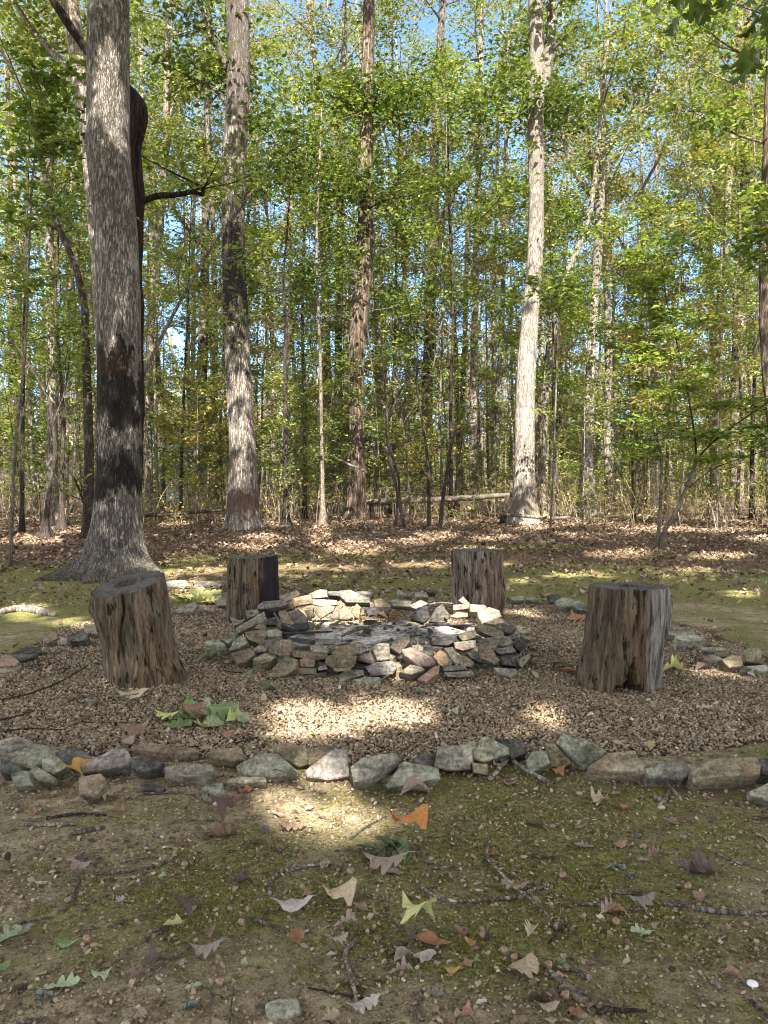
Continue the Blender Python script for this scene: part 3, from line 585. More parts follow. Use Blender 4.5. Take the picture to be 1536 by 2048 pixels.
_r2 = [
 (4.62, 72, .08, 'green', [(-55, 850), (40, 825), (165, 825), (188, 852), (170, 886), (-10, 918)], 'mossy dark stone lowest in front of the fire ring'),
 (4.84, 74, .13, 'grey', [(98, 572), (170, 538), (248, 545), (254, 684), (148, 694)], 'blocky grey stone at the middle of the front wall beside the pale wedge'),
 (4.86, 78, .12, 'grey', [(-40, 540), (60, 558), (79, 600), (0, 634), (-50, 620)], 'rounded grey stone right of the big tan grey block'),
 (4.72, 76, .14, 'mauve', [(43, 742), (150, 698), (290, 688), (314, 742), (280, 804), (98, 824)], 'large dark purplish block low in the middle of the front wall'),
 (4.92, 60, .09, 'cream', [(248, 572), (320, 488), (420, 473), (429, 522), (340, 624)], 'pale sunlit wedge on top at the middle of the front wall'),
 (4.74, 58, .11, 'pink', [(358, 592), (440, 568), (634, 670), (644, 714), (590, 739), (500, 739), (378, 644)], 'big pinkish slab sliding down the sunlit front of the ring'),
 (4.62, 46, .08, 'cream', [(333, 784), (430, 718), (524, 740), (559, 767), (440, 806)], 'pale flat stone at the foot of the big pinkish slab'),
 (4.58, 48, .06, 'pink', [(488, 844), (620, 738), (684, 718), (674, 792), (560, 876)], 'cream streaked slab leaning with a rusty leaf on it'),
 (4.84, 70, .10, 'tan', [(628, 654), (680, 598), (742, 608), (804, 692), (780, 734), (680, 734)], 'yellowish tan stone right of the big pinkish slab'),
 (4.82, 68, .05, 'grey', [(718, 582), (790, 568), (834, 640), (864, 712), (820, 729)], 'narrow grey plank shaped stone leaning right'),
 (5.0, 74, .14, 'dark', [(598, 522), (690, 488), (822, 463), (829, 512), (760, 559), (618, 554)], 'dark brown capstone right of centre on the front wall'),
 (5.06, 72, .12, 'olive', [(828, 472), (900, 438), (983, 428), (989, 492), (880, 524)], 'dull olive capstone next to the dark brown capstone'),
 (4.95, 78, .12, 'mauve', [(806, 532), (988, 513), (989, 574), (880, 604), (818, 584)], 'purplish stone under the dull olive capstone'),
 (4.95, 70, .08, 'grey', [(438, 562), (500, 548), (544, 575), (534, 604), (460, 594)], 'small grey stone behind the big pinkish slab'),
 (4.85, 64, .09, 'grey', [(913, 622), (980, 593), (1084, 680), (1052, 704), (960, 674)], 'rounded grey stone left of the leaning tan brown stone'),
 (4.78, 68, .10, 'tan', [(1028, 547), (1080, 528), (1199, 690), (1152, 719), (1038, 674)], 'leaning tan brown stone on the right front of the ring'),
 (4.8, 72, .10, 'tan', [(838, 642), (900, 648), (974, 700), (952, 744), (858, 724)], 'tan stone between the plank shaped stone and the rounded grey stone'),
 (4.75, 80, .12, 'mauve', [(708, 742), (900, 728), (924, 767), (718, 784)], 'thin flat purplish stone low on the right front'),
 (4.68, 78, .10, 'grey', [(718, 792), (960, 773), (974, 822), (840, 839), (738, 824)], 'lowest long grey stone on the right front resting on gravel'),
 (5.22, 66, .09, 'olive', [(983, 392), (1080, 373), (1224, 440), (1229, 482), (1180, 499), (1010, 434)], 'brown capstone sloping right on the right wall of the ring'),
 (5.4, 62, .10, 'grey', [(1168, 372), (1310, 358), (1339, 412), (1280, 454), (1198, 434)], 'grey stone behind the sloping brown capstone'),
 (5.15, 58, .10, 'grey', [(1078, 492), (1250, 478), (1314, 530), (1270, 564), (1110, 566)], 'wide grey slab under the sloping brown capstone'),
 (5.1, 72, .12, 'mauve', [(1138, 592), (1300, 558), (1334, 612), (1200, 634)], 'dim grey stone under the wide grey slab'),
 (5.2, 66, .08, 'dark', [(1308, 522), (1350, 478), (1414, 560), (1370, 614), (1318, 572)], 'dark pointed stone at the right end of the ring'),
 (4.95, 62, .08, 'green', [(1338, 682), (1440, 623), (1459, 662), (1380, 754)], 'greenish stone tipped up at the right foot of the ring'),
 (4.75, 46, .07, 'green', [(1143, 742), (1330, 753), (1349, 792), (1290, 834), (1188, 804)], 'flat greenish stone lying on gravel below the leaning tan brown stone'),
 (4.97, 70, .10, 'dark', [(1198, 682), (1330, 668), (1344, 742), (1218, 724)], 'dark stone behind the flat greenish stone'),
 (5.85, 58, .12, 'cream', [(1005, 262), (1100, 228), (1190, 258), (1209, 312), (1050, 384), (1008, 302)], 'big rounded cream boulder before the right back stump'),
 (6.1, 66, .12, 'cream', [(938, 207), (1060, 213), (1084, 230), (1010, 273), (938, 273)], 'cream stone left of the big rounded cream boulder'),
 (6.2, 70, .06, 'pink', [(838, 177), (880, 138), (939, 200), (910, 214)], 'small pinkish stone pointing up before the right back stump'),
 (6.1, 76, .11, 'pink', [(798, 212), (938, 203), (934, 243), (798, 258)], 'flat pinkish stone below the small pointed pinkish stone'),
 (6.02, 76, .10, 'cream', [(766, 312), (830, 273), (924, 278), (924, 313), (820, 324)], 'low cream stone in the shadow gap on the back right inside'),
 (6.08, 64, .08, 'dark', [(588, 354), (650, 238), (700, 203), (764, 300), (720, 364)], 'dark slate slab leaning against the back right inside of the ring'),
 (6.2, 70, .08, 'char', [(438, 332), (490, 238), (570, 218), (594, 320), (540, 364)], 'sooty slab standing at the back beside the dark slate slab'),
 (6.5, 68, .12, 'grey', [(238, 182), (300, 158), (440, 183), (422, 233), (270, 219)], 'long grey stone on the back wall right of the mossy tan stone'),
 (6.4, 56, .08, 'mauve', [(413, 222), (520, 163), (584, 200), (480, 249)], 'tilted purplish stone above the sooty standing slab'),
 (6.4, 60, .10, 'tan', [(118, 172), (180, 148), (264, 210), (252, 239), (128, 229)], 'mossy tan stone humped on the back wall'),
 (6.33, 76, .12, 'char', [(38, 252), (140, 223), (254, 230), (244, 294), (58, 294)], 'sooty black stone under the mossy tan stone'),
 (7.35, 30, .05, 'grey', [(312, 85), (462, 104), (440, 138), (330, 122)], 'pale flat slab on the gravel behind the fire ring'),
 (7.05, 46, .07, 'grey', [(463, 106), (560, 99), (584, 142), (480, 144)], 'grey stone on the gravel behind the ring, next to the pale flat slab'),
 (7.9, 36, .06, 'dark', [(543, 75), (652, 79), (642, 107), (550, 103)], 'small dark slab farthest behind the fire ring'),
 (7.9, 38, .06, 'green', [(1258, 142), (1390, 128), (1399, 172), (1300, 174)], 'greenish grey block right behind the right back stump'),
 (8.0, 16, .04, 'green', [(1408, 150), (1500, 149), (1524, 166), (1420, 167)], 'thin pale slab right of the greenish grey block behind the right back stump'),
 (5.6, 18, .03, 'grey', [(1338, 417), (1460, 424), (1444, 454), (1340, 452)], 'flat grey outlier on the gravel right of the ring, the farther of two'),
 (5.45, 16, .03, 'grey', [(1368, 462), (1490, 489), (1444, 508), (1370, 492)], 'flat grey outlier on the gravel right of the ring, the nearer of two'),
 (5.65, 52, .09, 'cream', [(1048, 364), (1190, 318), (1244, 360), (1180, 389)], 'cream slab under the big rounded cream boulder'),
 (5.3, 64, .10, 'grey', [(1248, 484), (1350, 448), (1364, 492), (1290, 514)], 'grey stone between the wide grey slab and the dark pointed stone'),
]
for d, ti, t, m_, p, l in _r2: rs('r2', d, ti, t, m_, p, l)
# the heart of the wall: stones that show only in the gaps
def rough_stone(name, sx, sy, sz, mat, seed):
    v, f = ico(); rng = np.random.default_rng(seed)
    b = bmesh_sub(v, f); d = np.sign(b) * np.abs(b) ** .55 * np.array([sx, sy, sz])
    d = d * (1 + .22 * fbm(b[:, :1] * 1.6, b[:, 1:2] * 1.6, b[:, 2:] * 1.6, seed, 3))
    me = mesh(name, d, _SUBF, SM[mat], True); me.set_sharp_from_angle(angle=R(38)); return me
_SUBF = None
def bmesh_sub(v, f):
    global _SUBF
    import bmesh
    bm = bmesh.new(); bmesh.ops.create_icosphere(bm, subdivisions=3, radius=1.0)
    V = np.array([p.co[:] for p in bm.verts]); bm.verts.index_update()
    _SUBF = np.array([[q.index for q in p.verts] for p in bm.faces]); bm.free(); return V
fill = [rough_stone('ring_stone', .115, .085, .042, m_, 50 + i) for i, m_ in enumerate(('dark', 'grey', 'mauve', 'dark', 'olive', 'grey'))]
k = 0
for course in range(2):
    for i in range(21):
        a = i / 21 * 6.2832 + course * .15 + rnd.uniform(-.05, .05)
        if course and math.sin(a) > .15: continue
        rr = .87 - .04 * course + rnd.uniform(-.02, .02)
        x, y = .03 + rr * math.cos(a) * 1.02, 5.72 + rr * math.sin(a) * .93
        tag(link('ring_stone', fill[k % 6], (x, y, float(zt(x, y)) + .03 + course * .065), None, (rnd.uniform(-.2, .2), rnd.uniform(-.2, .2), a + 1.57 + rnd.uniform(-.3, .3))),
            'rough stone wedged in the heart of the fire ring wall, seen only through gaps', 'stone', 'wedged stones inside the fire ring wall'); k += 1
# ash
def build_ash():
    n, k = 60, 26; th = np.linspace(0, 6.2832, n, endpoint=False); r = np.linspace(0.02, .78, k)
    x = .03 + r[:, None] * np.cos(th) * 1.02; y = 5.72 + r[:, None] * np.sin(th) * .93
    z = zt(x, y) + .115 + .028 * fbm(x * 5, y * 5, 0, 61, 4) - .11 * (r[:, None] / .78) ** 4 + .008 * vn(x * 30, y * 30, 0, 5)
    V = np.stack([x, y, z], -1).reshape(-1, 3); i = np.arange(k - 1)[:, None] * n; j = np.arange(n)[None]; jn = (j + 1) % n
    Q = np.stack([i + j, i + n + j, i + n + jn, i + jn], -1).reshape(-1, 4)[:, ::-1]
    m = M('wood ash')
    a = m.noise(7, 5, .7); b = m.noise(40, 5, .75)
    col = m.ramp(m.math('ADD', m.math('MULTIPLY', a, .65), m.math('MULTIPLY', b, .35)), (.41, (.025, .022, .019)), (.47, (.13, .118, .106)), (.53, (.30, .275, .25)), (.61, (.58, .54, .49)))
    mat = m.out(col, 1, m.bump(b, .8, .02), None, .05)
    tag(link('ash', mesh('ash', V, Q[:, ::-1], mat, True)), None, None, None, 'stuff')
build_ash()
m = M('charred wood'); CHAR = m.out(m.ramp(m.noise(30, 4), (.3, (.008, .008, .008)), (.7, (.045, .042, .04))), .8, m.bump(m.n('TexVoronoi', Vector=m.c, Scale=60.0).outputs[0], .8, .006))
def stick(name, pts, rads, mat, label, cat='stick', group=None, n=7, rough=.15, seed=1, side=None):
    P = np.array(pts); c = P[0].copy(); Q = spline(P - c, max(8, 5 * len(P)))
    L = len(Q); rr = np.interp(np.linspace(0, 1, L), np.linspace(0, 1, len(rads)), rads)
    Q[1:-1] += (np.random.default_rng(seed).normal(0, 1, (L - 2, 3)) * rr[1:-1, None] * .16)
    g = Geo(); v, q, t = tube(Q, rr, n, rough, seed); g.add(v, q, t)
    return tag(link(name, g.mesh(name, mat, True), c), label, cat, group)
def gp(crop, pts, lift=0.006):
    o = []
    for p in px(crop, pts):
        q = ground(*p); q[2] += lift; o.append(q)
    return o
def ap(crop, pts, ds): return [at(p[0], p[1], d) for p, d in zip(px(crop, pts), ds)]
stick('charred_stick', ap('r1', [(700, 400), (800, 425), (910, 400)], [5.75, 5.8, 5.9]), [.03, .04, .03], CHAR, 'thick burnt log end lying on the ash at the left', n=10, rough=.3)
stick('charred_stick', ap('r1', [(690, 460), (900, 450), (1130, 440)], [5.5, 5.55, 5.6]), [.008, .01, .006], CHAR, 'long thin burnt stick across the ash')
stick('charred_stick', ap('r1', [(630, 280), (680, 360), (690, 420)], [5.9, 5.8, 5.75]), [.006, .008, .008], B_SAP, 'thin grey twig leaning on the left inside of the ring')
stick('charred_stick', ap('r1', [(690, 365), (760, 395), (800, 410)], [5.8, 5.7, 5.65]), [.008, .008, .007], B_SAP, 'short grey twig resting against the leaning tan slab')
stick('dry_stick', ap('r1', [(1210, 480), (1300, 440), (1540, 370)], [5.4, 5.5, 5.75]), [.010, .012, .010], B_SAP, 'pale stick slanting over the grey ash in the middle of the ring')
stick('dry_stick', ap('r2', [(560, 385), (700, 380), (980, 375)], [5.7, 5.65, 5.6]), [.012, .012, .008], B_SAP, 'pale stick lying in the sunlit ash at the right')
stick('dry_stick', ap('r2', [(420, 560), (470, 520), (590, 535)], [5.0, 5.0, 5.0]), [.02, .024, .018], B_MID, 'crooked bark covered stick lying on top of the front wall')
stick('dry_stick', ap('r2', [(590, 210), (680, 195), (790, 200)], [6.45, 6.4, 6.35]), [.008, .008, .006], B_SAP, 'thin stick lying along the back wall left of the right back stump')
stick('dry_stick', gp('r2', [(190, 890), (250, 850), (300, 800)], .03), [.008, .009, .006], B_SAP, 'pale twig leaning on the large dark purplish block')
v, f = ico(); ck = []
for i in range(26):
    a, r = rnd.uniform(0, 6.28), math.sqrt(rnd.random()) * .62
    x, y = .03 + r * math.cos(a), 5.72 + r * math.sin(a) * .9
    if i < 3:
        V = np.sign(v) * np.abs(v) ** .6 * np.array([.03, .02, .016]) * (1 + np.random.default_rng(i).uniform(-.2, .2, (12, 1))); ck.append(mesh('charcoal', V, f, CHAR))
    tag(link('charcoal', ck[i % 3], (x, y, float(zt(x, y)) + .115 - .09 * (r / .7) ** 4), None, (rnd.random(), rnd.random(), a), rnd.uniform(.5, 1.4)), 'small lump of black charcoal lying in the ash', 'charcoal', 'charcoal lumps in the ash')

# ------------------------------------------------------------------ the four stumps
def stump_mat(name, a, b, c, burn=None, grey=None):
    m = M(name); co = m.map((1, 1, .10))
    n1 = m.noise(18, 6, .75, co, .3); n2 = m.noise(70, 4, .75, m.map((1, 1, .07))); n3 = m.noise(4.5, 4, .65, m.map((1, 1, .45)))
    t = m.math('ADD', m.math('MULTIPLY', n1, .55), m.math('MULTIPLY', n2, .45))
    col = m.ramp(t, (.37, (.016, .011, .007)), (.43, a), (.52, b), (.63, c))
    col = m.mix(m.ramp(n3, (.42, 0.0), (.62, .75)), col, m.ramp(t, (.41, (.012, .008, .005)), (.5, (.085, .052, .028)), (.6, (.18, .118, .066))))
    h0 = m.noise(26, 3, .6, m.map((1, 1, .3)))
    col = m.mix(m.ramp(h0, (.36, .95), (.41, 0)), col, (.012, .008, .006))
    x = m.n('SeparateXYZ', Vector=m.c).outputs[0]
    if grey is not None:
        k = m.ramp(m.math('ADD', m.math('MULTIPLY', x, 4.0), m.math('MULTIPLY', n1, .6)), (grey * 4 + .2, 0), (min(1, grey * 4 + .42), .8))
        col = m.mix(k, col, m.ramp(t, (.41, (.03, .027, .024)), (.5, (.16, .147, .133)), (.6, (.30, .28, .26))))
    if burn is not None:
        k = m.ramp(m.math('ADD', m.math('MULTIPLY', x, 4.0), m.math('MULTIPLY', n3, .5)), (burn * 4 + .18, 0), (min(1, burn * 4 + .32), .93))
        col = m.mix(k, col, (.014, .013, .016))
    h = m.math('ADD', m.math('MULTIPLY', n1, .8), m.math('MULTIPLY', n2, .4))
    return m.out(col, .9, m.bump(h, .9, .025), None, .15)
m = M('weathered cut wood')
_r = m.n('VectorMath', {'operation': 'LENGTH'}, i0=m.map((1, 1, 0))).outputs['Value']
_w = m.n('TexWave', {'wave_type': 'RINGS', 'rings_direction': 'Z'}, Vector=m.c, Scale=26.0, Distortion=3.0, Detail=3.0).outputs['Fac']
CUT = m.out(m.mix(m.ramp(m.noise(8, 5, .7), (.4, 0), (.65, .8)), m.ramp(_w, (0, (.022, .019, .016)), (1, (.07, .062, .053))), (.12, .11, .095)), .9, m.bump(m.math('ADD', _w, m.noise(40, 4)), .6, .008))
def stump(d, rows, mat, label, top_dz=0.0, top_back=0.0, cracks=(), arch=None, hole=None, knots=(), seed=3, depth=.95, rough=1.0):
    """rows: (pixel row, left edge, right edge) of the silhouette at D metres; knots: (angle, z, radius, bulge) """
    n, k = 220, 110
    zs, xc, rw = [], [], []
    for py, xl, xr in rows:
        a, b = at(xl, py, d), at(xr, py, d); zs.append(a[2]); xc.append((a[0] + b[0]) / 2); rw.append((b[0] - a[0]) / 2)
    zs, xc, rw = np.array(zs[::-1]), np.array(xc[::-1]), np.array(rw[::-1])
    base = np.array([xc[0], d, float(zt(xc[0], d))])
    H = zs[-1]; u = np.linspace(0, 1, k); z = base[2] - .03 + u * (H - base[2] + .03)
    X = np.interp(z, zs, xc); Rr = np.interp(z, zs, rw) * .985
    ker = np.ones(7) / 7
    X = np.convolve(np.pad(X, 3, 'edge'), ker, 'valid'); Rr = np.convolve(np.pad(Rr, 3, 'edge'), ker, 'valid')
    th = np.linspace(0, 6.28318, n, endpoint=False); c, s = np.cos(th), np.sin(th)
    zz = (z - base[2])[:, None]; T = th[None] + 0 * zz; cc, ss = c[None] + 0 * zz, s[None] + 0 * zz
    r = Rr[:, None] * (1 + 0 * T)
    r = r + rough * (.013 * fbm(cc * 2.2, ss * 2.2, zz * 1.6, seed, 2) + .011 * vn(cc * 7, ss * 7, zz * 2.2, seed + 4) + .006 * vn(cc * 20, ss * 20, zz * 3, seed + 5) + .006 * vn(cc * 40, ss * 40, zz * 6, seed + 6) + .004 * vn(cc * 16, ss * 16, zz * 24, seed + 7))
    r = r + .012 * vn(cc * 3, ss * 3, 0, seed + 9) * sst(.25, 0, zz)
    for a0, wob, z0, z1, w, dp in cracks:
        da = np.abs((T - (a0 + wob * vn(zz * 4, 0, 0, seed) + 3.14159)) % 6.28318 - 3.14159)
        r = r - dp * np.exp(-(da / w) ** 2) * sst(z0 - .03, z0 + .04, zz) * sst(z1 + .03, z1 - .04, zz)
    for a0, kz, kr, kb in knots:
        da = ((T - a0 + 3.14159) % 6.28318 - 3.14159) * Rr[:, None]; q = np.hypot(da, (zz - kz) * .7) / kr
        r = r + kb * (np.exp(-q ** 2) - .75 * np.exp(-(q / .35) ** 2))
    if arch:
        for a0, aw, ah, dp in arch:
            da = np.abs((T - a0 + 3.14159) % 6.28318 - 3.14159); edge = ah * np.clip(1 - da / aw, 0, 1) ** .6 + .02 * vn(T * 20, zz * 20, 0, seed)
            r = r - dp * sst(0, .025, edge - zz) * (da < aw)
    dz = (top_dz * cc + top_back * ss) * (u[:, None] ** 3)
    edge_n = .006 * vn(cc * 12, ss * 12, 0, seed + 2) * (u[:, None] > .99)
    V = np.stack([X[:, None] + r * c, base[1] + r * s * depth, z[:, None] + dz + edge_n], -1)
    top = V[-1].copy(); V = V.reshape(-1, 3) - base
    i = np.arange(k - 1)[:, None] * n; j = np.arange(n)[None]; jn = (j + 1) % n
    Q = np.stack([i + j, i + jn, i + n + jn, i + n + j], -1).reshape(-1, 4)
    t = thing('tree_stump', base, label, 'stump', 'stump seats around the fire ring')
    link('bark', mesh('bark', V, Q, mat, True), (0, 0, 0), t)
    cen = top.mean(0); rings = []
    for f in np.linspace(1, .02, 26):
        p = cen + (top - cen) * f; h = p[:, 2] + .003 * vn(p[:, 0] * 60, p[:, 1] * 60, 0, seed) - (.004 if f > .97 else 0)
        if hole:
            hx, hy, hw, hh, hd = hole; q = np.hypot((p[:, 0] - cen[0] - hx) / hw, (p[:, 1] - cen[1] - hy) / hh) + .35 * vn(p[:, 0] * 22, p[:, 1] * 22, 0, 7)
            h = h - hd * sst(1.05, .85, q)
        rings.append(np.stack([p[:, 0], p[:, 1], h], 1))
    Vt = np.concatenate(rings) - base; kk = len(rings); i = np.arange(kk - 1)[:, None] * n
    Qt = np.stack([i + j, i + jn, i + n + jn, i + n + j], -1).reshape(-1, 4)
    link('cut_face', mesh('cut_face', Vt, Qt, CUT, True), (0, 0, 0), t)
    return t
SA = stump_mat('brown stump wood', (.045, .034, .022), (.09, .07, .048), (.165, .133, .097))
SB = stump_mat('rotting stump wood', (.045, .032, .019), (.085, .064, .040), (.155, .122, .082), None, .12)
SC = stump_mat('charred stump wood', (.05, .036, .022), (.105, .080, .055), (.19, .155, .115), .10)
SD = stump_mat('smooth grey stump wood', (.055, .040, .028), (.155, .122, .098), (.30, .25, .21))
stump(4.68, [(1167, 186, 328), (1218, 188, 339), (1266, 203, 344), (1315, 213, 352), (1345, 219, 366), (1366, 222, 371)], SA,
      'leaning brown stump with a hollow black top, nearest the big oak', .035, .045,
      [(4.72, .25, .04, .56, .035, .05), (4.45, .1, .3, .58, .02, .015), (5.25, .1, .0, .3, .025, .02), (5.6, .1, .0, .2, .03, .025), (4.2, .1, .0, .12, .06, .03)],
      None, (0, .02, .075, .06, .16), [(5.45, .36, .05, .03), (3.3, .46, .03, .02), (5.75, .5, .03, .012)], 3)
stump(4.62, [(1172, 1179, 1331), (1228, 1174, 1335), (1276, 1169, 1325), (1325, 1161, 1319), (1358, 1154, 1316), (1386, 1151, 1316)], SB,
      'tall rotting stump with an arched hole rotted into its base', 0, .0,
      [(4.75, .08, .36, .58, .022, .05), (4.66, .1, .1, .4, .05, .02), (4.95, .1, .15, .35, .05, .02), (4.1, .1, .2, .5, .03, .018), (5.2, .1, .3, .55, .02, .02), (3.95, .1, .0, .5, .05, .02)],
      [(4.72, .42, .10, .13), (4.74, .14, .20, .11)], (.0, .0, .05, .05, .08), [(6.1, .42, .07, .016)], 13)
stump(7.0, [(1113, 456, 556), (1150, 453, 557), (1200, 454, 558), (1240, 455, 560)], SC,
      'stump with a charred black right side, behind the left of the fire ring', .012, 0,
      [(4.2, .1, .3, .5, .06, .03), (4.9, .1, .1, .5, .04, .02), (4.5, .1, .0, .3, .05, .02), (5.2, .1, .0, .4, .05, .02)], None, None, [(4.0, .2, .03, .015)], 23, rough=1.2)
stump(7.15, [(1100, 902, 1005), (1168, 904, 1007), (1184, 905, 1010), (1200, 905, 1008), (1226, 905, 1006)], SD,
      'smooth knotty grey stump behind the right of the fire ring', 0, 0,
      [(4.1, .1, .0, .5, .03, .015), (4.5, .1, .2, .5, .05, .012), (5.4, .1, .3, .52, .04, .02)], None, None, [(5.15, .36, .05, .025), (4.9, .46, .03, .015), (5.9, .2, .07, .03)], 33, rough=.75)

# ------------------------------------------------------------------ leaves on trees
PATCH = [(980, 1262, 60, 14), (740, 1262, 60, 10), (620, 1215, 40, 18), (690, 1440, 190, 54), (1085, 1446, 85, 42), (640, 1632, 165, 95), (620, 1540, 70, 40), (905, 1330, 60, 16), (815, 1351, 80, 20), (670, 1236, 95, 38), (880, 1255, 85, 24), (330, 1150, 50, 10), (500, 1095, 60, 7), (880, 1130, 90, 6), (1150, 1150, 80, 6), (1300, 1060, 80, 6), (1380, 1140, 60, 6), (950, 1100, 50, 7), (200, 1040, 40, 8), (350, 1050, 50, 7), (1500, 1080, 50, 7), (560, 1150, 60, 6), (215, 1362, 40, 16), (1180, 1365, 22, 8),
         (385, 1178, 55, 28), (420, 1206, 34, 18), (1062, 1228, 42, 11), (420, 1142, 46, 11), (1232, 1108, 70, 10), (1450, 1112, 70, 8), (1230, 1076, 40, 7), (1480, 1188, 50, 9),
         (60, 1226, 60, 20), (150, 1246, 70, 16), (60, 1082, 70, 10), (150, 1062, 60, 9), (560, 1045, 34, 11), (640, 1066, 22, 30), (700, 1096, 52, 16), (600, 1134, 70, 8), (690, 1136, 50, 8),
         (1090, 1056, 60, 9), (1190, 1072, 80, 8), (985, 1078, 50, 6), (1130, 1048, 40, 7), (1400, 1062, 120, 6), (870, 1075, 50, 9), (1040, 1163, 40, 6), (770, 1100, 30, 5), (1430, 1350, 60, 12),
         (60, 1035, 120, 8), (1000, 1130, 25, 5), (1320, 1330, 30, 10), (520, 1078, 40, 9), (820, 1084, 60, 8)]
PATCH = np.array(PATCH, float)  # ground patches kept sunlit by carving gaps in the crowns above
def tk(px_, py, d, r): p = at(px_, py, d); return (*p, r)
SPOT = [tk(216, 130, 9.8, .34), tk(216, 80, 9.8, .22), tk(214, 185, 9.8, .2), tk(219, 640, 9.8, .10)] + [tk(480, y, 17.3, .28) for y in (780, 860, 940)] + [tk(474, 60, 17.3, .3)] \
    + [tk(1052, y, 18.8, .40) for y in (670, 740, 800, 860, 920)] + [tk(950, 1140, 6.95, .06), tk(905, 1259, 5.95, .26), tk(980, 1262, 5.9, .18), tk(228, 1310, 4.5, .09), tk(236, 1345, 4.45, .10), tk(715, 640, 19.8, .3), tk(738, 330, 19.8, .3)]
SPOT = np.array(SPOT)
def keep_leaf(P, grow=0.0):
    """False where a leaf would stand in a gap carved to let the sun onto chosen ground and trunks."""
    Gd = P - SUN * ((P[:, 2] - .1) / SUN[2])[:, None]
    for _ in range(3): Gd = P - SUN * ((P[:, 2] - zt(Gd[:, 0], Gd[:, 1])) / SUN[2])[:, None]
    u, v, f = pix(Gd)
    ok = np.ones(len(P), bool); vis = f > .5
    for cx, cy, rx, ry in PATCH:
        q = ((u - cx) / rx) ** 2 + ((v - cy) / ry) ** 2
        ok &= ~(vis & (q + .55 * vn(Gd[:, 0] * 4, Gd[:, 1] * 4, 0, 3) + .55 * vn(Gd[:, 0] * 9, Gd[:, 1] * 9, 0, 4) < 1.15 + grow))
    for x, y, z, r in SPOT:
        w = P - np.array([x, y, z]); tt = w @ SUN
        ok &= ~((tt > .3) & (np.linalg.norm(w - tt[:, None] * SUN, axis=1) < r))
    return ok
def leaves(C, n_each, spread, size, rng, flat=.45, up=1.0, droop=.15, keep=None, n_min=.6):
    """Diamond leaves, folded on the midrib, strewn round the centres C (k,3)."""
    k = len(C); cnt = rng.integers(int(n_each * n_min), int(n_each * 1.4) + 1, k)
    idx = np.repeat(np.arange(k), cnt); n = len(idx)
    sp = np.broadcast_to(np.asarray(spread, float), (k,))[idx]
    off = rng.normal(0, .5, (n, 3)) * sp[:, None]; off[:, 2] *= flat
    P = C[idx] + off
    if keep is not None: P = P[keep(P)]; n = len(P)
    N = rng.normal(0, .55, (n, 3)); N[:, 2] = np.abs(N[:, 2]) + up; N /= np.linalg.norm(N, axis=1)[:, None]
    D = rng.normal(0, 1, (n, 3)); D[:, 2] -= droop * 2; D -= N * np.sum(D * N, 1)[:, None]; D /= np.linalg.norm(D, axis=1)[:, None] + 1e-9
    Sd = np.cross(N, D); L = size * np.clip(rng.lognormal(0, .28, n), .5, 1.8)
    L = L[:, None]; w = L * rng.uniform(.26, .38, (n, 1)); m_ = rng.uniform(.38, .55, (n, 1))
    a = P; b = P + D * L * m_ + Sd * w + N * w * .3; c = P + D * L - N * L * rng.uniform(0, .25, (n, 1)); d = P + D * L * m_ - Sd * w + N * w * .3
    V = np.stack([a, b, c, d], 1).reshape(-1, 3)
    i = np.arange(n)[:, None] * 4
    return V, np.concatenate([i + [0, 1, 2], i + [0, 2, 3]], 0)

def grow_limbs(g, axis, rad, rng, n, z0, z1, length, rise, r_f=.4, sub=3, shape=lambda t: 1.0, nn=5, bend=.25):
    """Limbs from an axis curve (k,3); gives back the clump centres along their outer parts."""
    C = []; zmax = axis[-1, 2]; zb = axis[0, 2]
    for i in range(n):
        t = (i + rng.random()) / n; z = zb + (zmax - zb) * (z0 + (z1 - z0) * t)
        p = np.array([np.interp(z, axis[:, 2], axis[:, j]) for j in range(3)]); r0 = float(np.interp(z, axis[:, 2], rad)) * r_f * rng.uniform(.7, 1.1)
        a = i * 2.4 + rng.uniform(-.6, .6); L = length * shape(t) * rng.uniform(.65, 1.25); e = rise * rng.uniform(.5, 1.4)
        d = np.array([math.cos(a) * math.cos(e), math.sin(a) * math.cos(e), math.sin(e)])
        mid = p + d * L * .5 + rng.normal(0, bend * .3, 3) * L * .5; end = p + d * L + np.array([0, 0, bend * L * .4]) + rng.normal(0, bend * .3, 3) * L
        Q = spline([p, mid, end], 7); rr = np.linspace(max(r0, .006), .005, 7)
        g.add(*tube(Q, rr, nn, .1, i, cap=False))
        for s in range(sub):
            f = rng.uniform(.35, .95); b = Q[int(f * 6)]; dd = d + rng.normal(0, .65, 3); dd /= np.linalg.norm(dd); e2 = b + dd * L * rng.uniform(.25, .5)
            g.add(*tube(spline([b, (b + e2) / 2 + rng.normal(0, .05, 3) * L, e2], 4), np.linspace(max(r0 * .4, .005), .003, 4), 4, 0, cap=False))
            C += [e2, (b + e2) / 2]
        C += [Q[4] + rng.normal(0, .1, 3), Q[5], Q[6]]
    return np.array(C)

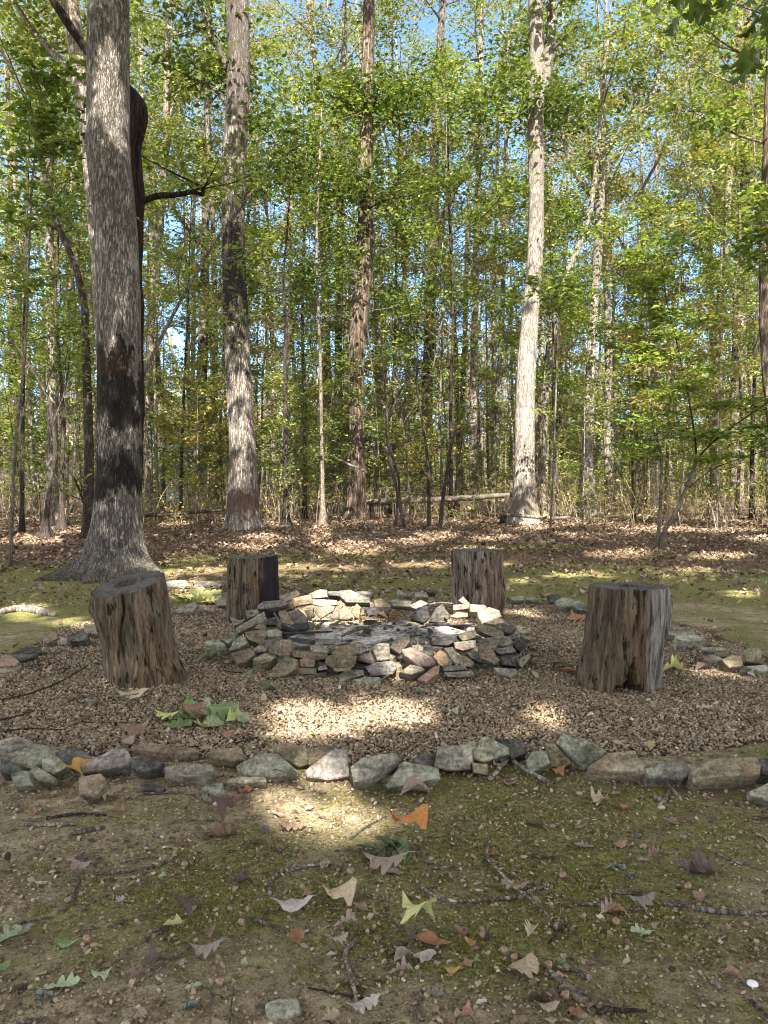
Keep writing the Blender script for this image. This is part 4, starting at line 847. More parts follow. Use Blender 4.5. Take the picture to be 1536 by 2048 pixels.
def variant(H, r0, seed, leafmat, barkm, crown0=.35, nl=16, length=2.4, n_each=34, lsize=.125, spread=.75, lean=.04, fork=False, rise=.6, lower=4, flat=.5):
    rng = np.random.default_rng(seed)
    zs = np.linspace(0, H, 16); a = rng.uniform(0, 6.28)
    ax = np.stack([lean * H * (zs / H) ** 1.5 * math.cos(a) + .05 * H * .12 * vn(zs * .35, 0, 0, seed), lean * H * (zs / H) ** 1.5 * math.sin(a) + .05 * H * .12 * vn(zs * .35, 5, 0, seed + 1), zs - .1], 1)
    rad = r0 * (1 - .82 * zs / H) * (1 + .5 * np.exp(-zs / (r0 * 2.2)))
    g = Geo(); g.add(*tube(ax, rad, 10, .12, seed, horiz=True))
    shp = lambda t: .6 + .75 * math.sin(math.pi * min(1, t * .85 + .1))
    C = grow_limbs(g, ax, rad, rng, nl, crown0, .97, length, rise, .42, 3, shp)
    if lower:
        g2 = grow_limbs(g, ax, rad, rng, lower, .12, crown0, length * .45, .3, .16, 1)
        C = np.vstack([C, g2[::2]])
    if fork:
        z = H * rng.uniform(.35, .5); p = np.array([np.interp(z, ax[:, 2], ax[:, j]) for j in range(3)]); b = rng.uniform(0, 6.28)
        e = p + np.array([math.cos(b) * H * .16, math.sin(b) * H * .16, H * .42]); Q = spline([p, p + (e - p) * [.65, .65, .4], e], 10)
        rr = np.linspace(np.interp(z, ax[:, 2], rad) * .75, .02, 10); g.add(*tube(Q, rr, 8, .1, seed + 2, cap=False))
        C = np.vstack([C, grow_limbs(g, Q, rr, rng, 6, .25, .95, length * .8, rise, .45, 2)])
    tr = g.mesh('trunk', barkm, True)
    cv, cf = leaves(C, n_each, spread, lsize, rng, flat)
    cr = mesh('crown', cv, cf, leafmat)
    return tr, cr
def plant(name, var, loc, rz, sc, label, cat, group):
    t = thing(name, loc, label, cat, group, rz); t.scale = (sc, sc, sc) if not hasattr(sc, '__len__') else sc
    link('trunk', var[0], (0, 0, 0), t); link('crown', var[1], (0, 0, 0), t); return t

# ------------------------------------------------------------------ the big trees one can tell apart
def px_tree(name, label, d, rows, barkm, group=None, cat='tree', n=None, rough=.09, flare=None, lean_y=0.0, extra_top=0.0, seed=1, crown=None, limbs=(), k=60, twigs=0, leafmat=None):
    """rows: (pixel row, centre, width) from the foot upward; limbs: (pixel points, r0, r1, depth offset)."""
    P, rad = [], []
    for py, cx, w in rows:
        p = at(cx, py, d); P.append(p); rad.append(w / 2 / F * d)
    P = np.array(P); g0 = float(zt(P[0, 0], d)); base = np.array([P[0, 0], d, g0]); P[:, 2] = np.maximum(P[:, 2], g0 - .02); P[0, 2] = g0 - .12
    P[:, 1] += lean_y * (P[:, 2] - g0)
    if extra_top:
        e = P[-1] + (P[-1] - P[-2]) / np.linalg.norm(P[-1] - P[-2]) * extra_top; P = np.vstack([P, (P[-1] + e) / 2, e]); rad += [rad[-1] * .8, rad[-1] * .35]
    zz = np.linspace(P[0, 2], P[-1, 2], k); Q = np.stack([np.interp(zz, P[:, 2], P[:, 0]), np.interp(zz, P[:, 2], P[:, 1]), zz], 1); rr = np.interp(zz, P[:, 2], rad)
    ker = np.array([1, 2, 3, 2, 1]) / 9
    for j in (0, 1): Q[:, j] = np.convolve(np.pad(Q[:, j], 2, 'edge'), ker, 'valid')
    rr = np.convolve(np.pad(rr, 2, 'edge'), ker, 'valid')
    t = thing(name, base, label, cat, group)
    n = n or (40 if max(rad) > .12 else 12)
    fl = (lambda th, z: flare(th, z - g0)) if flare else None
    g = Geo(); g.add(*tube(Q - base, rr, n, rough, seed, horiz=True, flare=(lambda th, z: flare(th, z)) if flare else None))
    link('trunk', g.mesh('trunk', barkm, True), (0, 0, 0), t)
    rng = np.random.default_rng(seed + 100); C = []
    for pts, r0, r1, dy in limbs:
        L = np.array([at(x, y, d + dy * i / (len(pts) - 1)) for i, (x, y) in enumerate(pts)]) - base
        q = spline(L, 8 * len(pts)); g = Geo(); g.add(*tube(q, np.linspace(r0, r1, len(q)), 10, .12, seed + 5))
        tw = grow_limbs(g, q[len(q) // 3:][np.argsort(q[len(q) // 3:, 2])], np.full(len(q) - len(q) // 3, r1 * 1.5), rng, 5, 0, 1, .9, .4, .5, 1) if twigs else None
        link('limb', g.mesh('limb', barkm, True), (0, 0, 0), t)
        if tw is not None: C.append(tw)
    if crown:
        z0, z1, nl, length, n_each, lsize, cut = crown; g = Geo(); ax = Q - base
        cc = grow_limbs(g, ax, rr, rng, nl, z0, z1, length, .45, .38, 4, lambda t_: .75 + .5 * math.sin(3.14 * t_))
        link('limb', g.mesh('limb', barkm, True), (0, 0, 0), t)
        C.append(cc)
    if C:
        C = np.vstack(C); kp = lambda p: keep_leaf(p + base)
        n_each, lsize = (crown[4], crown[5]) if crown else (twigs, .10)
        v, f = leaves(C, n_each, .7 if crown else .4, lsize, rng, .5, keep=kp)
        link('crown', mesh('crown', v, f, leafmat or SHADE), (0, 0, 0), t)
    return t
def flare_oak(th, z):
    lob = .5 + .5 * np.cos(3 * (th - 3.5)) + .35 * np.cos(5 * th + 1)
    e = np.exp(-np.clip(z, 0, 9) / .17); e2 = .45 * np.exp(-np.clip(z, 0, 9) / .30)
    left = np.exp(-(((th - 3.45 + 3.14) % 6.283 - 3.14) / .28) ** 2); fr = np.exp(-(((th - 4.35 + 3.14) % 6.283 - 3.14) / .25) ** 2)
    rt = np.exp(-(((th - 6.05 + 3.14) % 6.283 - 3.14) / .4) ** 2)
    return .13 * e2 + .12 * e * lob + .50 * left * e + .30 * fr * e + .22 * rt * e
def flare_s(k):
    return lambda th, z: k * np.exp(-np.clip(z, 0, 9) / (k * 2.4)) * (.8 + .6 * np.cos(4 * th + 1) + .3 * np.cos(7 * th))
px_tree('oak_tree', 'thickest trunk, grey oak with black stains and spreading roots behind the leaning hollow stump', 10.25,
        [(1168, 240, 112), (1120, 236, 108), (1080, 233, 102), (1040, 235, 96), (1000, 234, 92), (950, 238, 87), (900, 238, 86), (750, 239, 84), (600, 238, 82), (450, 232, 81), (300, 216, 83), (150, 217, 80), (0, 217, 79), (-200, 215, 74), (-500, 212, 66)],
        B_OAK1, flare=flare_oak, n=96, k=150, rough=.05, extra_top=3.0, seed=3, crown=(.66, 1.0, 16, 3.2, 32, .14, 0))
px_tree('vine_tree', 'dark crooked trunk with a swollen bend, half hidden behind the thickest oak', 11.6,
        [(1120, 262, 34), (1000, 265, 36), (800, 268, 32), (600, 270, 30), (480, 272, 30), (400, 270, 34), (300, 266, 28), (265, 272, 37), (235, 279, 39), (205, 274, 33), (180, 256, 27), (150, 225, 24), (110, 180, 20), (60, 145, 18), (0, 105, 16), (-60, 70, 14)],
        B_VINE, n=40, k=140, rough=.32, seed=9, limbs=[([(280, 405), (315, 392), (350, 390), (385, 384), (404, 388), (404, 372)], .05, .022, .2)], twigs=14, leafmat=UNDER)
px_tree('oak_tree', 'tall dark blotched trunk with pale lower half, behind the left back stump', 17.6,
        [(1060, 485, 64), (1030, 485, 60), (980, 485, 58), (900, 486, 54), (800, 480, 50), (700, 475, 50), (600, 470, 49), (450, 466, 44), (300, 470, 46), (200, 476, 46), (100, 479, 43), (0, 473, 46), (-200, 470, 42)],
        B_OAK2, flare=flare_s(.13), n=72, k=110, rough=.05, extra_top=5, seed=21, crown=(.68, 1.0, 12, 3.4, 30, .13, 0), twigs=10,
        limbs=[([(456, 212), (435, 185), (415, 170), (370, 150)], .05, .02, .4), ([(455, 140), (430, 75), (395, 0), (375, -60)], .06, .03, .5), ([(490, 400), (520, 370), (560, 320), (600, 290)], .04, .015, .4), ([(492, 590), (540, 582), (610, 575)], .018, .008, .3)])
px_tree('hickory_tree', 'shaggy brown trunk standing at the centre of the wood, left end of the fallen log', 20.0,
        [(1044, 713, 40), (1000, 713, 38), (900, 714, 33), (800, 712, 31), (700, 712, 33), (600, 722, 37), (520, 728, 34), (450, 732, 31), (350, 731, 28), (200, 735, 26), (0, 738, 24), (-200, 739, 21)],
        B_SHAG, flare=flare_s(.1), n=48, k=110, rough=.14, extra_top=5, seed=31, crown=(.66, 1.0, 13, 2.8, 32, .13, 0), twigs=26, leafmat=SHADE,
        limbs=[([(733, 300), (770, 250), (800, 200), (815, 150)], .05, .02, .5), ([(735, 470), (690, 430), (640, 400), (600, 380)], .04, .015, -1.0), ([(738, 250), (700, 210), (660, 190)], .04, .015, -.8), ([(730, 420), (770, 400), (820, 390)], .04, .015, -1.2)])
px_tree('oak_tree', 'brightly sunlit pale trunk at the right end of the fallen log', 19.0,
        [(1040, 1047, 54), (1000, 1048, 50), (960, 1049, 43), (900, 1049, 38), (800, 1050, 37), (700, 1055, 36), (600, 1063, 33), (520, 1070, 31), (400, 1073, 30), (250, 1071, 31), (150, 1074, 33), (60, 1072, 28), (0, 1070, 27), (-200, 1066, 24)],
        B_WHITE, flare=flare_s(.12), n=64, k=110, rough=.05, extra_top=5, seed=41, crown=(.70, 1.0, 12, 3.0, 30, .13, 0), twigs=14,
        limbs=[([(1082, 190), (1094, 130), (1102, 60), (1106, -60)], .13, .10, .2), ([(1062, 260), (1030, 230), (985, 225)], .035, .012, -.4), ([(1078, 300), (1110, 260), (1150, 230)], .04, .012, .4)])
GT = 'trunks of the woods'
def mid_tree(label, d, rows, barkm, name='tree', limbs=(), seed=1, top=4.0, crown=(.5, 1.0, 14, 2.6, 24, .12, 0), leafmat=CANOPY, twigs=12, n=14, fl=.1):
    return px_tree(name, label, d, rows, barkm, GT, 'tree', n, .12, flare_s(fl), 0, top, seed, crown, limbs, 70, twigs, leafmat)
mid_tree('pale blotchy trunk halfway between the shaggy centre trunk and the sunlit trunk', 28, [(1020, 850, 24), (900, 853, 22), (800, 855, 22), (650, 858, 22), (500, 865, 21), (425, 868, 20), (250, 870, 18), (100, 880, 15), (0, 886, 13)], B_OAK2, seed=51, fl=.16,
         limbs=[([(872, 480), (900, 400), (945, 300), (965, 220), (1000, 120), (1036, 40)], .12, .06, 1.0), ([(868, 592), (885, 584), (906, 588)], .10, .09, -.2)])
mid_tree('grey forked trunk with wide pale limbs right of the sunlit trunk', 24, [(1030, 1170, 30), (960, 1172, 24), (900, 1175, 21), (700, 1183, 18), (600, 1188, 18), (500, 1196, 18), (400, 1200, 17), (330, 1204, 15), (250, 1206, 11), (100, 1210, 8)], B_WHITE, seed=61, fl=.18, top=2,
         limbs=[([(1202, 330), (1218, 290), (1268, 250), (1298, 210), (1318, 140), (1333, 0)], .10, .05, .6), ([(1196, 395), (1178, 385), (1143, 335), (1128, 280), (1113, 225), (1105, 160)], .08, .03, -.5), ([(1210, 350), (1250, 290), (1262, 230), (1280, 150)], .06, .025, .9)])
mid_tree('slender wavy trunk leaning right just beyond the sunlit trunk', 23, [(1030, 1082, 16), (930, 1084, 15), (850, 1087, 15), (760, 1093, 15), (650, 1108, 15), (580, 1124, 14), (510, 1150, 13), (450, 1175, 11), (380, 1188, 10), (250, 1200, 8)], B_MID, seed=71, crown=(.7, 1, 10, 1.8, 26, .12, 0))
mid_tree('straight slim grey trunk right of the leafy sapling', 25, [(1035, 1428, 18), (900, 1430, 16), (800, 1433, 15), (600, 1440, 15), (500, 1448, 14), (300, 1463, 13), (150, 1475, 12), (0, 1481, 11)], B_MID, seed=81)
mid_tree('slim trunk third from the right edge, beyond the straight slim grey one', 27, [(1015, 1468, 18), (800, 1470, 16), (600, 1474, 15), (300, 1490, 13), (0, 1500, 11)], B_OAK2, seed=91)
mid_tree('thin dark trunk close beside the slim trunk near the right edge', 29, [(1012, 1480, 13), (800, 1481, 12), (600, 1483, 12), (400, 1487, 11), (200, 1492, 9)], B_MID, seed=92)
mid_tree('knotty trunk cut by the right edge of the picture', 15.5, [(1060, 1562, 24), (900, 1552, 22), (760, 1536, 21), (640, 1528, 20), (500, 1528, 19), (300, 1534, 17)], B_SHAG, seed=93, crown=(.6, 1, 10, 2, 30, .13, 0), leafmat=UNDER)
mid_tree('grey trunk with dark base near the left edge, left of the thickest oak', 18, [(1035, 104, 30), (980, 104, 24), (900, 105, 21), (800, 104, 19), (600, 101, 17), (400, 98, 15), (200, 104, 13), (0, 112, 11)], B_MID, seed=94, fl=.14)
mid_tree('dark straight trunk hugging the left side of the thickest oak', 15, [(1050, 177, 22), (900, 178, 19), (700, 172, 16), (600, 168, 15), (530, 152, 13), (425, 103, 11), (225, 66, 9), (105, 5, 8), (40, -30, 7)], B_DARK, seed=95, crown=(.5, 1, 10, 2, 28, .12, 0), leafmat=UNDER)
mid_tree('thick leaning trunk appearing above and left of the thickest oak', 14, [(1060, 215, 28), (700, 208, 30), (400, 190, 32), (300, 180, 33), (150, 160, 33), (0, 138, 34), (-100, 125, 30)], B_MID, seed=96, crown=(.75, 1, 10, 2.5, 30, .13, 0), limbs=[([(150, 160), (130, 130), (70, 65), (12, -20)], .07, .04, .6)])
mid_tree('slim curved trunk rising right of the thickest oak toward the dark blotched trunk', 13.2, [(1085, 258, 9), (900, 266, 9), (760, 281, 9), (660, 330, 8), (600, 362, 8), (540, 397, 7), (470, 438, 6), (430, 470, 5)], B_MID, 'slim_tree', seed=97, crown=(.55, 1, 8, 1.2, 18, .09, 0), leafmat=UNDER, top=.8)
mid_tree('grey trunk between the thickest oak and the dark blotched trunk', 25, [(1010, 298, 17), (900, 297, 15), (700, 300, 14), (500, 318, 13), (300, 330, 12), (100, 335, 11)], B_MID, seed=98, limbs=[([(330, 260), (350, 200), (372, 150)], .05, .02, .3)])
mid_tree('pale trunk just left of the dark blotched trunk, farther back', 30, [(1005, 395, 24), (800, 402, 21), (680, 406, 19), (400, 412, 16), (100, 418, 12)], B_OAK2, seed=99)
mid_tree('pale trunk just left of the shaggy centre trunk, farther back', 28, [(1012, 675, 18), (800, 676, 16), (600, 678, 14), (300, 684, 12), (0, 690, 10)], B_OAK2, seed=101)
mid_tree('thin dark forked trunk between the dark blotched trunk and the shaggy centre trunk', 18.5, [(1038, 571, 9), (900, 571, 9), (750, 570, 8), (660, 572, 8), (560, 566, 5), (450, 575, 4)], B_DARK, 'slim_tree', seed=102, crown=(.5, 1, 9, 1.2, 16, .09, 0), leafmat=UNDER, top=.8, limbs=[([(571, 700), (590, 640), (603, 590)], .035, .015, .2)])
mid_tree('thin pale trunk rooted on the leaf mound left of the shaggy centre trunk', 18.2, [(1050, 646, 8), (900, 644, 7), (700, 640, 6), (500, 632, 5), (300, 640, 4)], B_SAP, 'slim_tree', seed=103, crown=(.55, 1, 9, 1.3, 18, .09, 0), leafmat=UNDER, top=1)
mid_tree('pale slender trunk left of the sunlit trunk, above the middle of the fallen log', 30, [(1010, 946, 18), (800, 947, 15), (650, 949, 14), (400, 955, 12), (100, 962, 10)], B_WHITE, seed=104)
mid_tree('thin straight trunk between the pale slender trunk and the sunlit trunk', 28, [(1015, 985, 10), (800, 995, 10), (600, 1006, 9), (300, 1012, 8)], B_MID, seed=105)
mid_tree('sunlit cream trunk, thicker of the two glowing near the left edge', 24, [(1028, 132, 9), (950, 133, 9), (800, 135, 8), (500, 140, 7)], B_WHITE, 'slim_tree', seed=106, crown=(.6, 1, 8, 1.3, 20, .1, 0))
mid_tree('sunlit cream trunk, thinner of the two glowing near the left edge', 24.5, [(1028, 147, 7), (950, 148, 7), (800, 151, 6), (500, 158, 5)], B_WHITE, 'slim_tree', seed=107, crown=(.6, 1, 8, 1.3, 20, .1, 0))
mid_tree('dark thin trunk in front of the two glowing cream trunks', 16.5, [(1062, 122, 9), (950, 124, 8), (850, 128, 8), (600, 110, 6), (450, 118, 4)], B_DARK, 'slim_tree', seed=108, crown=(.5, 1, 8, 1.2, 16, .09, 0), leafmat=UNDER, top=.6)
mid_tree('forking dark sapling left of the thickest oak', 14.8, [(1072, 84, 9), (1000, 96, 8), (900, 112, 8), (800, 100, 6), (700, 40, 5), (640, -20, 4)], B_DARK, 'slim_tree', seed=109, crown=(.5, 1, 9, 1.1, 18, .09, 0), leafmat=UNDER, top=.5, limbs=[([(112, 900), (150, 960), (172, 1020)], .02, .02, .2), ([(105, 850), (130, 780), (140, 700)], .02, .01, .1)])
# dark leafless saplings by the log
def bare(label, d, rows, seed, nt=16, tl=.8, rise=.15):
    t = px_tree('bare_sapling', label, d, rows, B_DARK, 'bare saplings', 'sapling', 8, .1, None, 0, .3, seed, None, (), 40)
    rng = np.random.default_rng(seed); g = Geo(); tr = [c for c in t.children][0]; b = np.array(t.location)
    P = np.array([at(cx, py, d) for py, cx, w in rows]) - b; P = P[np.argsort(P[:, 2])]
    grow_limbs(g, P, np.full(len(P), .013), rng, nt, .15, .95, tl, rise, .6, 3, lambda q: 1.15 - .6 * q, 4)
    link('twigs', g.mesh('twigs', B_DARK, True), (0, 0, 0), t); return t
bare('dark leafless conifer like sapling leaning right in front of the fallen log', 16.2, [(1055, 877, 8), (980, 888, 8), (900, 901, 6), (850, 913, 4), (800, 921, 3)], 201, 22)
bare('dark bare sapling leaning left at the left part of the fallen log', 17, [(1046, 812, 8), (990, 796, 7), (920, 779, 6), (800, 772, 4), (700, 765, 3)], 202, 14)
bare('bare sapling bending left in front of the middle of the fallen log', 17.4, [(1044, 858, 8), (980, 858, 7), (920, 856, 6), (850, 846, 5), (775, 833, 4), (700, 836, 3), (600, 815, 3)], 203, 14)
bare('dead twiggy branchlet tree leaning from the shaggy centre trunk', 17.8, [(1040, 790, 6), (960, 800, 5), (860, 770, 5), (780, 800, 4), (730, 838, 3)], 204, 12, .9)
# the leafy sapling on the moss
def sapling():
    d = 12.9; b = ground(1313, 1118); b[1] = d
    t = thing('sapling', b, 'leafy two stemmed sapling with flat tiers of leaves standing on the mossy ground', 'sapling')
    rng = np.random.default_rng(77); C = []
    def stem(pts, r0, r1, dy=0.0, twig=0, t0=.3):
        q = np.array([at(x, y, d + dy * i / (len(pts) - 1)) for i, (x, y) in enumerate(pts)]) - b
        if pts[0][1] > 1090: q[0, 2] = -.05
        q = spline(q, 8 * len(pts)); g = Geo(); g.add(*tube(q, np.linspace(r0, r1, len(q)), 10, .12, len(pts)))
        for i in range(twig):
            f = t0 + (1 - t0) * (i + rng.random()) / twig; p = q[int(f * (len(q) - 1))]; a = rng.uniform(0, 6.28); L = rng.uniform(.45, 1.15) * (1.15 - .45 * f)
            e = p + np.array([math.cos(a) * L, math.sin(a) * L * .8, rng.uniform(-.08, .16)])
            g.add(*tube(spline([p, (p + e) / 2 + [0, 0, .05], e], 5), np.linspace(.006, .0025, 5), 4, cap=False))
            for s in np.linspace(.3, 1.0, 6): C.append(p + (e - p) * s)
            for s in (.5, .75):
                w = p + (e - p) * s; e2 = w + np.array([rng.normal(0, .28), rng.normal(0, .28), rng.normal(0, .03)]); C.append(e2); C.append((w + e2) / 2)
        link('stem', g.mesh('stem', B_SAP if r0 > .03 else B_DARK, True), (0, 0, 0), t)
    stem([(1311, 1122), (1318, 1050), (1323, 920), (1305, 840), (1295, 700), (1293, 600), (1290, 480)], .032, .006, 0, 17, .33)
    stem([(1314, 1122), (1330, 1062), (1348, 1030), (1375, 970), (1393, 920)], .042, .024)
    stem([(1393, 920), (1388, 860), (1363, 725), (1333, 600), (1320, 480)], .018, .005, .3, 17, .2)
    stem([(1393, 920), (1420, 890), (1470, 850), (1536, 805), (1600, 765)], .018, .007, -.3, 8, .3)
    stem([(1378, 975), (1433, 935), (1536, 900), (1600, 885)], .012, .005, -.4, 5, .4)
    Cn = np.array(C); v, f = leaves(Cn, 10, .26, .092, rng, .14, 1.6)
    link('crown', mesh('crown', v, f, UNDER), (0, 0, 0), t)
sapling()
# log on its prop
def log():
    a, e = at(735, 1003, 20.6), at(1026, 990, 19.4); c = (a + e) / 2
    t = thing('fallen_log', (c[0], c[1], float(zt(c[0], c[1]))), 'long pale fallen log lying level between the shaggy centre trunk and the sunlit trunk', 'log')
    b = np.array(t.location); Q = spline([a - b, c - b + [0, 0, -.03], e - b], 30); g = Geo(); g.add(*tube(Q, np.linspace(.085, .06, 30), 16, .12, 4))
    link('trunk', g.mesh('trunk', B_WHITE, True), (0, 0, 0), t)
    p = at(1016, 992, 19.4) - b; q = at(1004, 1035, 19.2) - b; q[2] = -.02
    g = Geo(); g.add(*tube(spline([p, q], 6), np.linspace(.06, .075, 6), 10, .1)); link('broken_limb', g.mesh('broken_limb', B_DARK, True), (0, 0, 0), t)
    p2 = at(742, 1004, 20.6) - b; q2 = at(745, 1040, 20.6) - b; g = Geo(); g.add(*tube(spline([p2, [q2[0], q2[1], -.05]], 5), np.full(5, .05), 8)); link('broken_limb', g.mesh('broken_limb', B_DARK, True), (0, 0, 0), t)
log()
stick('fallen_branch', [at(290, 1032, 19), at(340, 1028, 19), at(450, 1020, 19)], [.05, .05, .03], B_DARK, 'dark fallen branch on the leaves between the thickest oak and the dark blotched trunk', 'branch')
stick('fallen_branch', [at(735, 945, 18.5), at(690, 925, 19), at(860, 905, 20)][:2] + [at(650, 905, 19.2)], [.03, .03, .02], B_MID, 'thin dead branch slanting against the shaggy centre trunk', 'branch')
stick('fallen_branch', [at(1000, 1028, 18.3), at(1100, 1036, 18.3), at(1140, 1034, 18.3)], [.04, .04, .03], B_MID, 'short fallen branch on the leaves right of the sunlit trunk', 'branch')
stick('fallen_branch', gp('f', [(0, 1032), (60, 1030), (100, 1036)], .05), [.07, .06, .05], B_DARK, 'dark fallen branch at the left edge of the leaf covered ground', 'branch')
stick('bark_piece', gp('f', [(0, 1229), (40, 1222), (75, 1226), (110, 1234)], .02), [.03, .04, .04, .02], B_WHITE, 'pale flaking piece of wood on the sunny moss at the left edge', 'wood')

# ------------------------------------------------------------------ the rest of the wood
TALL = [variant(21 + i % 3 * 2, .13 + .02 * (i % 3), 300 + i, CANOPY if i % 4 else CANOPY_Y, (B_MID, B_OAK2, B_WHITE, B_WHITE)[i % 4], .30 + .05 * (i % 3), 12, 2.6, 44, .10, .55, .05, i % 3 == 1, .62) for i in range(8)]
SLIM = [variant(12 + i % 3 * 2, .055 + .01 * (i % 2), 340 + i, (CANOPY, UNDER, CANOPY_Y, CANOPY)[i % 4], (B_WHITE, B_MID, B_SAP, B_MID)[i % 4], .3, 11, 1.4, 44, .095, .42, .08, i % 3 == 2, .5) for i in range(7)]
SAPL = [variant(4.2 + i % 3 * 1.2, .02 + .004 * (i % 2), 370 + i, (UNDER, CANOPY, UNDER, CANOPY_Y)[i % 4], (B_SAP, B_MID, B_SAP, B_WHITE)[i % 4], .22, 13, 1.0, 14, .095, .32, .10, i % 3 == 0, .28, 2, .3) for i in range(7)]
BARE = [variant(5 + i, .022, 390 + i, CANOPY_Y, (B_DARK, B_SAP)[i % 2], .25, 12, 1.0, 2, .08, .3, .14, i == 1, .5, 3) for i in range(3)]
MARKS = [(100, 'the dark based grey trunk'), (240, 'the thickest oak'), (480, 'the blotched trunk'), (714, 'the shaggy trunk'), (855, 'the pale blotchy trunk'),
         (946, 'the pale slender trunk'), (1049, 'the sunlit trunk'), (1175, 'the forked trunk'), (1330, 'the two stemmed sapling'), (1430, 'the straight slim trunk')]
def forest_label(kind, x, y, look):
    u = 768 + x / y * F; m_ = min(MARKS, key=lambda q: abs(q[0] - u)); side = 'left' if u < m_[0] else 'right'
    gap = abs(u - m_[0]); near = 'just' if gap < 35 else 'some way' if gap < 80 else 'well'
    dist = 'near the mound' if y < 24 else 'past the mound' if y < 30 else 'deeper' if y < 38 else 'far back' if y < 48 else 'farthest back'
    return f'{look} {kind} {dist}, {near} {side} of {m_[1]}'
def forest():
    pts = []
    KX = [(-26.4, 55)]
    def fits(x, y, dm): return all((x - a) ** 2 + (y - b) ** 2 > dm * dm for a, b in pts)
    jobs = [('tall', 90, 27, 50, 1.7), ('slim', 104, 22, 50, 1.1), ('sapl', 86, 17.5, 40, .8), ('bare', 22, 17, 30, .8)]
    for kind, n, y0, y1, dm in jobs:
        c = tries = 0
        while c < n and tries < 6000:
            tries += 1
            y = y0 + (y1 - y0) * rnd.random() ** (1.0 if kind != 'sapl' else 1.3); x = rnd.uniform(-1, 1) * (y * .56 + 3.0)
            if not fits(x, y, dm): continue
            u = 768 + x / y * F
            if y < 24 and any(abs(u - k) < w for k, w in ((240, 70), (485, 55), (713, 50), (1048, 60))): continue
            if y < 26 and 1090 < u < 1350 and rnd.random() < .7: continue
            if y < 21 and kind == 'sapl' and (900 < u < 1040 or rnd.random() < .4): continue
            pts.append((x, y)); z = float(zt(x, y)) - .02
            if kind == 'tall':
                i = rnd.randrange(len(TALL)); look = ('brownish', 'plated', 'pale', 'grey')[i % 4] + (' forked' if i % 3 == 1 else '')
                plant('tall_tree', TALL[i], (x, y, z), rnd.uniform(0, 6.28), rnd.uniform(.82, 1.15), forest_label('tall tree', x, y, look), 'tree', 'tall trees of the wood')
            elif kind == 'slim':
                i = rnd.randrange(len(SLIM)); look = ('thin pale', 'thin grey brown', 'thin smooth', 'thin grey')[i % 4] + (' forked' if i % 3 == 2 else '')
                plant('slim_tree', SLIM[i], (x, y, z), rnd.uniform(0, 6.28), rnd.uniform(.75, 1.2), forest_label('tree', x, y, look), 'tree', 'slim trees of the wood')
            elif kind == 'sapl':
                i = rnd.randrange(len(SAPL)); look = ('leafy green', 'bushy green', 'fine leafed', 'yellowing')[i % 4]
                plant('sapling', SAPL[i], (x, y, z), rnd.uniform(0, 6.28), rnd.uniform(.6, 1.2), forest_label('sapling', x, y, look), 'sapling', 'leafy saplings of the wood')
            else:
                plant('bare_sapling', BARE[rnd.randrange(3)], (x, y, z), rnd.uniform(0, 6.28), rnd.uniform(.6, 1.1), forest_label('sapling', x, y, 'nearly leafless'), 'sapling', 'nearly leafless saplings')
            c += 1
forest()
# leafy understory trees whose boughs hang before the tall trunks
def bough_tree(label, px_, py, d, H, r0, seed, crown0, nl, length, n_each, lsize, mat, spread=.5, flat=.22, rise=.2, barkm=B_DARK):
    p = at(px_, py, d); b = (p[0], d, float(zt(p[0], d)))
    v = variant(H, r0, seed, mat, barkm, crown0, nl, length, n_each, lsize, spread, .06, False, rise, 0, flat)
    plant('understory_tree', v, b, 0, 1, label, 'tree', 'understory trees')
bough_tree('green understory tree with tiered boughs in the gap left of the sunlit trunk', 905, 1045, 21, 11.5, .06, 401, .3, 22, 2.3, 26, .11, UNDER)
bough_tree('dense green understory tree between the dark blotched trunk and the shaggy centre trunk', 610, 1045, 22, 12, .06, 402, .4, 20, 2.2, 26, .11, UNDER)
bough_tree('green understory tree behind the shaggy centre trunk reaching high boughs', 780, 1040, 23, 14, .07, 403, .45, 22, 2.4, 28, .11, CANOPY)
bough_tree('bright understory tree behind the leafy sapling', 1265, 1040, 22, 9, .05, 404, .25, 20, 1.9, 24, .10, UNDER)
bough_tree('understory tree with spreading leafy tiers left of the thickest oak', 45, 1045, 16, 8.5, .05, 405, .45, 18, 1.9, 24, .10, UNDER)
bough_tree('tall understory tree with a leafy crown at the right edge of the wood', 1500, 1045, 21, 11, .06, 406, .35, 20, 2.0, 24, .11, CANOPY)
bough_tree('understory tree with fine foliage right of the thickest oak', 360, 1050, 21, 10, .05, 407, .35, 18, 1.8, 24, .10, CANOPY)
bough_tree('understory tree with green boughs between the sunlit and the forked grey trunks', 1115, 1042, 21.5, 9, .05, 408, .3, 18, 1.7, 24, .10, UNDER)
def sprig_tree(label, foot, d, pts, r, seed, C_pts, n_each, lsize, mat):
    """a slight tree whose leafy bough shows at the given pixels"""
    b = at(foot[0], foot[1], d); b[2] = float(zt(b[0], b[1])); t = thing('slim_tree', b, label, 'tree', 'understory trees')
    rng = np.random.default_rng(seed); q = np.array([[0, 0, -.05]] + [list(at(x, y, d) - b) for x, y in pts]); q = spline(q, 30)
    g = Geo(); g.add(*tube(q, np.linspace(r, .005, 30), 8, .1)); C = []
    for x, y, dd in C_pts:
        e = at(x, y, d + dd) - b; i = int(np.argmin(np.linalg.norm(q - e - [0, 0, -.3], axis=1))); g.add(*tube(spline([q[i], (q[i] + e) / 2 + [0, 0, .06], e], 5), np.linspace(.008, .003, 5), 4, cap=False))
        for s in np.linspace(.3, 1.1, 6): C.append(q[i] + (e - q[i]) * s)
    link('trunk', g.mesh('trunk', B_SAP, True), (0, 0, 0), t)
    v, f = leaves(np.array(C), n_each, .26, lsize, rng, .3, 1.3); link('crown', mesh('crown', v, f, mat), (0, 0, 0), t)
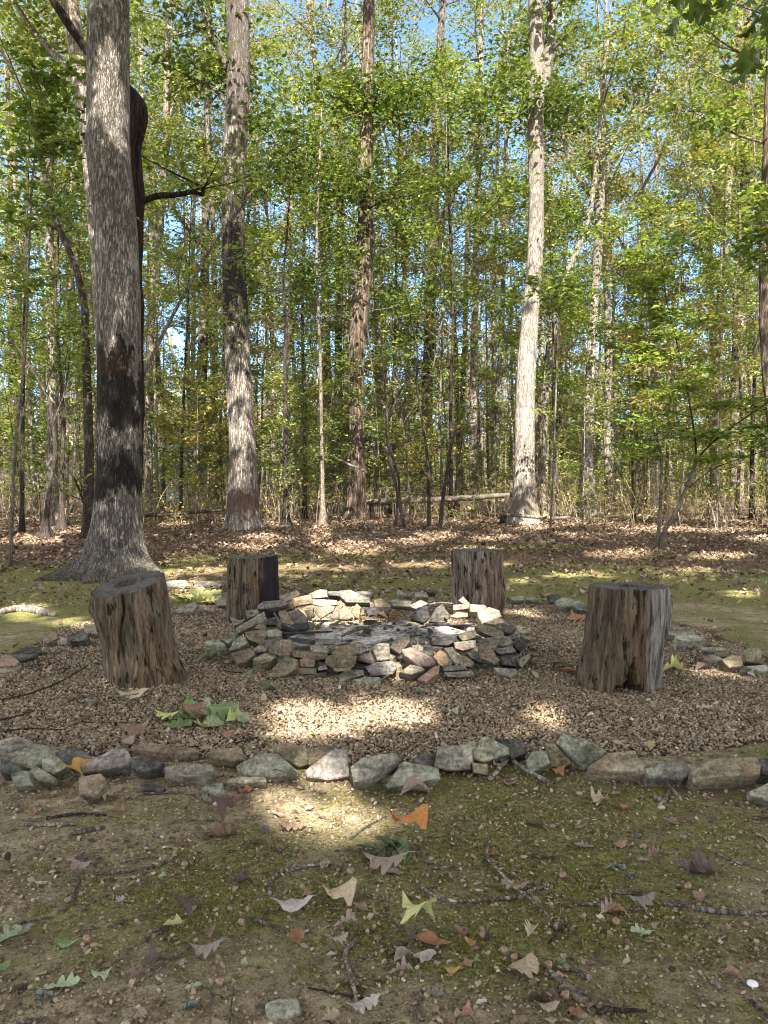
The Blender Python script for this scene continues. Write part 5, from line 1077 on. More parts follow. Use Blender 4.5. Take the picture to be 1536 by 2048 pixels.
sprig_tree('slight tree with a bright yellow green sprig before the sunlit trunk', (1100, 1070), 15, [(1108, 900), (1115, 700), (1120, 600), (1122, 560)], .022, 411, [(1060, 558, -.2), (1090, 575, -.3), (1150, 570, 0), (1185, 582, .2), (1120, 548, 0), (1075, 590, -.2), (1140, 590, -.3)], 12, .11, UNDER)
sprig_tree('slight tree with bright yellow green sprays at the upper left edge', (20, 1100), 11, [(30, 900), (50, 700), (60, 450), (70, 300), (85, 170)], .03, 412,
           [(20, 100, -.3), (70, 150, 0), (130, 160, .2), (160, 130, .3), (40, 200, -.2), (110, 210, 0), (150, 225, .2), (20, 260, -.3), (90, 250, 0), (30, 320, 0), (120, 300, .2), (160, 290, .3), (60, 380, 0), (10, 420, -.2), (110, 420, .1), (20, 520, .2), (70, 560, -.2)], 11, .115, UNDER)
sprig_tree('slight leafy tree at the right edge with yellow green leaves', (1575, 1150), 10.5, [(1570, 900), (1560, 700), (1545, 520), (1540, 400)], .025, 413, [(1500, 440, -.2), (1520, 470, 0), (1490, 490, 0), (1530, 420, .2), (1510, 510, -.2), (1525, 380, 0)], 12, .115, UNDER)
# brush, dead stems and low growth under the trees
def brush():
    g = Geo(); rng = np.random.default_rng(91); C = []
    for i in range(2600):
        y = rng.uniform(17.5, 44) if i % 3 else rng.uniform(20, 30); x = rng.uniform(-1, 1) * (y * .5 + 1)
        u = 768 + x / y * F
        if y < 20 and (420 < u < 560 or 640 < u < 780 or 960 < u < 1110): continue
        z = float(zt(x, y)) - .02; h = rng.uniform(.25, 1.5) * (1.25 if y > 24 else .7); a = rng.uniform(0, 6.28); l = rng.uniform(.05, .5) * h
        e = np.array([x + math.cos(a) * l, y + math.sin(a) * l, z + h])
        P = spline([[x, y, z], [x + .35 * (e[0] - x), y + .35 * (e[1] - y), z + h * .55], e], 4)
        g.add(*tube(P, np.linspace(rng.uniform(.004, .012), .003, 4), 3, cap=False))
        for s in range(2):
            b = P[1 + s]; e2 = b + rng.normal(0, .22, 3) + [0, 0, .15]; g.add(*tube(np.array([b, e2]), [.004, .002], 3, cap=False))
        if rng.random() < .4: C.append(e); C.append(P[2])
    v, f = leaves(np.array(C), 9, .4, .085, rng, .7); me = g.mesh('undergrowth', B_SAP); n0 = len(me.polygons)
    g.add(v, f)
    V, Fs = g.verts(), g.faces(); tri, quad = Fs[0], Fs[1]; ntri = len(tri)
    mi = np.concatenate([np.where(np.arange(ntri) >= ntri - len(f), 1, 0), np.zeros(len(quad), int)])
    bpy.data.meshes.remove(me)
    tag(link('undergrowth', mesh('undergrowth', V, [tri, quad], [B_SAP2, CANOPY_Y], False, mi)), None, None, None, 'stuff')
B_SAP2 = bark_mat('dry stems', (.42, .34, .25), (.30, .235, .17), (.10, .07, .05), 10, .3, .2, 0, None, .005, False)
brush()
def far_woods():
    g = Geo(); rng = np.random.default_rng(92); C, sp = [], []
    for i in range(8800):
        y = rng.uniform(70, 92); x = rng.uniform(-1, 1) * (y * .66 + 3); z = .6 + 14.5 * rng.random() ** 1.05 * (.75 + .35 * float(vn(x * .12, 3, 0, 2))); C.append((x, y, z)); sp.append(1.5)
    for i in range(3400):
        y = rng.uniform(66, 90); C.append((rng.uniform(-1, 1) * (y * .66 + 3), y, .2 + 5.5 * rng.random() ** 1.2)); sp.append(1.2)
    for i in range(260):
        y = rng.uniform(62, 88); x = rng.uniform(-1, 1) * (y * .52); r = rng.uniform(.06, .2); z = float(zt(x, y)); g.add(*tube(np.array([[x, y, z], [x + rng.normal(0, .6), y, z + 9], [x + rng.normal(0, 1), y, z + 17]]), [r, r * .7, r * .3], 6, cap=False))
    nq = sum(len(q) for q in g.F[4])
    v, f = leaves(np.array(C), 64, np.array(sp), .24, rng, .7); g.add(v, f)
    V, Fs = g.verts(), g.faces(); mi = np.concatenate([np.ones(len(Fs[0]), int), np.zeros(len(Fs[1]), int)])
    tag(link('distant_woods', mesh('distant_woods', V, Fs, [B_MID, CANOPY], False, mi)), None, None, None, 'stuff')
far_woods()
# what can be glimpsed of houses through the trees
def house(name, x, y, w, dpt, h, wallc, roofc, label, roof_h=1.6):
    z = float(zt(x, y)); t = thing(name, (x, y, z), label, 'house')
    m = M(name + ' wall'); wm = m.out(m.mix(m.ramp(m.noise(3, 4), (.3, .0), (.7, .25)), wallc, tuple(c * .7 for c in wallc)), .8)
    m = M(name + ' roof'); rm = m.out(m.mix(m.ramp(m.noise(8, 4), (.3, 0), (.7, .4)), roofc, tuple(c * .6 for c in roofc)), .9)
    m = M(name + ' glass'); gm = m.out((.03, .04, .05), .1)
    def box(nm, a, b, mat, par):
        V = np.array([[(a, b)[i][0], (a, b)[j][1], (a, b)[k][2]] for k in (0, 1) for j in (0, 1) for i in (0, 1)])
        return link(nm, mesh(nm, V, [np.array([[0, 2, 3, 1], [4, 5, 7, 6], [0, 1, 5, 4], [2, 6, 7, 3], [0, 4, 6, 2], [1, 3, 7, 5]])], mat), (0, 0, 0), par)
    box('wall', (-w / 2, -dpt / 2, -.2), (w / 2, dpt / 2, h), wm, t)
    V = np.array([[-w / 2 - .3, -dpt / 2 - .3, h + .01], [w / 2 + .3, -dpt / 2 - .3, h + .01], [w / 2 + .3, dpt / 2 + .3, h + .01], [-w / 2 - .3, dpt / 2 + .3, h + .01], [-w / 2 - .3, 0, h + roof_h], [w / 2 + .3, 0, h + roof_h]])
    link('roof', mesh('roof', V, [np.array([[0, 1, 5, 4], [2, 3, 4, 5], [3, 2, 1, 0]]), np.array([[1, 2, 5], [3, 0, 4]])], rm), (0, 0, 0), t)
    for k in (-.27, .2):
        f = box('window', (k * w - .5, -dpt / 2 - .05, .9), (k * w + .5, -dpt / 2 - .003, 2.2), wm, t); box('pane', (k * w - .43, -dpt / 2 - .07, .97), (k * w + .43, -dpt / 2 - .052, 2.13), gm, f)
house('house', -25.5, 56, 9, 6, 3.0, (.42, .30, .26), (.34, .24, .21), 'pinkish house glimpsed through the trees at the left edge')
house('shed', -11.5, 47, 1.7, 3, 2.6, (.30, .34, .38), (.05, .085, .09), 'pale blue shed with teal roof glimpsed just left of the blotched trunk', .9)

# ------------------------------------------------------------------ unseen tall oaks behind and beside the camera, crowns shaped for shade and sun gaps
def shade_trees():
    rng = np.random.default_rng(55)
    T = [(-4.6, -4.5), (-6.5, 1.8), (4.9, -3.2), (6.8, 3.2), (-1.6, -9.5), (2.9, -10.5), (-7.8, -9.5), (7.9, -9.0), (-9.5, 8), (9.8, 9.5)]
    N = 7600
    x = rng.uniform(-9.5, 9.5, N); y = rng.uniform(-14.5, 11.5, N); z = 9.0 + 6.5 * rng.random(N) + .5 * vn(x * .3, y * .3, 0, 4)
    # crowns kept dense only where their shade falls on the clearing
    gx = x - SUN[0] / SUN[2] * z; gy = y - SUN[1] / SUN[2] * z
    den = (1 - .55 * sst(8.2, 10, gy) - .33 * sst(16, 20, gy)) * (1 - .85 * sst(4.0, 6.5, np.abs(gx) - .45 * np.clip(gy - 4, 0, 14))) * sst(-1.5, .8, gy)
    keep = rng.random(N) < den
    # nothing hangs where the camera would see it
    u, v, f = pix(np.stack([x, y, z], 1)); keep &= ~((f > .3) & (v > -60) & (u > -120) & (u < 1660))
    C = np.stack([x, y, z], 1)[keep]
    own = np.argmin(np.stack([(C[:, 0] - a) ** 2 + (C[:, 1] - b) ** 2 for a, b in T], 1), 1)
    names = ['behind the viewer on the left', 'left of the clearing', 'behind the viewer on the right', 'right of the clearing', 'far behind the viewer, left of the middle', 'far behind the viewer, right of the middle', 'farthest behind on the left', 'farthest behind on the right', 'left of the thickest oak outside the view', 'right of the leafy sapling outside the view']
    for i, (a, b) in enumerate(T):
        base = np.array([a, b, float(zt(a, b))]); t = thing('oak_tree', base, 'tall unseen shading oak ' + names[i], 'tree', 'oaks that shade the clearing')
        cz = C[own == i]
        if len(cz) < 12: bpy.data.objects.remove(t); continue
        zz = np.linspace(-.1, 13.5, 30); ax = np.stack([.25 * np.sin(zz * .3 + i), .25 * np.cos(zz * .25 + i), zz], 1)
        g = Geo(); g.add(*tube(ax, .24 * (1 - .75 * zz / 13.6) + .12 * np.exp(-np.clip(zz, 0, 9) / .3), 20, .08, i, horiz=True)); link('trunk', g.mesh('trunk', B_OAK2, True), (0, 0, 0), t)
        g = Geo()
        for j in range(0, len(cz), 9):
            e = cz[j] - base
            if not keep_leaf(base + np.array([0, 0, max(4.5, e[2] - .5 * math.hypot(e[0], e[1]) - .5)]) * [1, 1, 1] + np.linspace(.15, 1, 12)[:, None] * (e - [0, 0, max(4.5, e[2] - .5 * math.hypot(e[0], e[1]) - .5)]), .4).all(): continue
            h = max(4.5, e[2] - .5 * math.hypot(e[0], e[1]) - .5); p = np.array([0, 0, min(h, 11.5)]); g.add(*tube(spline([p, p + (e - p) * [.5, .5, .6], e], 7), np.linspace(.07, .012, 7), 6, .1, cap=False))
        if g.n: link('limb', g.mesh('limb', B_OAK2, True), (0, 0, 0), t)
        kp = lambda q: keep_leaf(q + base)
        v, f = leaves(cz - base, 52, 1.0, .18, rng, .6, .9, .1, kp); link('crown', mesh('crown', v, f, SHADE), (0, 0, 0), t)
shade_trees()

# ------------------------------------------------------------------ leaf litter, fallen leaves, twigs
def litter():
    rng = np.random.default_rng(66); n = 125000
    y = 7.6 + 17 * rng.random(n) ** 1.0; x = rng.uniform(-1, 1, n) * (y * .6 + 2)
    den = .14 + .62 * sst(9, 14.5, y) + .45 * vn(x * .5, y * 1.0, 0, 31) * sst(15, 12, y) + .12 * vn(x * 2, y * 3, 0, 32)
    den = np.maximum(den, np.where(y < 12, .16, .11))
    k = (rng.random(n) < den) & (gravel_d(x, y) > 1.0); x, y = x[k], y[k]
    # and thinly over the gravel and moss nearby
    m_ = 1100; x2 = rng.uniform(-2.8, 2.8, m_); y2 = rng.uniform(3.2, 8.4, m_); k = np.hypot(x2, y2 - 5.72) > .95; x = np.append(x, x2[k]); y = np.append(y, y2[k]); n = len(x)
    L = np.clip(rng.lognormal(math.log(.05), .32, n), .025, .11) * np.where(y < 8.4, .62, 1.0); a = rng.uniform(0, 6.28, n); tx, ty = rng.normal(0, .32, (2, n)); w = L * rng.uniform(.25, .42, n); curl = rng.uniform(-.1, .35, n) * L
    s = np.array([0, .3, .62, 1.0]); wd = np.array([.12, 1.0, .8, .05]); V = np.zeros((n, 4, 2, 3))
    for i in range(4):
        for j, sd in enumerate((-1, 1)):
            jag = rng.uniform(.6, 1.3, n); lx = (s[i] - .5) * L; ly = sd * w * wd[i] * jag
            V[:, i, j, 0] = x + lx * np.cos(a) - ly * np.sin(a); V[:, i, j, 1] = y + lx * np.sin(a) + ly * np.cos(a)
            V[:, i, j, 2] = zt(x, y) + .008 + np.abs(rng.normal(0, .008)) + .018 * rng.random(n) * (y > 10) + tx * lx + ty * ly + curl * ((s[i] - .5) * 2) ** 2 + np.abs(ly) * .25 + np.maximum(np.abs(tx), np.abs(ty)) * .2 * L
    i0 = np.arange(n)[:, None] * 8; Q = np.concatenate([i0 + [2 * k, 2 * k + 1, 2 * k + 3, 2 * k + 2] for k in range(3)])
    m = M('dead leaves'); c = m.ramp(m.island(), (0, (.055, .035, .024)), (.3, (.12, .078, .053)), (.55, (.19, .13, .09)), (.8, (.28, .20, .145)), (.93, (.36, .27, .20)), (.965, (.30, .30, .10)), (1, (.20, .07, .04)))
    mat = m.out(m.mix(1.0, c, m.ramp(m.noise(40, 3), (.3, .7), (.7, 1.1)), 'MULTIPLY'), .75, None, (.15, c), .25)
    tag(link('leaf_litter', mesh('leaf_litter', V, Q, mat, True)), None, None, None, 'stuff')
litter()
def moss_tufts():
    rng = np.random.default_rng(67); n = 90000
    y = 1.45 + 1.75 * rng.random(n) ** 1.3; x = rng.uniform(-1, 1, n) * (y * .5 + .1)
    k = (.5 + .75 * moss_f(x, y) + .35 * vn(x * 12, y * 12, 0, 4)) > .62; x, y = x[k], y[k]; n = len(x)
    h = rng.uniform(.003, .009, n); a = rng.uniform(0, 6.28, n); w = rng.uniform(.0012, .0028, n); l = rng.normal(0, .003, (n, 2)); z = zt(x, y) - .001
    V = np.stack([np.stack([x - w * np.cos(a), y - w * np.sin(a), z], 1), np.stack([x + w * np.cos(a), y + w * np.sin(a), z], 1), np.stack([x + l[:, 0], y + l[:, 1], z + h], 1)], 1)
    m = M('moss'); mat = m.out(m.ramp(m.island(), (0, (.05, .048, .012)), (.6, (.125, .115, .026)), (1, (.23, .205, .05))), .9, None, None, .1)
    tag(link('moss', mesh('moss', V, np.arange(n * 3).reshape(-1, 3), mat)), None, None, None, 'stuff')
moss_tufts()
def debris():
    rng = np.random.default_rng(68); n = 36000
    y = 1.4 + 2.0 * rng.random(n) ** 1.1; x = rng.uniform(-1, 1, n) * (y * .5 + .1)
    k = vn(x * 3, y * 3, 0, 71) + .5 * vn(x * 11, y * 11, 0, 72) + .5 * sst(2.8, 3.1, y) > rng.uniform(-.7, .55, n); x, y = x[k], y[k]; n = len(x)
    L = np.clip(rng.lognormal(math.log(.0058), .55, n), .002, .026); a = rng.uniform(0, 6.28, n); w = L * rng.uniform(.12, .6, n); tx, ty = rng.normal(0, .3, (2, n)); z = zt(x, y) + .002 + L * .12
    V = np.zeros((n, 4, 3))
    for j, (p, q) in enumerate(((-.5, -.3), (.4, -.5), (.5, .4), (-.35, .5))):
        lx, ly = p * L * rng.uniform(.6, 1.2, n), q * 2 * w * rng.uniform(.5, 1.2, n)
        V[:, j] = np.stack([x + lx * np.cos(a) - ly * np.sin(a), y + lx * np.sin(a) + ly * np.cos(a), z + tx * lx + ty * ly + rng.normal(0, .0012, n)], 1)
    i0 = np.arange(n)[:, None] * 4
    m = M('forest crumbs'); mat = m.out(m.ramp(m.island(), (0, (.03, .02, .014)), (.35, (.095, .064, .038)), (.7, (.19, .135, .08)), (.93, (.29, .22, .14)), (.985, (.42, .35, .26)), (1, (.22, .24, .10))), .9)
    # grit: many tiny stones
    k = 9500; gy = 1.4 + 1.8 * rng.random(k) ** 1.2; gx = rng.uniform(-1, 1, k) * (gy * .5 + .1); gs = np.clip(rng.lognormal(math.log(.0035), .4, k), .0018, .0085)
    v2, f2 = scatter_stones(np.stack([gx, gy, zt(gx, gy) + gs * .3], 1), gs, .6, rng)
    g = Geo(); g.add(V.reshape(-1, 3), np.concatenate([i0 + [0, 1, 2], i0 + [0, 2, 3]])); nt = 2 * n; g.add(v2, f2)
    Fs = g.faces(); mi = np.where(np.arange(len(Fs[0])) < nt, 0, 1)
    tag(link('ground_crumbs', mesh('ground_crumbs', g.verts(), Fs, [mat, PEB], False, mi)), None, None, None, 'stuff')
debris()

def half(pts): return pts
LEAFSHAPE = {
 'oak': [(0, .01), (.08, .05), (.15, .14), (.22, .17), (.27, .11), (.34, .24), (.43, .28), (.48, .17), (.56, .31), (.66, .34), (.71, .21), (.78, .25), (.86, .22), (.93, .15), (1.0, .01)],
 'redoak': [(0, .01), (.08, .05), (.13, .16), (.20, .24), (.25, .21), (.29, .11), (.36, .24), (.46, .40), (.52, .33), (.56, .16), (.64, .24), (.72, .33), (.77, .25), (.80, .13), (.88, .14), (.93, .09), (1.0, .005)],
 'maple': [(0, .03), (.03, .20), (.08, .36), (.14, .33), (.20, .26), (.30, .38), (.40, .50), (.47, .44), (.53, .28), (.58, .22), (.68, .24), (.75, .20), (.86, .10), (1.0, .005)],
 'oval': [(0, .01), (.12, .12), (.28, .24), (.45, .29), (.62, .27), (.8, .17), (.92, .07), (1.0, .005)],
 'tulip': [(0, .03), (.05, .26), (.16, .40), (.27, .38), (.36, .25), (.48, .24), (.66, .38), (.78, .30), (.86, .14), (.95, .05), (1.0, .01)],
}
def leaf_mesh(shape, curl, side, twist, seed, stem=.25):
    rng = np.random.default_rng(seed); st = LEAFSHAPE[shape]; g = Geo()
    xs = np.array([p[0] for p in st]); xf = np.unique(np.concatenate([xs, np.linspace(0, 1, 22)])); wL = np.interp(xf, xs, [p[1] * rng.uniform(.8, 1.15) for p in st]); wR = np.interp(xf, xs, [p[1] * rng.uniform(.8, 1.15) for p in st])
    cols = [-1, -.66, -.33, 0, .33, .66, 1]; n = len(xf); V = []
    for c in cols:
        w = wL if c < 0 else wR
        y = w * c; s = c * c
        sw = .12 * np.abs(y) * (1 if shape != 'oval' else .4)
        X = xf - .5 + sw; z = curl * (xf - .5) ** 2 * 2 + side * y * y * 3 + .10 * np.abs(y) + twist * (xf - .5) * y * 2 + .07 * vn(xf * 4 + seed, y * 5, 0, seed)
        V.append(np.stack([X, y, z], 1))
    V = np.stack(V, 1); V[..., 2] -= V[..., 2].min(); k = len(cols)
    i = np.arange(n - 1)[:, None] * k; j = np.arange(k - 1)[None]
    Q = np.stack([i + j, i + k + j, i + k + j + 1, i + j + 1], -1).reshape(-1, 4)
    b0 = V[0, 3].copy(); me = V.reshape(-1, 3); g.add(me, Q)
    if stem: g.add(*tube(spline([b0 + [.02, 0, .0], b0 + [-stem * .5, .03, .02], b0 + [-stem, .08 * rng.normal(), .0]], 6), np.linspace(.010, .006, 6), 4))
    return g.mesh('fallen_leaf', None, True)
def fl_mat(name, a, b, vein, trans=.12, spot=(.05, .03, .02)):
    m = M(name); n1 = m.noise(6, 4, .65); col = m.mix(m.ramp(n1, (.35, 0), (.65, 1)), a, b)
    y = m.math('ABSOLUTE', m.n('SeparateXYZ', Vector=m.c).outputs[1]); col = m.mix(m.ramp(y, (.006, .75), (.02, 0)), col, vein)
    xy = m.n('SeparateXYZ', Vector=m.c); w = m.math('SUBTRACT', xy.outputs[0], m.math('MULTIPLY', y, .75))
    vv = m.math('ABSOLUTE', m.math('SUBTRACT', m.math('FRACT', m.math('MULTIPLY', w, 7.0)), .5)); col = m.mix(m.ramp(vv, (.02, .45), (.07, 0)), col, vein)
    col = m.mix(m.ramp(m.noise(14, 4, .7), (.60, 0), (.68, .7)), col, spot)
    rr = m.ramp(m.objrand(), (0, .8), (1, 1.15)); col = m.mix(1.0, col, rr, 'MULTIPLY')
    return m.out(col, .62, m.bump(vv, .3, .02), (trans, col), .35)
LM = {'brown': fl_mat('brown leaf', (.15, .09, .06), (.22, .14, .095), (.27, .19, .13)), 'dark': fl_mat('dark dead leaf', (.055, .035, .028), (.10, .065, .05), (.14, .10, .08)),
      'tan': fl_mat('tan leaf', (.29, .22, .135), (.37, .29, .19), (.40, .33, .23)), 'mauve': fl_mat('grey mauve leaf', (.21, .145, .11), (.30, .22, .17), (.35, .28, .22)),
      'grey': fl_mat('grey leaf', (.14, .115, .09), (.21, .175, .14), (.27, .235, .195)), 'pale': fl_mat('pale leaf back', (.31, .275, .235), (.39, .35, .30), (.44, .40, .35)),
      'orange': fl_mat('orange leaf', (.36, .13, .03), (.46, .20, .05), (.50, .28, .10), .2), 'gold': fl_mat('golden leaf', (.48, .27, .06), (.42, .22, .05), (.5, .35, .12), .2),
      'rust': fl_mat('rusty leaf', (.20, .085, .04), (.29, .13, .06), (.32, .18, .10)), 'red': fl_mat('reddish leaf', (.24, .10, .075), (.31, .15, .11), (.36, .22, .16)),
      'maroon': fl_mat('maroon leaf', (.075, .032, .03), (.115, .055, .048), (.15, .085, .07)), 'green': fl_mat('green leaf', (.11, .17, .06), (.17, .23, .09), (.26, .31, .15), .25, (.10, .08, .03)),
      'palegreen': fl_mat('pale green leaf back', (.22, .27, .15), (.30, .34, .20), (.37, .40, .27), .2, (.16, .16, .08)), 'yellow': fl_mat('yellow green leaf', (.40, .42, .13), (.46, .45, .20), (.5, .5, .28), .25, (.25, .17, .06)),
      'deep': fl_mat('wilted dark green leaf', (.06, .08, .03), (.105, .13, .055), (.18, .20, .11), .2)}
LMESH = {}
for s_ in LEAFSHAPE:
    LMESH[s_] = [leaf_mesh(s_, c, sd, tw, 500 + 7 * i + len(s_), .22 if s_ != 'oval' else .1) for i, (c, sd, tw) in enumerate([(.10, .4, .1), (.35, -.5, .3), (-.22, .8, -.3), (.22, .5, .2)])]
for l_ in LMESH.values():
    for me_ in l_: me_.materials.clear(); me_.materials.append(LM['brown'])
def leaf_at(loc, rot, size, shape, var, mat, parent=None, name='fallen_leaf'):
    o = link(name, LMESH[shape][var], loc, parent, rot, size); o.material_slots[0].link = 'OBJECT'; o.material_slots[0].material = LM[mat]; return o
def fleaf(crop, x, y, wpx, ang, shape, var, mat, label, lift=.004, tilt=(0, 0), group='fallen leaves', d=None):
    p = at(*px(crop, [(x, y)])[0], d) if d else ground(*px(crop, [(x, y)])[0])
    s = wpx / F * p[1] * 1.12; p[2] += lift
    o = leaf_at(p, (R(tilt[0]), R(tilt[1]), R(ang)), s, shape, var, mat); return tag(o, label, 'leaf', group)
fl = fleaf
fl('c7', 870, 150, 66, 200, 'maple', 3, 'brown', 'large curled brown leaf on the moss just below the front stone row', .004, (15, -8))
fl('c7', 1175, 122, 50, 170, 'oak', 1, 'brown', 'brown oak leaf at the edge of the sunlit soil patch')
fl('c7', 330, 285, 50, 160, 'redoak', 1, 'mauve', 'pale pinkish lobed leaf near the curved twig on the left moss')
fl('c7', 965, 345, 42, 30, 'oak', 2, 'dark', 'dark brown leaf left of the tan broad leaf on pale soil')
fl('c7', 1355, 400, 66, 190, 'tulip', 1, 'tan', 'broad tan leaf on the pale soil patch')
fl('c7', 1165, 435, 78, 178, 'oval', 1, 'pale', 'long pale grey leaf lying left of the broad tan leaf')
fl('c7', 20, 560, 70, 65, 'redoak', 0, 'palegreen', 'whitish green oak leaf cut by the left picture edge')
fl('c7', 85, 530, 40, 20, 'oval', 1, 'grey', 'grey leaf beside the whitish green oak leaf')
fl('c7', 265, 585, 44, 170, 'oval', 1, 'green', 'glossy green leaf on the left moss')
fl('c7', 250, 750, 62, 20, 'redoak', 0, 'palegreen', 'pale green lobed leaf beside the lichen flake at the lower left')
fl('c7', 405, 718, 36, 10, 'tulip', 1, 'palegreen', 'small pale green torn leaf right of the lobed pale green leaf')
fl('c7', 690, 508, 34, 190, 'tulip', 0, 'yellow', 'little yellow green leaf at the end of the bark covered stick')
fl('c7', 840, 540, 36, 100, 'oak', 2, 'brown', 'small brown forked leaf right of the little yellow green leaf')
fl('c7', 825, 625, 60, 190, 'redoak', 1, 'grey', 'dark grey deeply lobed leaf in the middle of the left moss')
fl('c7', 630, 665, 44, 40, 'maple', 2, 'dark', 'ragged dark leaf under the slanting twig')
fl('c7', 1190, 560, 54, 100, 'oval', 3, 'rust', 'rolled orange brown leaf standing on pale soil')
fl('c7', 1385, 510, 48, 15, 'oak', 2, 'mauve', 'curled grey mauve leaf at the head of the wavy vertical stick')
fl('c7', 1455, 840, 66, 200, 'oak', 1, 'pale', 'pale beige oak leaf at the foot of the picture')
fl('c7', 785, 755, 22, 40, 'tulip', 0, 'palegreen', 'tiny pale green leaf scrap among pebbles')
fl('c7', 970, 665, 20, 60, 'tulip', 1, 'palegreen', 'tiny pale green scrap beside a tan pebble')
fl('c7', 1325, 625, 22, 10, 'oval', 0, 'palegreen', 'tiny rounded green leaf on the pale soil')
fl('c7', 555, 720, 32, 30, 'tulip', 2, 'brown', 'small square brown leaf below the ragged dark leaf')
fl('c7', 712, 665, 24, 30, 'oak', 1, 'mauve', 'small pinkish grey leaf below the grey lobed leaf')
fl('c7', 765, 448, 58, 10, 'maple', 1, 'dark', 'dark crumpled leaf with a pale tip on the left moss')
fl('c7', 482, 410, 24, 80, 'redoak', 3, 'pale', 'small whitish curled leaf on the left moss')
fl('c7', 655, 310, 20, 110, 'oval', 1, 'palegreen', 'small greenish white leaf below the curved twig')
fl('c7', 885, 55, 66, 20, 'maple', 1, 'maroon', 'maroon crumpled leaf below the front stone row', .006, (10, 10))
fl('c7', 8, 680, 34, 50, 'oval', 1, 'green', 'green leaf blade at the left picture edge')
fl('c7', 553, 880, 36, 70, 'oak', 1, 'mauve', 'pinkish leaf tip at the bottom picture edge')
fl('c7', 1320, 880, 40, 40, 'oak', 3, 'tan', 'beige leaf at the bottom edge left of the pale beige oak leaf')
fl('c7', 700, 170, 30, 150, 'oval', 2, 'brown', 'narrow brown leaf above the long curved stick')
fl('c7', 1300, 270, 34, 75, 'oval', 3, 'tan', 'tan leaf folded over the curved dark stick')
fl('c8', 100, 172, 76, 195, 'tulip', 1, 'orange', 'bright orange leaf lying on the wilted green leaves', .05, (12, 0))
fl('c8', 5, 288, 84, 175, 'redoak', 1, 'mauve', 'grey mauve lobed leaf in front of the wilted green leaves')
fl('c8', 130, 520, 78, 130, 'maple', 1, 'yellow', 'large pale yellow green maple like leaf', .02, (10, 12))
fl('c8', 180, 580, 66, 160, 'oval', 3, 'rust', 'rusty brown leaf under the large yellow green leaf')
fl('c8', 530, 375, 60, 140, 'oak', 1, 'mauve', 'mauve brown oak leaf lying on the crossed twigs', .012, (8, 10))
fl('c8', 1030, 540, 42, 175, 'oak', 0, 'palegreen', 'pale green round lobed leaf alone on the right moss')
fl('c8', 300, 540, 36, 100, 'maple', 3, 'red', 'reddish leaf standing right of the large yellow green leaf', .01, (30, 0))
fl('c8', 338, 590, 42, 95, 'oval', 3, 'gold', 'orange tan rolled leaf in front of the reddish leaf', .01, (25, 10))
fl('c8', 268, 690, 34, 170, 'oval', 1, 'gold', 'small yellow orange leaf below the rolled leaves')
fl('c8', 70, 700, 48, 10, 'oak', 2, 'mauve', 'grey mauve leaf lowest in the pile of leaves by the large yellow green leaf')
fl('c8', 175, 640, 50, 60, 'oval', 3, 'pale', 'rolled grey leaf in the pile under the rusty leaf')
fl('c8', 80, 640, 44, 30, 'oval', 2, 'grey', 'crumpled grey leaf left of the rolled grey leaf')
fl('c8', 702, 655, 24, 120, 'tulip', 0, 'green', 'small bright green leaf by the lichened stick')
fl('c8', 1240, 285, 78, 150, 'maple', 3, 'dark', 'shrivelled dark brown leaf on the right soil')
fl('c8', 1025, 430, 58, 10, 'redoak', 1, 'grey', 'pale grey spiky leaf touching the long straight twig')
fl('c8', 905, 452, 44, 20, 'redoak', 2, 'mauve', 'faded grey leaf under the long straight twig')
fl('c8', 940, 187, 34, 10, 'oval', 1, 'brown', 'small brown leaf left of the lichen flakes')
fl('c8', 540, 695, 76, 20, 'oak', 1, 'tan', 'beige deeply lobed oak leaf among acorns at the lower right')
fl('c8', 330, 885, 40, 70, 'maple', 1, 'red', 'pinkish leaf at the bottom edge of the picture')
fl('c8', 300, 870, 28, 100, 'oval', 1, 'tan', 'tan leaf tip behind the pinkish bottom leaf')
fl('c8', 370, 650, 18, 0, 'oval', 0, 'green', 'tiny bright green scrap below the rolled orange tan leaf')
fl('c8', 605, 105, 34, 170, 'oval', 3, 'dark', 'small dark brown leaf below the middle of the front row')
fl('c8', 780, 112, 30, 160, 'oval', 1, 'brown', 'small brown leaf on the mossy soil right of centre')
fl('c8', 590, 530, 40, 60, 'redoak', 2, 'tan', 'ragged yellowish leaf skeleton on the right moss')
fl('c8', 390, 820, 26, 30, 'oval', 3, 'pale', 'small pale curled leaf at the lower middle')
fl('c8', 1090, 230, 36, 10, 'redoak', 2, 'brown', 'thin brown leaf left of the shrivelled dark leaf')
fl('c8', 860, 15, 32, 120, 'tulip', 1, 'tan', 'tan leaf just under the front row on the right')
fl('c5', 285, 1042, 74, 95, 'tulip', 1, 'gold', 'large tan orange leaf standing against the front stone row', .035, (62, 0))
fl('c5', 70, 1072, 46, 120, 'redoak', 1, 'tan', 'pale pinkish tan leaf left of the standing orange leaf', .01, (25, 0))
fl('c5', 420, 1092, 46, 15, 'redoak', 1, 'mauve', 'mauve lobed leaf before the front row, right of the standing orange leaf')
fl('c5', 535, 868, 60, 20, 'maple', 1, 'brown', 'reddish brown leaf behind the long brown slab', .02, (10, 0))
fl('c5', 505, 900, 40, 60, 'oval', 1, 'mauve', 'pinkish grey leaf tucked at the left end of the long brown slab', .03)
fl('c5', 1100, 1018, 40, 95, 'tulip', 1, 'brown', 'tan leaf leaning on the wide lichened slab', .02, (50, 0))
fl('c5', 530, 1095, 34, 160, 'oak', 1, 'brown', 'small brown leaf on soil under the front row')
fl('c5', 838, 553, 56, 20, 'oak', 2, 'deep', 'bluish green leaf on the gravel left of the fire ring', .01, (10, 0))
fl('c5', 1035, 588, 34, 60, 'redoak', 3, 'palegreen', 'pale green spiky leaf at the foot of the big smooth boulder', .015, (35, 0))
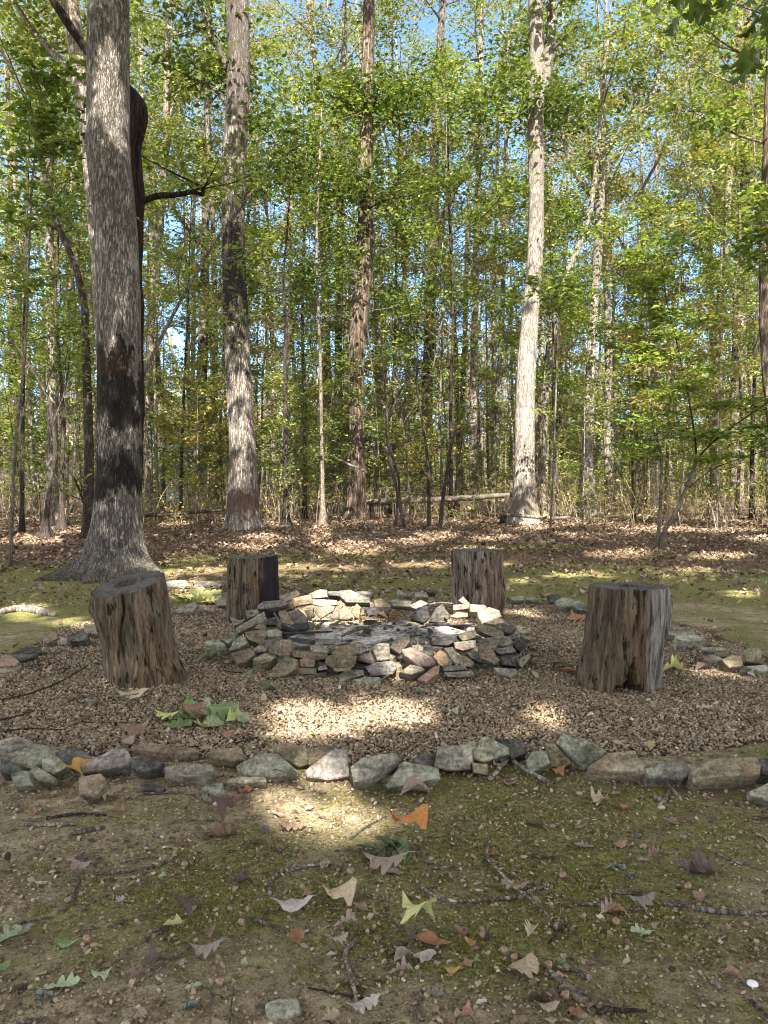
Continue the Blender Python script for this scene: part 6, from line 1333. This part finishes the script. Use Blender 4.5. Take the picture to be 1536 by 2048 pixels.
fl('c5', 985, 598, 26, 30, 'oval', 1, 'green', 'small green leaf left of the pale green spiky leaf')
fl('c5', 1130, 622, 26, 100, 'redoak', 3, 'mauve', 'small mauve leaf on gravel before the big smooth boulder')
fl('c5', 525, 690, 62, 10, 'oval', 1, 'tan', 'greenish tan leaf lying in front of the leaning hollow stump')
fl('c5', 380, 725, 30, 60, 'oval', 2, 'grey', 'grey leaf on gravel below the leaning hollow stump')
fl('c5', 950, 850, 24, 100, 'redoak', 1, 'tan', 'small tan leaf on gravel behind the wide lichened slab')
fl('c5', 905, 845, 32, 30, 'oval', 1, 'rust', 'small rusty leaf on gravel behind the squarish olive stone')
fl('c5', 1080, 668, 30, 20, 'oval', 2, 'deep', 'small blue green leaf on gravel in front of the ring')
fl('c5', 1255, 840, 22, 10, 'oval', 0, 'yellow', 'tiny yellow green leaf on the sunlit gravel')
fl('c6', 270, 760, 30, 20, 'tulip', 1, 'palegreen', 'pale green leaf on gravel right of the sunlit gravel patch')
fl('c6', 1155, 592, 38, 170, 'maple', 2, 'yellow', 'yellow green leaf right of the tall rotting stump', .01)
fl('c6', 500, 1038, 34, 150, 'oval', 1, 'brown', 'brown leaf under the speckled upright block')
fl('c6', 690, 1003, 30, 20, 'tulip', 1, 'rust', 'rusty leaf under the narrow olive slab', .01, (20, 0))
fl('c6', 865, 1112, 34, 30, 'tulip', 2, 'tan', 'tan leaf on the moss below the long stick')
fl('c6', 130, 1082, 62, 10, 'oval', 2, 'mauve', 'mauve curled leaf under the pale trapezoid slab')
fl('c6', 735, 598, 50, 160, 'oval', 3, 'rust', 'rusty leaf at the left foot of the tall rotting stump', .01, (10, 0))
fl('c6', 705, 575, 30, 60, 'tulip', 1, 'deep', 'dark green leaf left of the tall rotting stump')
fl('c6', 765, 388, 40, 20, 'redoak', 3, 'rust', 'curled rust red leaf on gravel between the two right stumps', .01, (15, 0))
fl('c6', 1270, 740, 40, 10, 'redoak', 0, 'pale', 'bluish white leaf on gravel at the right')
fl('c6', 1345, 775, 26, 80, 'oval', 3, 'brown', 'thin brown leaf standing on gravel at the right', .01, (30, 0))
fl('c6', 615, 750, 24, 100, 'redoak', 3, 'rust', 'rust brown leaf standing on the gravel between the sunlit patches', .01, (30, 0))
fl('c6', 830, 770, 26, 70, 'oval', 1, 'pale', 'thin pale leaf on gravel below the tall rotting stump')
fl('c6', 1455, 608, 26, 20, 'tulip', 1, 'pale', 'pale pinkish leaf on gravel by the right border')
fl('c6', 1280, 585, 36, 10, 'oval', 2, 'brown', 'brown curled leaf on gravel between the rotting stump and the right border')
fl('c6', 150, 675, 24, 10, 'tulip', 0, 'green', 'small green leaf on gravel in front of the sunlit ring stones')
fl('r2', 250, 490, 26, 60, 'redoak', 3, 'dark', 'dark curled leaf on the ash behind the pale wedge', .06, (30, 0))
fl('r2', 610, 765, 30, 70, 'oval', 1, 'orange', 'orange leaf lying on the cream streaked slab', .09, (40, 0))
for i, (x, y, mt) in enumerate([(1230, 400, 'red'), (1340, 370, 'red'), (1380, 350, 'rust'), (1300, 410, 'rust'), (1180, 370, 'green')]):
    fl('r1', x, y, 15 + 3 * (i % 3), 50 * i, 'maple', i % 4, mt, ('bright red leaf scrap glowing on the sunlit ash', 'largest reddish leaf on the sunlit ash', 'rusty leaf at the back of the sunlit ash', 'rusty leaf scrap at the front of the sunlit ash', 'small green leaf scrap on the sunlit ash')[i], .0, (20, 10), d=6.08)
for i, (x, y) in enumerate([(190, 300), (240, 290), (280, 330), (310, 360), (140, 300), (520, 440), (730, 330)]):
    fl('r2', x, y, 15 + 2 * (i % 3), 70 * i, ('redoak', 'oak', 'maple')[i % 3], 3, ('rust', 'dark', 'rust')[i % 3], ('rusty leaf left of the heap against the back wall', 'dark leaf on top of the heap against the back wall', 'rusty leaf in the middle of the heap by the back wall', 'rusty leaf lowest in the heap by the back wall', 'dark leaf under the mossy tan stone', 'brown leaf at the left end of the sunlit ash', 'rusty leaf before the dark slate slab')[i], .0, (25, 20), d=6.05)
# small dead leaves that nothing tells apart
cnt = 0
while cnt < 150:
    y = 1.5 + 6.6 * rnd.random() ** 1.5; x = rnd.uniform(-1, 1) * (y * .48)
    if math.hypot(x, y - 5.72) < 1.15: continue
    inside = gravel_d(x, y) < .97
    if not inside and y > 8: continue
    o = leaf_at((x, y, float(zt(x, y)) + (.012 if inside else .004)), (rnd.uniform(-.25, .25), rnd.uniform(-.25, .25), rnd.uniform(0, 6.28)), rnd.uniform(.028, .062), rnd.choice(['oak', 'redoak', 'oval', 'oval', 'tulip']), rnd.randrange(4), rnd.choice(['brown', 'brown', 'dark', 'dark', 'tan', 'mauve', 'rust', 'grey']))
    tag(o, 'small withered leaf lying on the gravel' if inside else 'small withered leaf lying on the mossy soil', 'leaf', 'small withered leaves on the gravel' if inside else 'small withered leaves on the moss'); cnt += 1
# sprigs with several leaves
def sprig(name, loc, label, items, cat='sprig'):
    t = thing(name, loc, label, cat)
    g = Geo(); g.add(*tube(spline([[-.16, .02, .012], [0, 0, .03], [.14, -.02, .02]], 8), np.linspace(.004, .0025, 8), 5)); link('twig', g.mesh('twig', B_SAP, True), (0, 0, 0), t)
    for x, y, z, s, rx, ry, rz, sh, v, mt in items: leaf_at((x, y, z), (R(rx), R(ry), R(rz)), s, sh, v, mt, t, 'leaf')
g0 = ground(395, 1448)
sprig('oak_sprig', g0, 'fallen oak sprig with fresh green leaves heaped on gravel below the leaning stump',
      [(-.06, .02, .06, .16, 60, 0, 70, 'redoak', 3, 'green'), (.06, .0, .05, .15, 55, 10, 40, 'oak', 1, 'green'), (.12, .02, .05, .15, 45, 0, 10, 'redoak', 1, 'green'), (.0, -.03, .03, .15, 20, 0, 200, 'oak', 3, 'green'),
       (-.14, -.03, .02, .14, 15, 0, 170, 'redoak', 1, 'yellow'), (.08, -.05, .02, .14, 40, 0, 60, 'oak', 0, 'palegreen'), (-.08, -.08, .01, .15, 10, 0, 20, 'oak', 3, 'green'), (.18, .0, .03, .13, 35, 0, 60, 'redoak', 2, 'yellow'),
       (-.18, .03, .02, .11, 25, 0, 110, 'oval', 1, 'deep'), (.02, .05, .06, .14, 65, 0, 100, 'oak', 1, 'palegreen'), (.22, -.02, .03, .11, 50, 0, 70, 'oval', 3, 'palegreen'), (.05, -.09, .01, .13, 10, 0, 150, 'redoak', 3, 'yellow'), (-.02, .03, .05, .12, 30, 0, 20, 'tulip', 1, 'red')])
g0 = ground(405, 1205)
sprig('oak_sprig', g0, 'sunlit yellow green sprig of leaves between the leaning hollow stump and left back stump',
      [(-.10, .0, .06, .26, 55, 0, 80, 'oak', 1, 'yellow'), (.05, .03, .04, .25, 40, 0, 20, 'redoak', 1, 'yellow'), (.02, -.06, .02, .24, 15, 0, 200, 'oak', 3, 'yellow'), (.16, 0, .03, .22, 30, 0, 120, 'redoak', 1, 'palegreen'), (.28, .03, .08, .2, 60, 0, 90, 'oval', 1, 'yellow'), (-.2, 0, .02, .2, 20, 0, 160, 'oak', 1, 'green'), (.10, -.12, .02, .2, 10, 0, 30, 'redoak', 0, 'yellow')])
g0 = ground(775, 1716)
sprig('wilted_sprig', g0, 'wilted dark green leaf cluster beside the bright orange leaf',
      [(-.05, .02, .012, .11, 20, 0, 160, 'oval', 3, 'deep'), (-.02, -.01, .02, .11, 30, 20, 200, 'oval', 3, 'deep'), (.02, .0, .015, .12, 10, 0, 120, 'oval', 2, 'deep'), (.04, -.03, .01, .10, 20, -20, 60, 'oval', 3, 'deep'), (-.04, -.04, .008, .10, 10, 0, 220, 'oval', 1, 'deep'), (.0, .03, .03, .10, 35, 0, 150, 'oval', 3, 'deep'), (.03, .03, .02, .09, 25, 0, 20, 'oval', 3, 'deep')])
# twigs
GT2 = 'twigs on the ground'
def tw(crop, pts, w0, w1, label, mat=None, lift=.006): stick('twig', gp(crop, pts, lift), [w0 * .85, w0 * .8, w1 * .85], mat or B_SAP, label, 'twig', GT2, 7, .10, len(label))
tw('c7', [(60, 515), (110, 495), (205, 480)], .004, .003, 'short twig beside the whitish green oak leaf')
tw('c7', [(385, 305), (520, 295), (650, 265), (697, 240)], .0045, .003, 'gently curved twig below the large curled brown leaf')
tw('c7', [(288, 430), (300, 370), (317, 318)], .004, .003, 'short upright lying twig below the pale pinkish lobed leaf')
tw('c7', [(1080, 385), (1090, 320), (1150, 290), (1280, 265), (1375, 278)], .0055, .003, 'dark crooked stick bent like a hook beside the pale soil', B_MID)
tw('c7', [(770, 585), (690, 640), (600, 715)], .005, .003, 'slanting twig over the ragged dark leaf')
tw('c7', [(578, 572), (670, 520)], .008, .007, 'short thick bark covered stick on the left moss', B_SHAG)
tw('c7', [(1005, 485), (1070, 505), (1142, 537)], .006, .004, 'forked pale twig left of the rolled orange brown leaf')
tw('c7', [(1040, 500), (1060, 460), (1080, 445)], .003, .002, 'tiny side twig beside the forked pale twig')
tw('c7', [(1420, 575), (1385, 610), (1387, 660), (1415, 760), (1425, 818)], .0065, .004, 'wavy stick pointing toward the viewer below the curled mauve leaf')
tw('c7', [(740, 88), (860, 90), (968, 112)], .003, .002, 'fine twig under the maroon crumpled leaf')
tw('c7', [(185, 82), (300, 62), (425, 68)], .006, .004, 'dark twig on the moss under the left end of the front row', B_DARK)
tw('c7', [(85, 103), (200, 106), (305, 103)], .008, .006, 'pale thick stick on the moss under the left end of the front row', B_WHITE)
tw('c7', [(288, 140), (350, 127), (420, 117)], .011, .007, 'whitish peeling stick left of the large curled brown leaf', B_WHITE)
tw('c7', [(1400, 162), (1470, 112), (1545, 72)], .004, .003, 'thin twig at the right of the sunlit soil patch')
tw('c7', [(1240, 400), (1290, 370)], .003, .002, 'short fine twig left of the broad tan leaf')
tw('c8', [(145, 355), (220, 400), (310, 413), (420, 405), (500, 400), (575, 375), (655, 345)], .0055, .008, 'long bent twig with a knobby end crossing under the mauve brown leaf', B_MID)
tw('c8', [(413, 195), (416, 250), (480, 320), (540, 380), (600, 420), (645, 465), (660, 515)], .005, .004, 'thin crooked twig crossing the long bent twig', B_MID, .012)
tw('c8', [(765, 420), (860, 430), (980, 445), (1045, 446)], .005, .003, 'long straight twig pointing at the pale grey spiky leaf')
tw('c8', [(1122, 418), (1200, 430), (1300, 450), (1420, 460), (1545, 463)], .009, .007, 'long pale stick running off the right edge', B_WHITE)
tw('c8', [(928, 372), (1022, 380)], .007, .006, 'short pale stick below the lichen flakes', B_WHITE)
tw('c8', [(1328, 220), (1432, 264)], .005, .004, 'short yellowish twig right of the shrivelled dark leaf')
tw('c8', [(855, 862), (900, 850), (1052, 857)], .007, .004, 'dark twig with a pale end at the bottom edge', B_DARK)
tw('c8', [(695, 682), (760, 690), (826, 728)], .007, .008, 'lichened stick beside the small bright green leaf', B_WHITE)
tw('c8', [(655, 690), (690, 720), (718, 745)], .007, .008, 'stubby grey stick left of the wood chip', B_MID)
tw('c8', [(190, 282), (280, 275)], .006, .005, 'short pinkish twig left of the crossed twigs')
tw('c8', [(590, 230), (690, 240)], .006, .005, 'short brown stick among crumbs right of centre', B_SHAG)
tw('c8', [(660, 580), (730, 515)], .004, .003, 'short dark twig by an acorn', B_DARK)
tw('c8', [(1470, 815), (1536, 880)], .006, .004, 'dark twig at the lower right corner', B_DARK)
tw('c8', [(1310, 730), (1365, 775)], .006, .004, 'short straw coloured splinter on the right moss', B_WHITE)
tw('c8', [(140, 830), (142, 896)], .004, .003, 'thin upright lying twig at the lower middle')
tw('c8', [(415, 52), (470, 35)], .004, .003, 'little pale twig below the pale trapezoid slab')
tw('c6', [(808, 1030), (950, 1020), (1092, 1008)], .008, .011, 'long straight stick in front of the thick rust tinted block', B_WHITE, .02)
tw('c6', [(1092, 1010), (1140, 1057), (1192, 1117)], .007, .005, 'stick slanting down from the end of the long straight stick', B_MID, .015)
tw('c6', [(520, 965), (590, 1010), (657, 1047)], .010, .009, 'spotted stick slanting down beside the rounded mossy stone', B_WHITE, .02)
tw('c6', [(470, 985), (515, 950), (565, 900), (640, 878)], .006, .004, 'thin stick bridging from the fallen sticks up to the gravel', B_SHAG, .04)
tw('c6', [(572, 935), (592, 997)], .005, .003, 'short twig leaning by the rounded mossy stone', B_MID, .03)
tw('c6', [(440, 1020), (480, 975), (500, 955)], .009, .006, 'white mottled twig at the left of the fallen sticks', B_WHITE, .02)
tw('c6', [(780, 985), (830, 990), (885, 1000)], .010, .008, 'short knotty grey stick at the foot of the large triangular slab', B_MID, .015)
tw('c6', [(1085, 1095), (1120, 1110), (1140, 1070)], .010, .007, 'mottled broken stick piece on the soil under the long stick', B_WHITE)
tw('c6', [(880, 838), (960, 843), (1045, 845)], .004, .003, 'thin dark twig on the gravel behind the thick rust tinted block', B_DARK)
tw('c6', [(1225, 957), (1292, 936)], .008, .007, 'thin stick lying on the cracked grey stone', B_MID, .10)
tw('c6', [(620, 420), (700, 416), (760, 412)], .006, .004, 'straight twig on the gravel right of the fire ring')
tw('c5', [(0, 712), (130, 682), (250, 632), (352, 570)], .006, .004, 'long dark twig on the gravel left of the leaning stump', B_DARK, .015)
tw('c5', [(0, 793), (70, 775), (142, 755)], .006, .004, 'twig at the left edge of the gravel', B_DARK, .015)
tw('c5', [(0, 880), (120, 868), (250, 872)], .005, .003, 'thin twig lying over the big flat greenish slab', B_DARK, .06)
tw('c5', [(690, 1050), (790, 1022), (892, 1010)], .006, .003, 'twig before the grey slab under the long brown slab')
tw('c5', [(575, 1080), (690, 1077), (792, 1082)], .005, .003, 'fine twig on the soil before the small dark flat stone')
tw('c5', [(940, 890), (985, 878), (1032, 865)], .005, .003, 'twig on gravel behind the squarish olive stone', B_DARK, .02)
tw('c5', [(240, 840), (300, 808), (356, 780)], .005, .003, 'twig on the gravel behind the dark rounded slab', B_SAP, .015)
tw('c5', [(400, 800), (560, 800), (640, 790)], .004, .003, 'faint twig on gravel at the left of the green sprig', B_SAP, .015)
tw('c5', [(345, 880), (365, 905), (385, 915)], .005, .003, 'white twig poking up behind the dark rounded slab', B_WHITE, .04)
tw('c5', [(890, 590), (950, 600), (1000, 595)], .005, .003, 'twig at the foot of the tent shaped olive stone', B_DARK, .015)
tw('c5', [(450, 700), (530, 695), (590, 680)], .006, .004, 'twig crossing the greenish tan leaf', B_MID, .02)
for i in range(60):
    y = 1.5 + 5.5 * rnd.random() ** 1.4; x = rnd.uniform(-1, 1) * y * .48; a = rnd.uniform(0, 6.28); L = rnd.uniform(.03, .14)
    if math.hypot(x, y - 5.72) < 1.2: continue
    ins = gravel_d(x, y) < .97
    q = [np.array([x + math.cos(a) * L * f, y + math.sin(a) * L * f + .02 * L * rnd.uniform(-3, 3) * f, 0.0]) for f in (0, .5, 1)]
    for p in q: p[2] = float(zt(p[0], p[1])) + (.014 if ins else .005)
    stick('twig', q, [.0028, .002], rnd.choice([B_SAP, B_MID, B_DARK]), 'thin broken twig lying loose on the gravel' if ins else 'thin broken twig lying loose on the mossy soil', 'twig', 'loose small twigs on gravel' if ins else 'loose small twigs on soil', 5, .2, i)
# acorns, pebbles, lichen, chips
m = M('acorn shell'); ACO = m.out(m.ramp(m.n('SeparateXYZ', Vector=m.c).outputs[2], (.2, (.17, .10, .055)), (.6, (.26, .17, .10)), (1, (.36, .26, .17))), .35, None, None, .5)
m = M('acorn cup'); ACU = m.out(m.ramp(m.noise(30, 3), (.3, (.06, .04, .03)), (.7, (.16, .11, .08))), .9, m.bump(m.n('TexVoronoi', Vector=m.c, Scale=14.0).outputs[0], .9, .05))
def lathe(prof, n=16):
    r = np.array([p[0] for p in prof]); z = np.array([p[1] for p in prof]); return tube(np.stack([0 * z, 0 * z, z], 1), r, n, horiz=True)
g = Geo(); g.add(*lathe([(.02, -1.0), (.08, -.92), (.5, -.72), (.78, -.3), (.82, .1), (.74, .5)])); NUT = g.mesh('nut', ACO, True)
g = Geo(); g.add(*lathe([(.78, .38), (.9, .42), (.92, .6), (.75, .85), (.4, 1.0), (.1, 1.04), (.08, 1.3)])); CUP = g.mesh('cup', ACU, True)
for i, (c, x, y, cup, lab) in enumerate([('c8', 715, 313, 0, 'dark brown acorn lying alone on the moss right of the crossed twigs'), ('c8', 398, 555, 1, 'pale brown acorn right of the rolled orange tan leaf'), ('c8', 595, 795, 1, 'acorn with a wormhole beside the beige oak leaf'),
     ('c8', 727, 797, 0, 'acorn left of the grey wood chip'), ('c8', 695, 520, 1, 'acorn above the short dark twig'), ('c8', 480, 617, 0, 'acorn above the beige deeply lobed oak leaf'), ('c8', 525, 645, 1, 'yellowish acorn near the lichened stick'), ('c8', 660, 675, 0, 'tan acorn at the end of the lichened stick'),
     ('c7', 24, 235, 1, 'dark acorn at the left edge of the moss'), ('c7', 740, 268, 1, 'grey acorn right of the gently curved twig'), ('c7', 348, 570, 0, 'round acorn right of the glossy green leaf'), ('c8', 928, 500, 0, 'tan acorn under the long straight twig'), ('c8', 655, 805, 1, 'dark acorn beside the wormholed acorn'), ('c7', 882, 745, 0, 'orange tan acorn at the lower middle'), ('c8', 1215, 358, 0, 'brown acorn below the shrivelled dark leaf')]):
    p = ground(*px(c, [(x, y)])[0]); t = thing('acorn', (p[0], p[1], p[2] + .009), lab, 'acorn', 'acorns on the moss', rnd.uniform(0, 6.28)); t.rotation_euler = (R(rnd.uniform(70, 100)), R(rnd.uniform(-20, 20)), rnd.uniform(0, 6.28)); t.scale = (.0125,) * 3
    link('nut', NUT, (0, 0, 0), t)
    if cup: link('cup', CUP, (0, 0, 0), t)
v, f = ico(); PB = []
for i in range(6):
    b = bmesh_sub(v, f); d = b * np.array([1.15, .85, .6]) * (1 + .16 * fbm(b[:, :1] * 1.3 + i * 5, b[:, 1:2] * 1.3, b[:, 2:] * 1.3, 80 + i, 2)); PB.append(mesh('pebble', d, _SUBF, PEB, True))
m = M('loose pebbles'); PEB2 = m.out(m.mix(1.0, m.ramp(m.objrand(), (0, (.05, .035, .026)), (.3, (.13, .09, .06)), (.6, (.19, .135, .09)), (.88, (.26, .20, .14)), (.97, (.34, .29, .23)), (1, (.46, .43, .38))), m.ramp(m.noise(2.5, 4, .7), (.3, .7), (.7, 1.15)), 'MULTIPLY'), .7, m.bump(m.noise(9, 3), .3, .1), None, .3)
for q in PB: q.materials.clear(); q.materials.append(PEB2)
for i in range(210):
    y = 1.5 + 1.65 * rnd.random() ** 1.2; x = rnd.uniform(-1, 1) * y * .48
    if float(vn(x * 2, y * 2, 0, 71)) < rnd.uniform(-1, .4): continue
    s = min(.012, max(.0035, rnd.lognormvariate(math.log(.0058), .4)))
    tag(link('pebble', PB[i % 6], (x, y, float(zt(x, y)) + s * .25), None, (rnd.uniform(-.3, .3), rnd.uniform(-.3, .3), rnd.uniform(0, 6.28)), s), 'small rounded pebble lying loose on the mossy soil', 'pebble', 'loose pebbles on the mossy soil')
m = M('grey green lichen'); LIC = m.out(m.ramp(m.noise(9, 4, .7), (.3, (.25, .27, .22)), (.7, (.46, .49, .42))), .95, m.bump(m.noise(14, 4), .8, .2))
def lichen(c, x, y, s, lab, cat='lichen', name='lichen_flake', mat=None):
    p = ground(*px(c, [(x, y)])[0]); g = Geo(); rng = np.random.default_rng(int(x))
    for i in range(9):
        n = 9; th = np.linspace(0, 6.28, n, endpoint=False); r = rng.uniform(.25, .5) * (1 + .3 * rng.normal(size=n)); o = rng.normal(0, .32, 2)
        ring = np.stack([o[0] + r * np.cos(th), .7 * o[1] + r * np.sin(th) * .7, rng.uniform(.05, .3) + .14 * rng.normal(size=n)], 1); V = np.vstack([ring, [[o[0], .7 * o[1], .05]]]); k = np.arange(n); g.add(V, np.stack([k, (k + 1) % n, np.full(n, n)], 1))
    me = g.mesh(name, mat or LIC, True); tag(link(name, me, p + [0, 0, .002], None, (0, 0, 0), s), lab, cat)
lichen('c8', 990, 305, .026, 'pale blue green lichen clump on the right moss')
lichen('c8', 935, 272, .026, 'flat pale lichen flake left of the blue green lichen clump')
lichen('c8', 1010, 150, .018, 'small lichen flake above the blue green lichen clump')
lichen('c7', 175, 795, .022, 'pale lichen flake beside the pale green lobed leaf')
lichen('c7', 750, 835, .024, 'grey lichen strip on the moss at the lower left')
lichen('c7', 370, 515, .012, 'tiny blue green lichen bit on the left moss')
p = ground(565, 2022); me = rough_stone('half_buried_stone', .036, .028, .018, 'green', 991); tag(link('half_buried_stone', me, p - np.array([0, 0, .004]), None, (.1, 0, .3)), 'lichen covered stone half buried in moss at the bottom edge', 'stone')
p = ground(1152, 1995); g = Geo(); V = np.array([[-.04, -.012, 0], [.04, -.016, 0], [.045, .012, 0], [-.035, .016, 0]]); V = np.vstack([V, V + [0, 0, .007]])
g.add(V, np.array([[0, 3, 2, 1], [4, 5, 6, 7], [0, 1, 5, 4], [1, 2, 6, 5], [2, 3, 7, 6], [3, 0, 4, 7]])); tag(link('wood_chip', g.mesh('wood_chip', SD), p + [0, 0, .004], None, (0, .05, R(-45))), 'flat grey wood chip lying near the acorns at the lower right', 'wood')
m = M('mushroom cap'); MUS = m.out((.62, .59, .55), .6)
p = ground(1505, 1978); t = thing('mushroom', p, 'small white mushroom cap at the lower right edge', 'mushroom'); t.scale = (.62,) * 3; g = Geo(); g.add(*lathe([(.02, .018), (.9 * .02, .019), (.019, .023), (.012, .028), (.002, .029)])); link('cap', g.mesh('cap', MUS, True), (0, 0, 0), t)
g = Geo(); g.add(*lathe([(.004, -.004), (.0035, .0175)], 8)); link('stem', g.mesh('stem', MUS, True), (0, 0, 0), t)
# a shaded branch that hangs into the view at the upper right, from a tree beside the viewer
def hanging():
    b = np.array([3.9, 3.4, float(zt(3.9, 3.4))]); t = thing('oak_tree', b, 'oak outside the view whose dark shaded leaves hang at the upper right corner', 'tree'); rng = np.random.default_rng(8)
    zz = np.linspace(-.1, 7.5, 20); g = Geo(); g.add(*tube(np.stack([.1 * np.sin(zz), 0 * zz, zz], 1), .13 * (1 - .1 * zz), 14, .1, horiz=True)); link('trunk', g.mesh('trunk', B_MID, True), (0, 0, 0), t)
    a = at(1600, -60, 4.9) - b; e = at(1400, -20, 5.3) - b; e2 = at(1540, 120, 4.7) - b; g = Geo()
    g.add(*tube(spline([[0, 0, 3.4], a * [.5, .5, 1] , a, e], 16), np.linspace(.05, .006, 16), 8, .1)); g.add(*tube(spline([a, (a + e2) / 2, e2], 8), np.linspace(.014, .005, 8), 6)); link('limb', g.mesh('limb', B_DARK, True), (0, 0, 0), t)
    V, Q, n = [], [], 0; base = LMESH['redoak'][1]; co = np.zeros(len(base.vertices) * 3); base.vertices.foreach_get('co', co); co = co.reshape(-1, 3); fc = [list(p.vertices) for p in base.polygons]; q4 = np.array([x for x in fc if len(x) == 4])
    for x, y in [(1385, 20), (1400, -10), (1350, 5), (1420, 30), (1440, 10), (1460, 20), (1370, -20), (1345, 60), (1335, 75), (1480, -5), (1500, 15), (1525, 40), (1536, 70), (1520, 90), (1530, 110), (1505, 70), (1515, 140), (1500, 125), (1485, 135), (1545, 150), (1410, -30), (1450, -20), (1490, 165), (1330, 15), (1425, 5), (1395, 35), (1538, 20), (1512, 50)]:
        p = at(x, y, 5.0 + rng.normal(0, .25)) - b; A = Matrix.Rotation(rng.uniform(0, 6.28), 3, 'Z') @ Matrix.Rotation(rng.uniform(.2, 1.1), 3, 'Y') @ Matrix.Rotation(rng.normal(0, .5), 3, 'X')
        V.append(p + co @ np.array(A).T * rng.uniform(.13, .19)); Q.append(q4 + n); n += len(co)
    link('crown', mesh('crown', np.concatenate(V), [np.concatenate(Q)], SHADE, True), (0, 0, 0), t)
hanging()
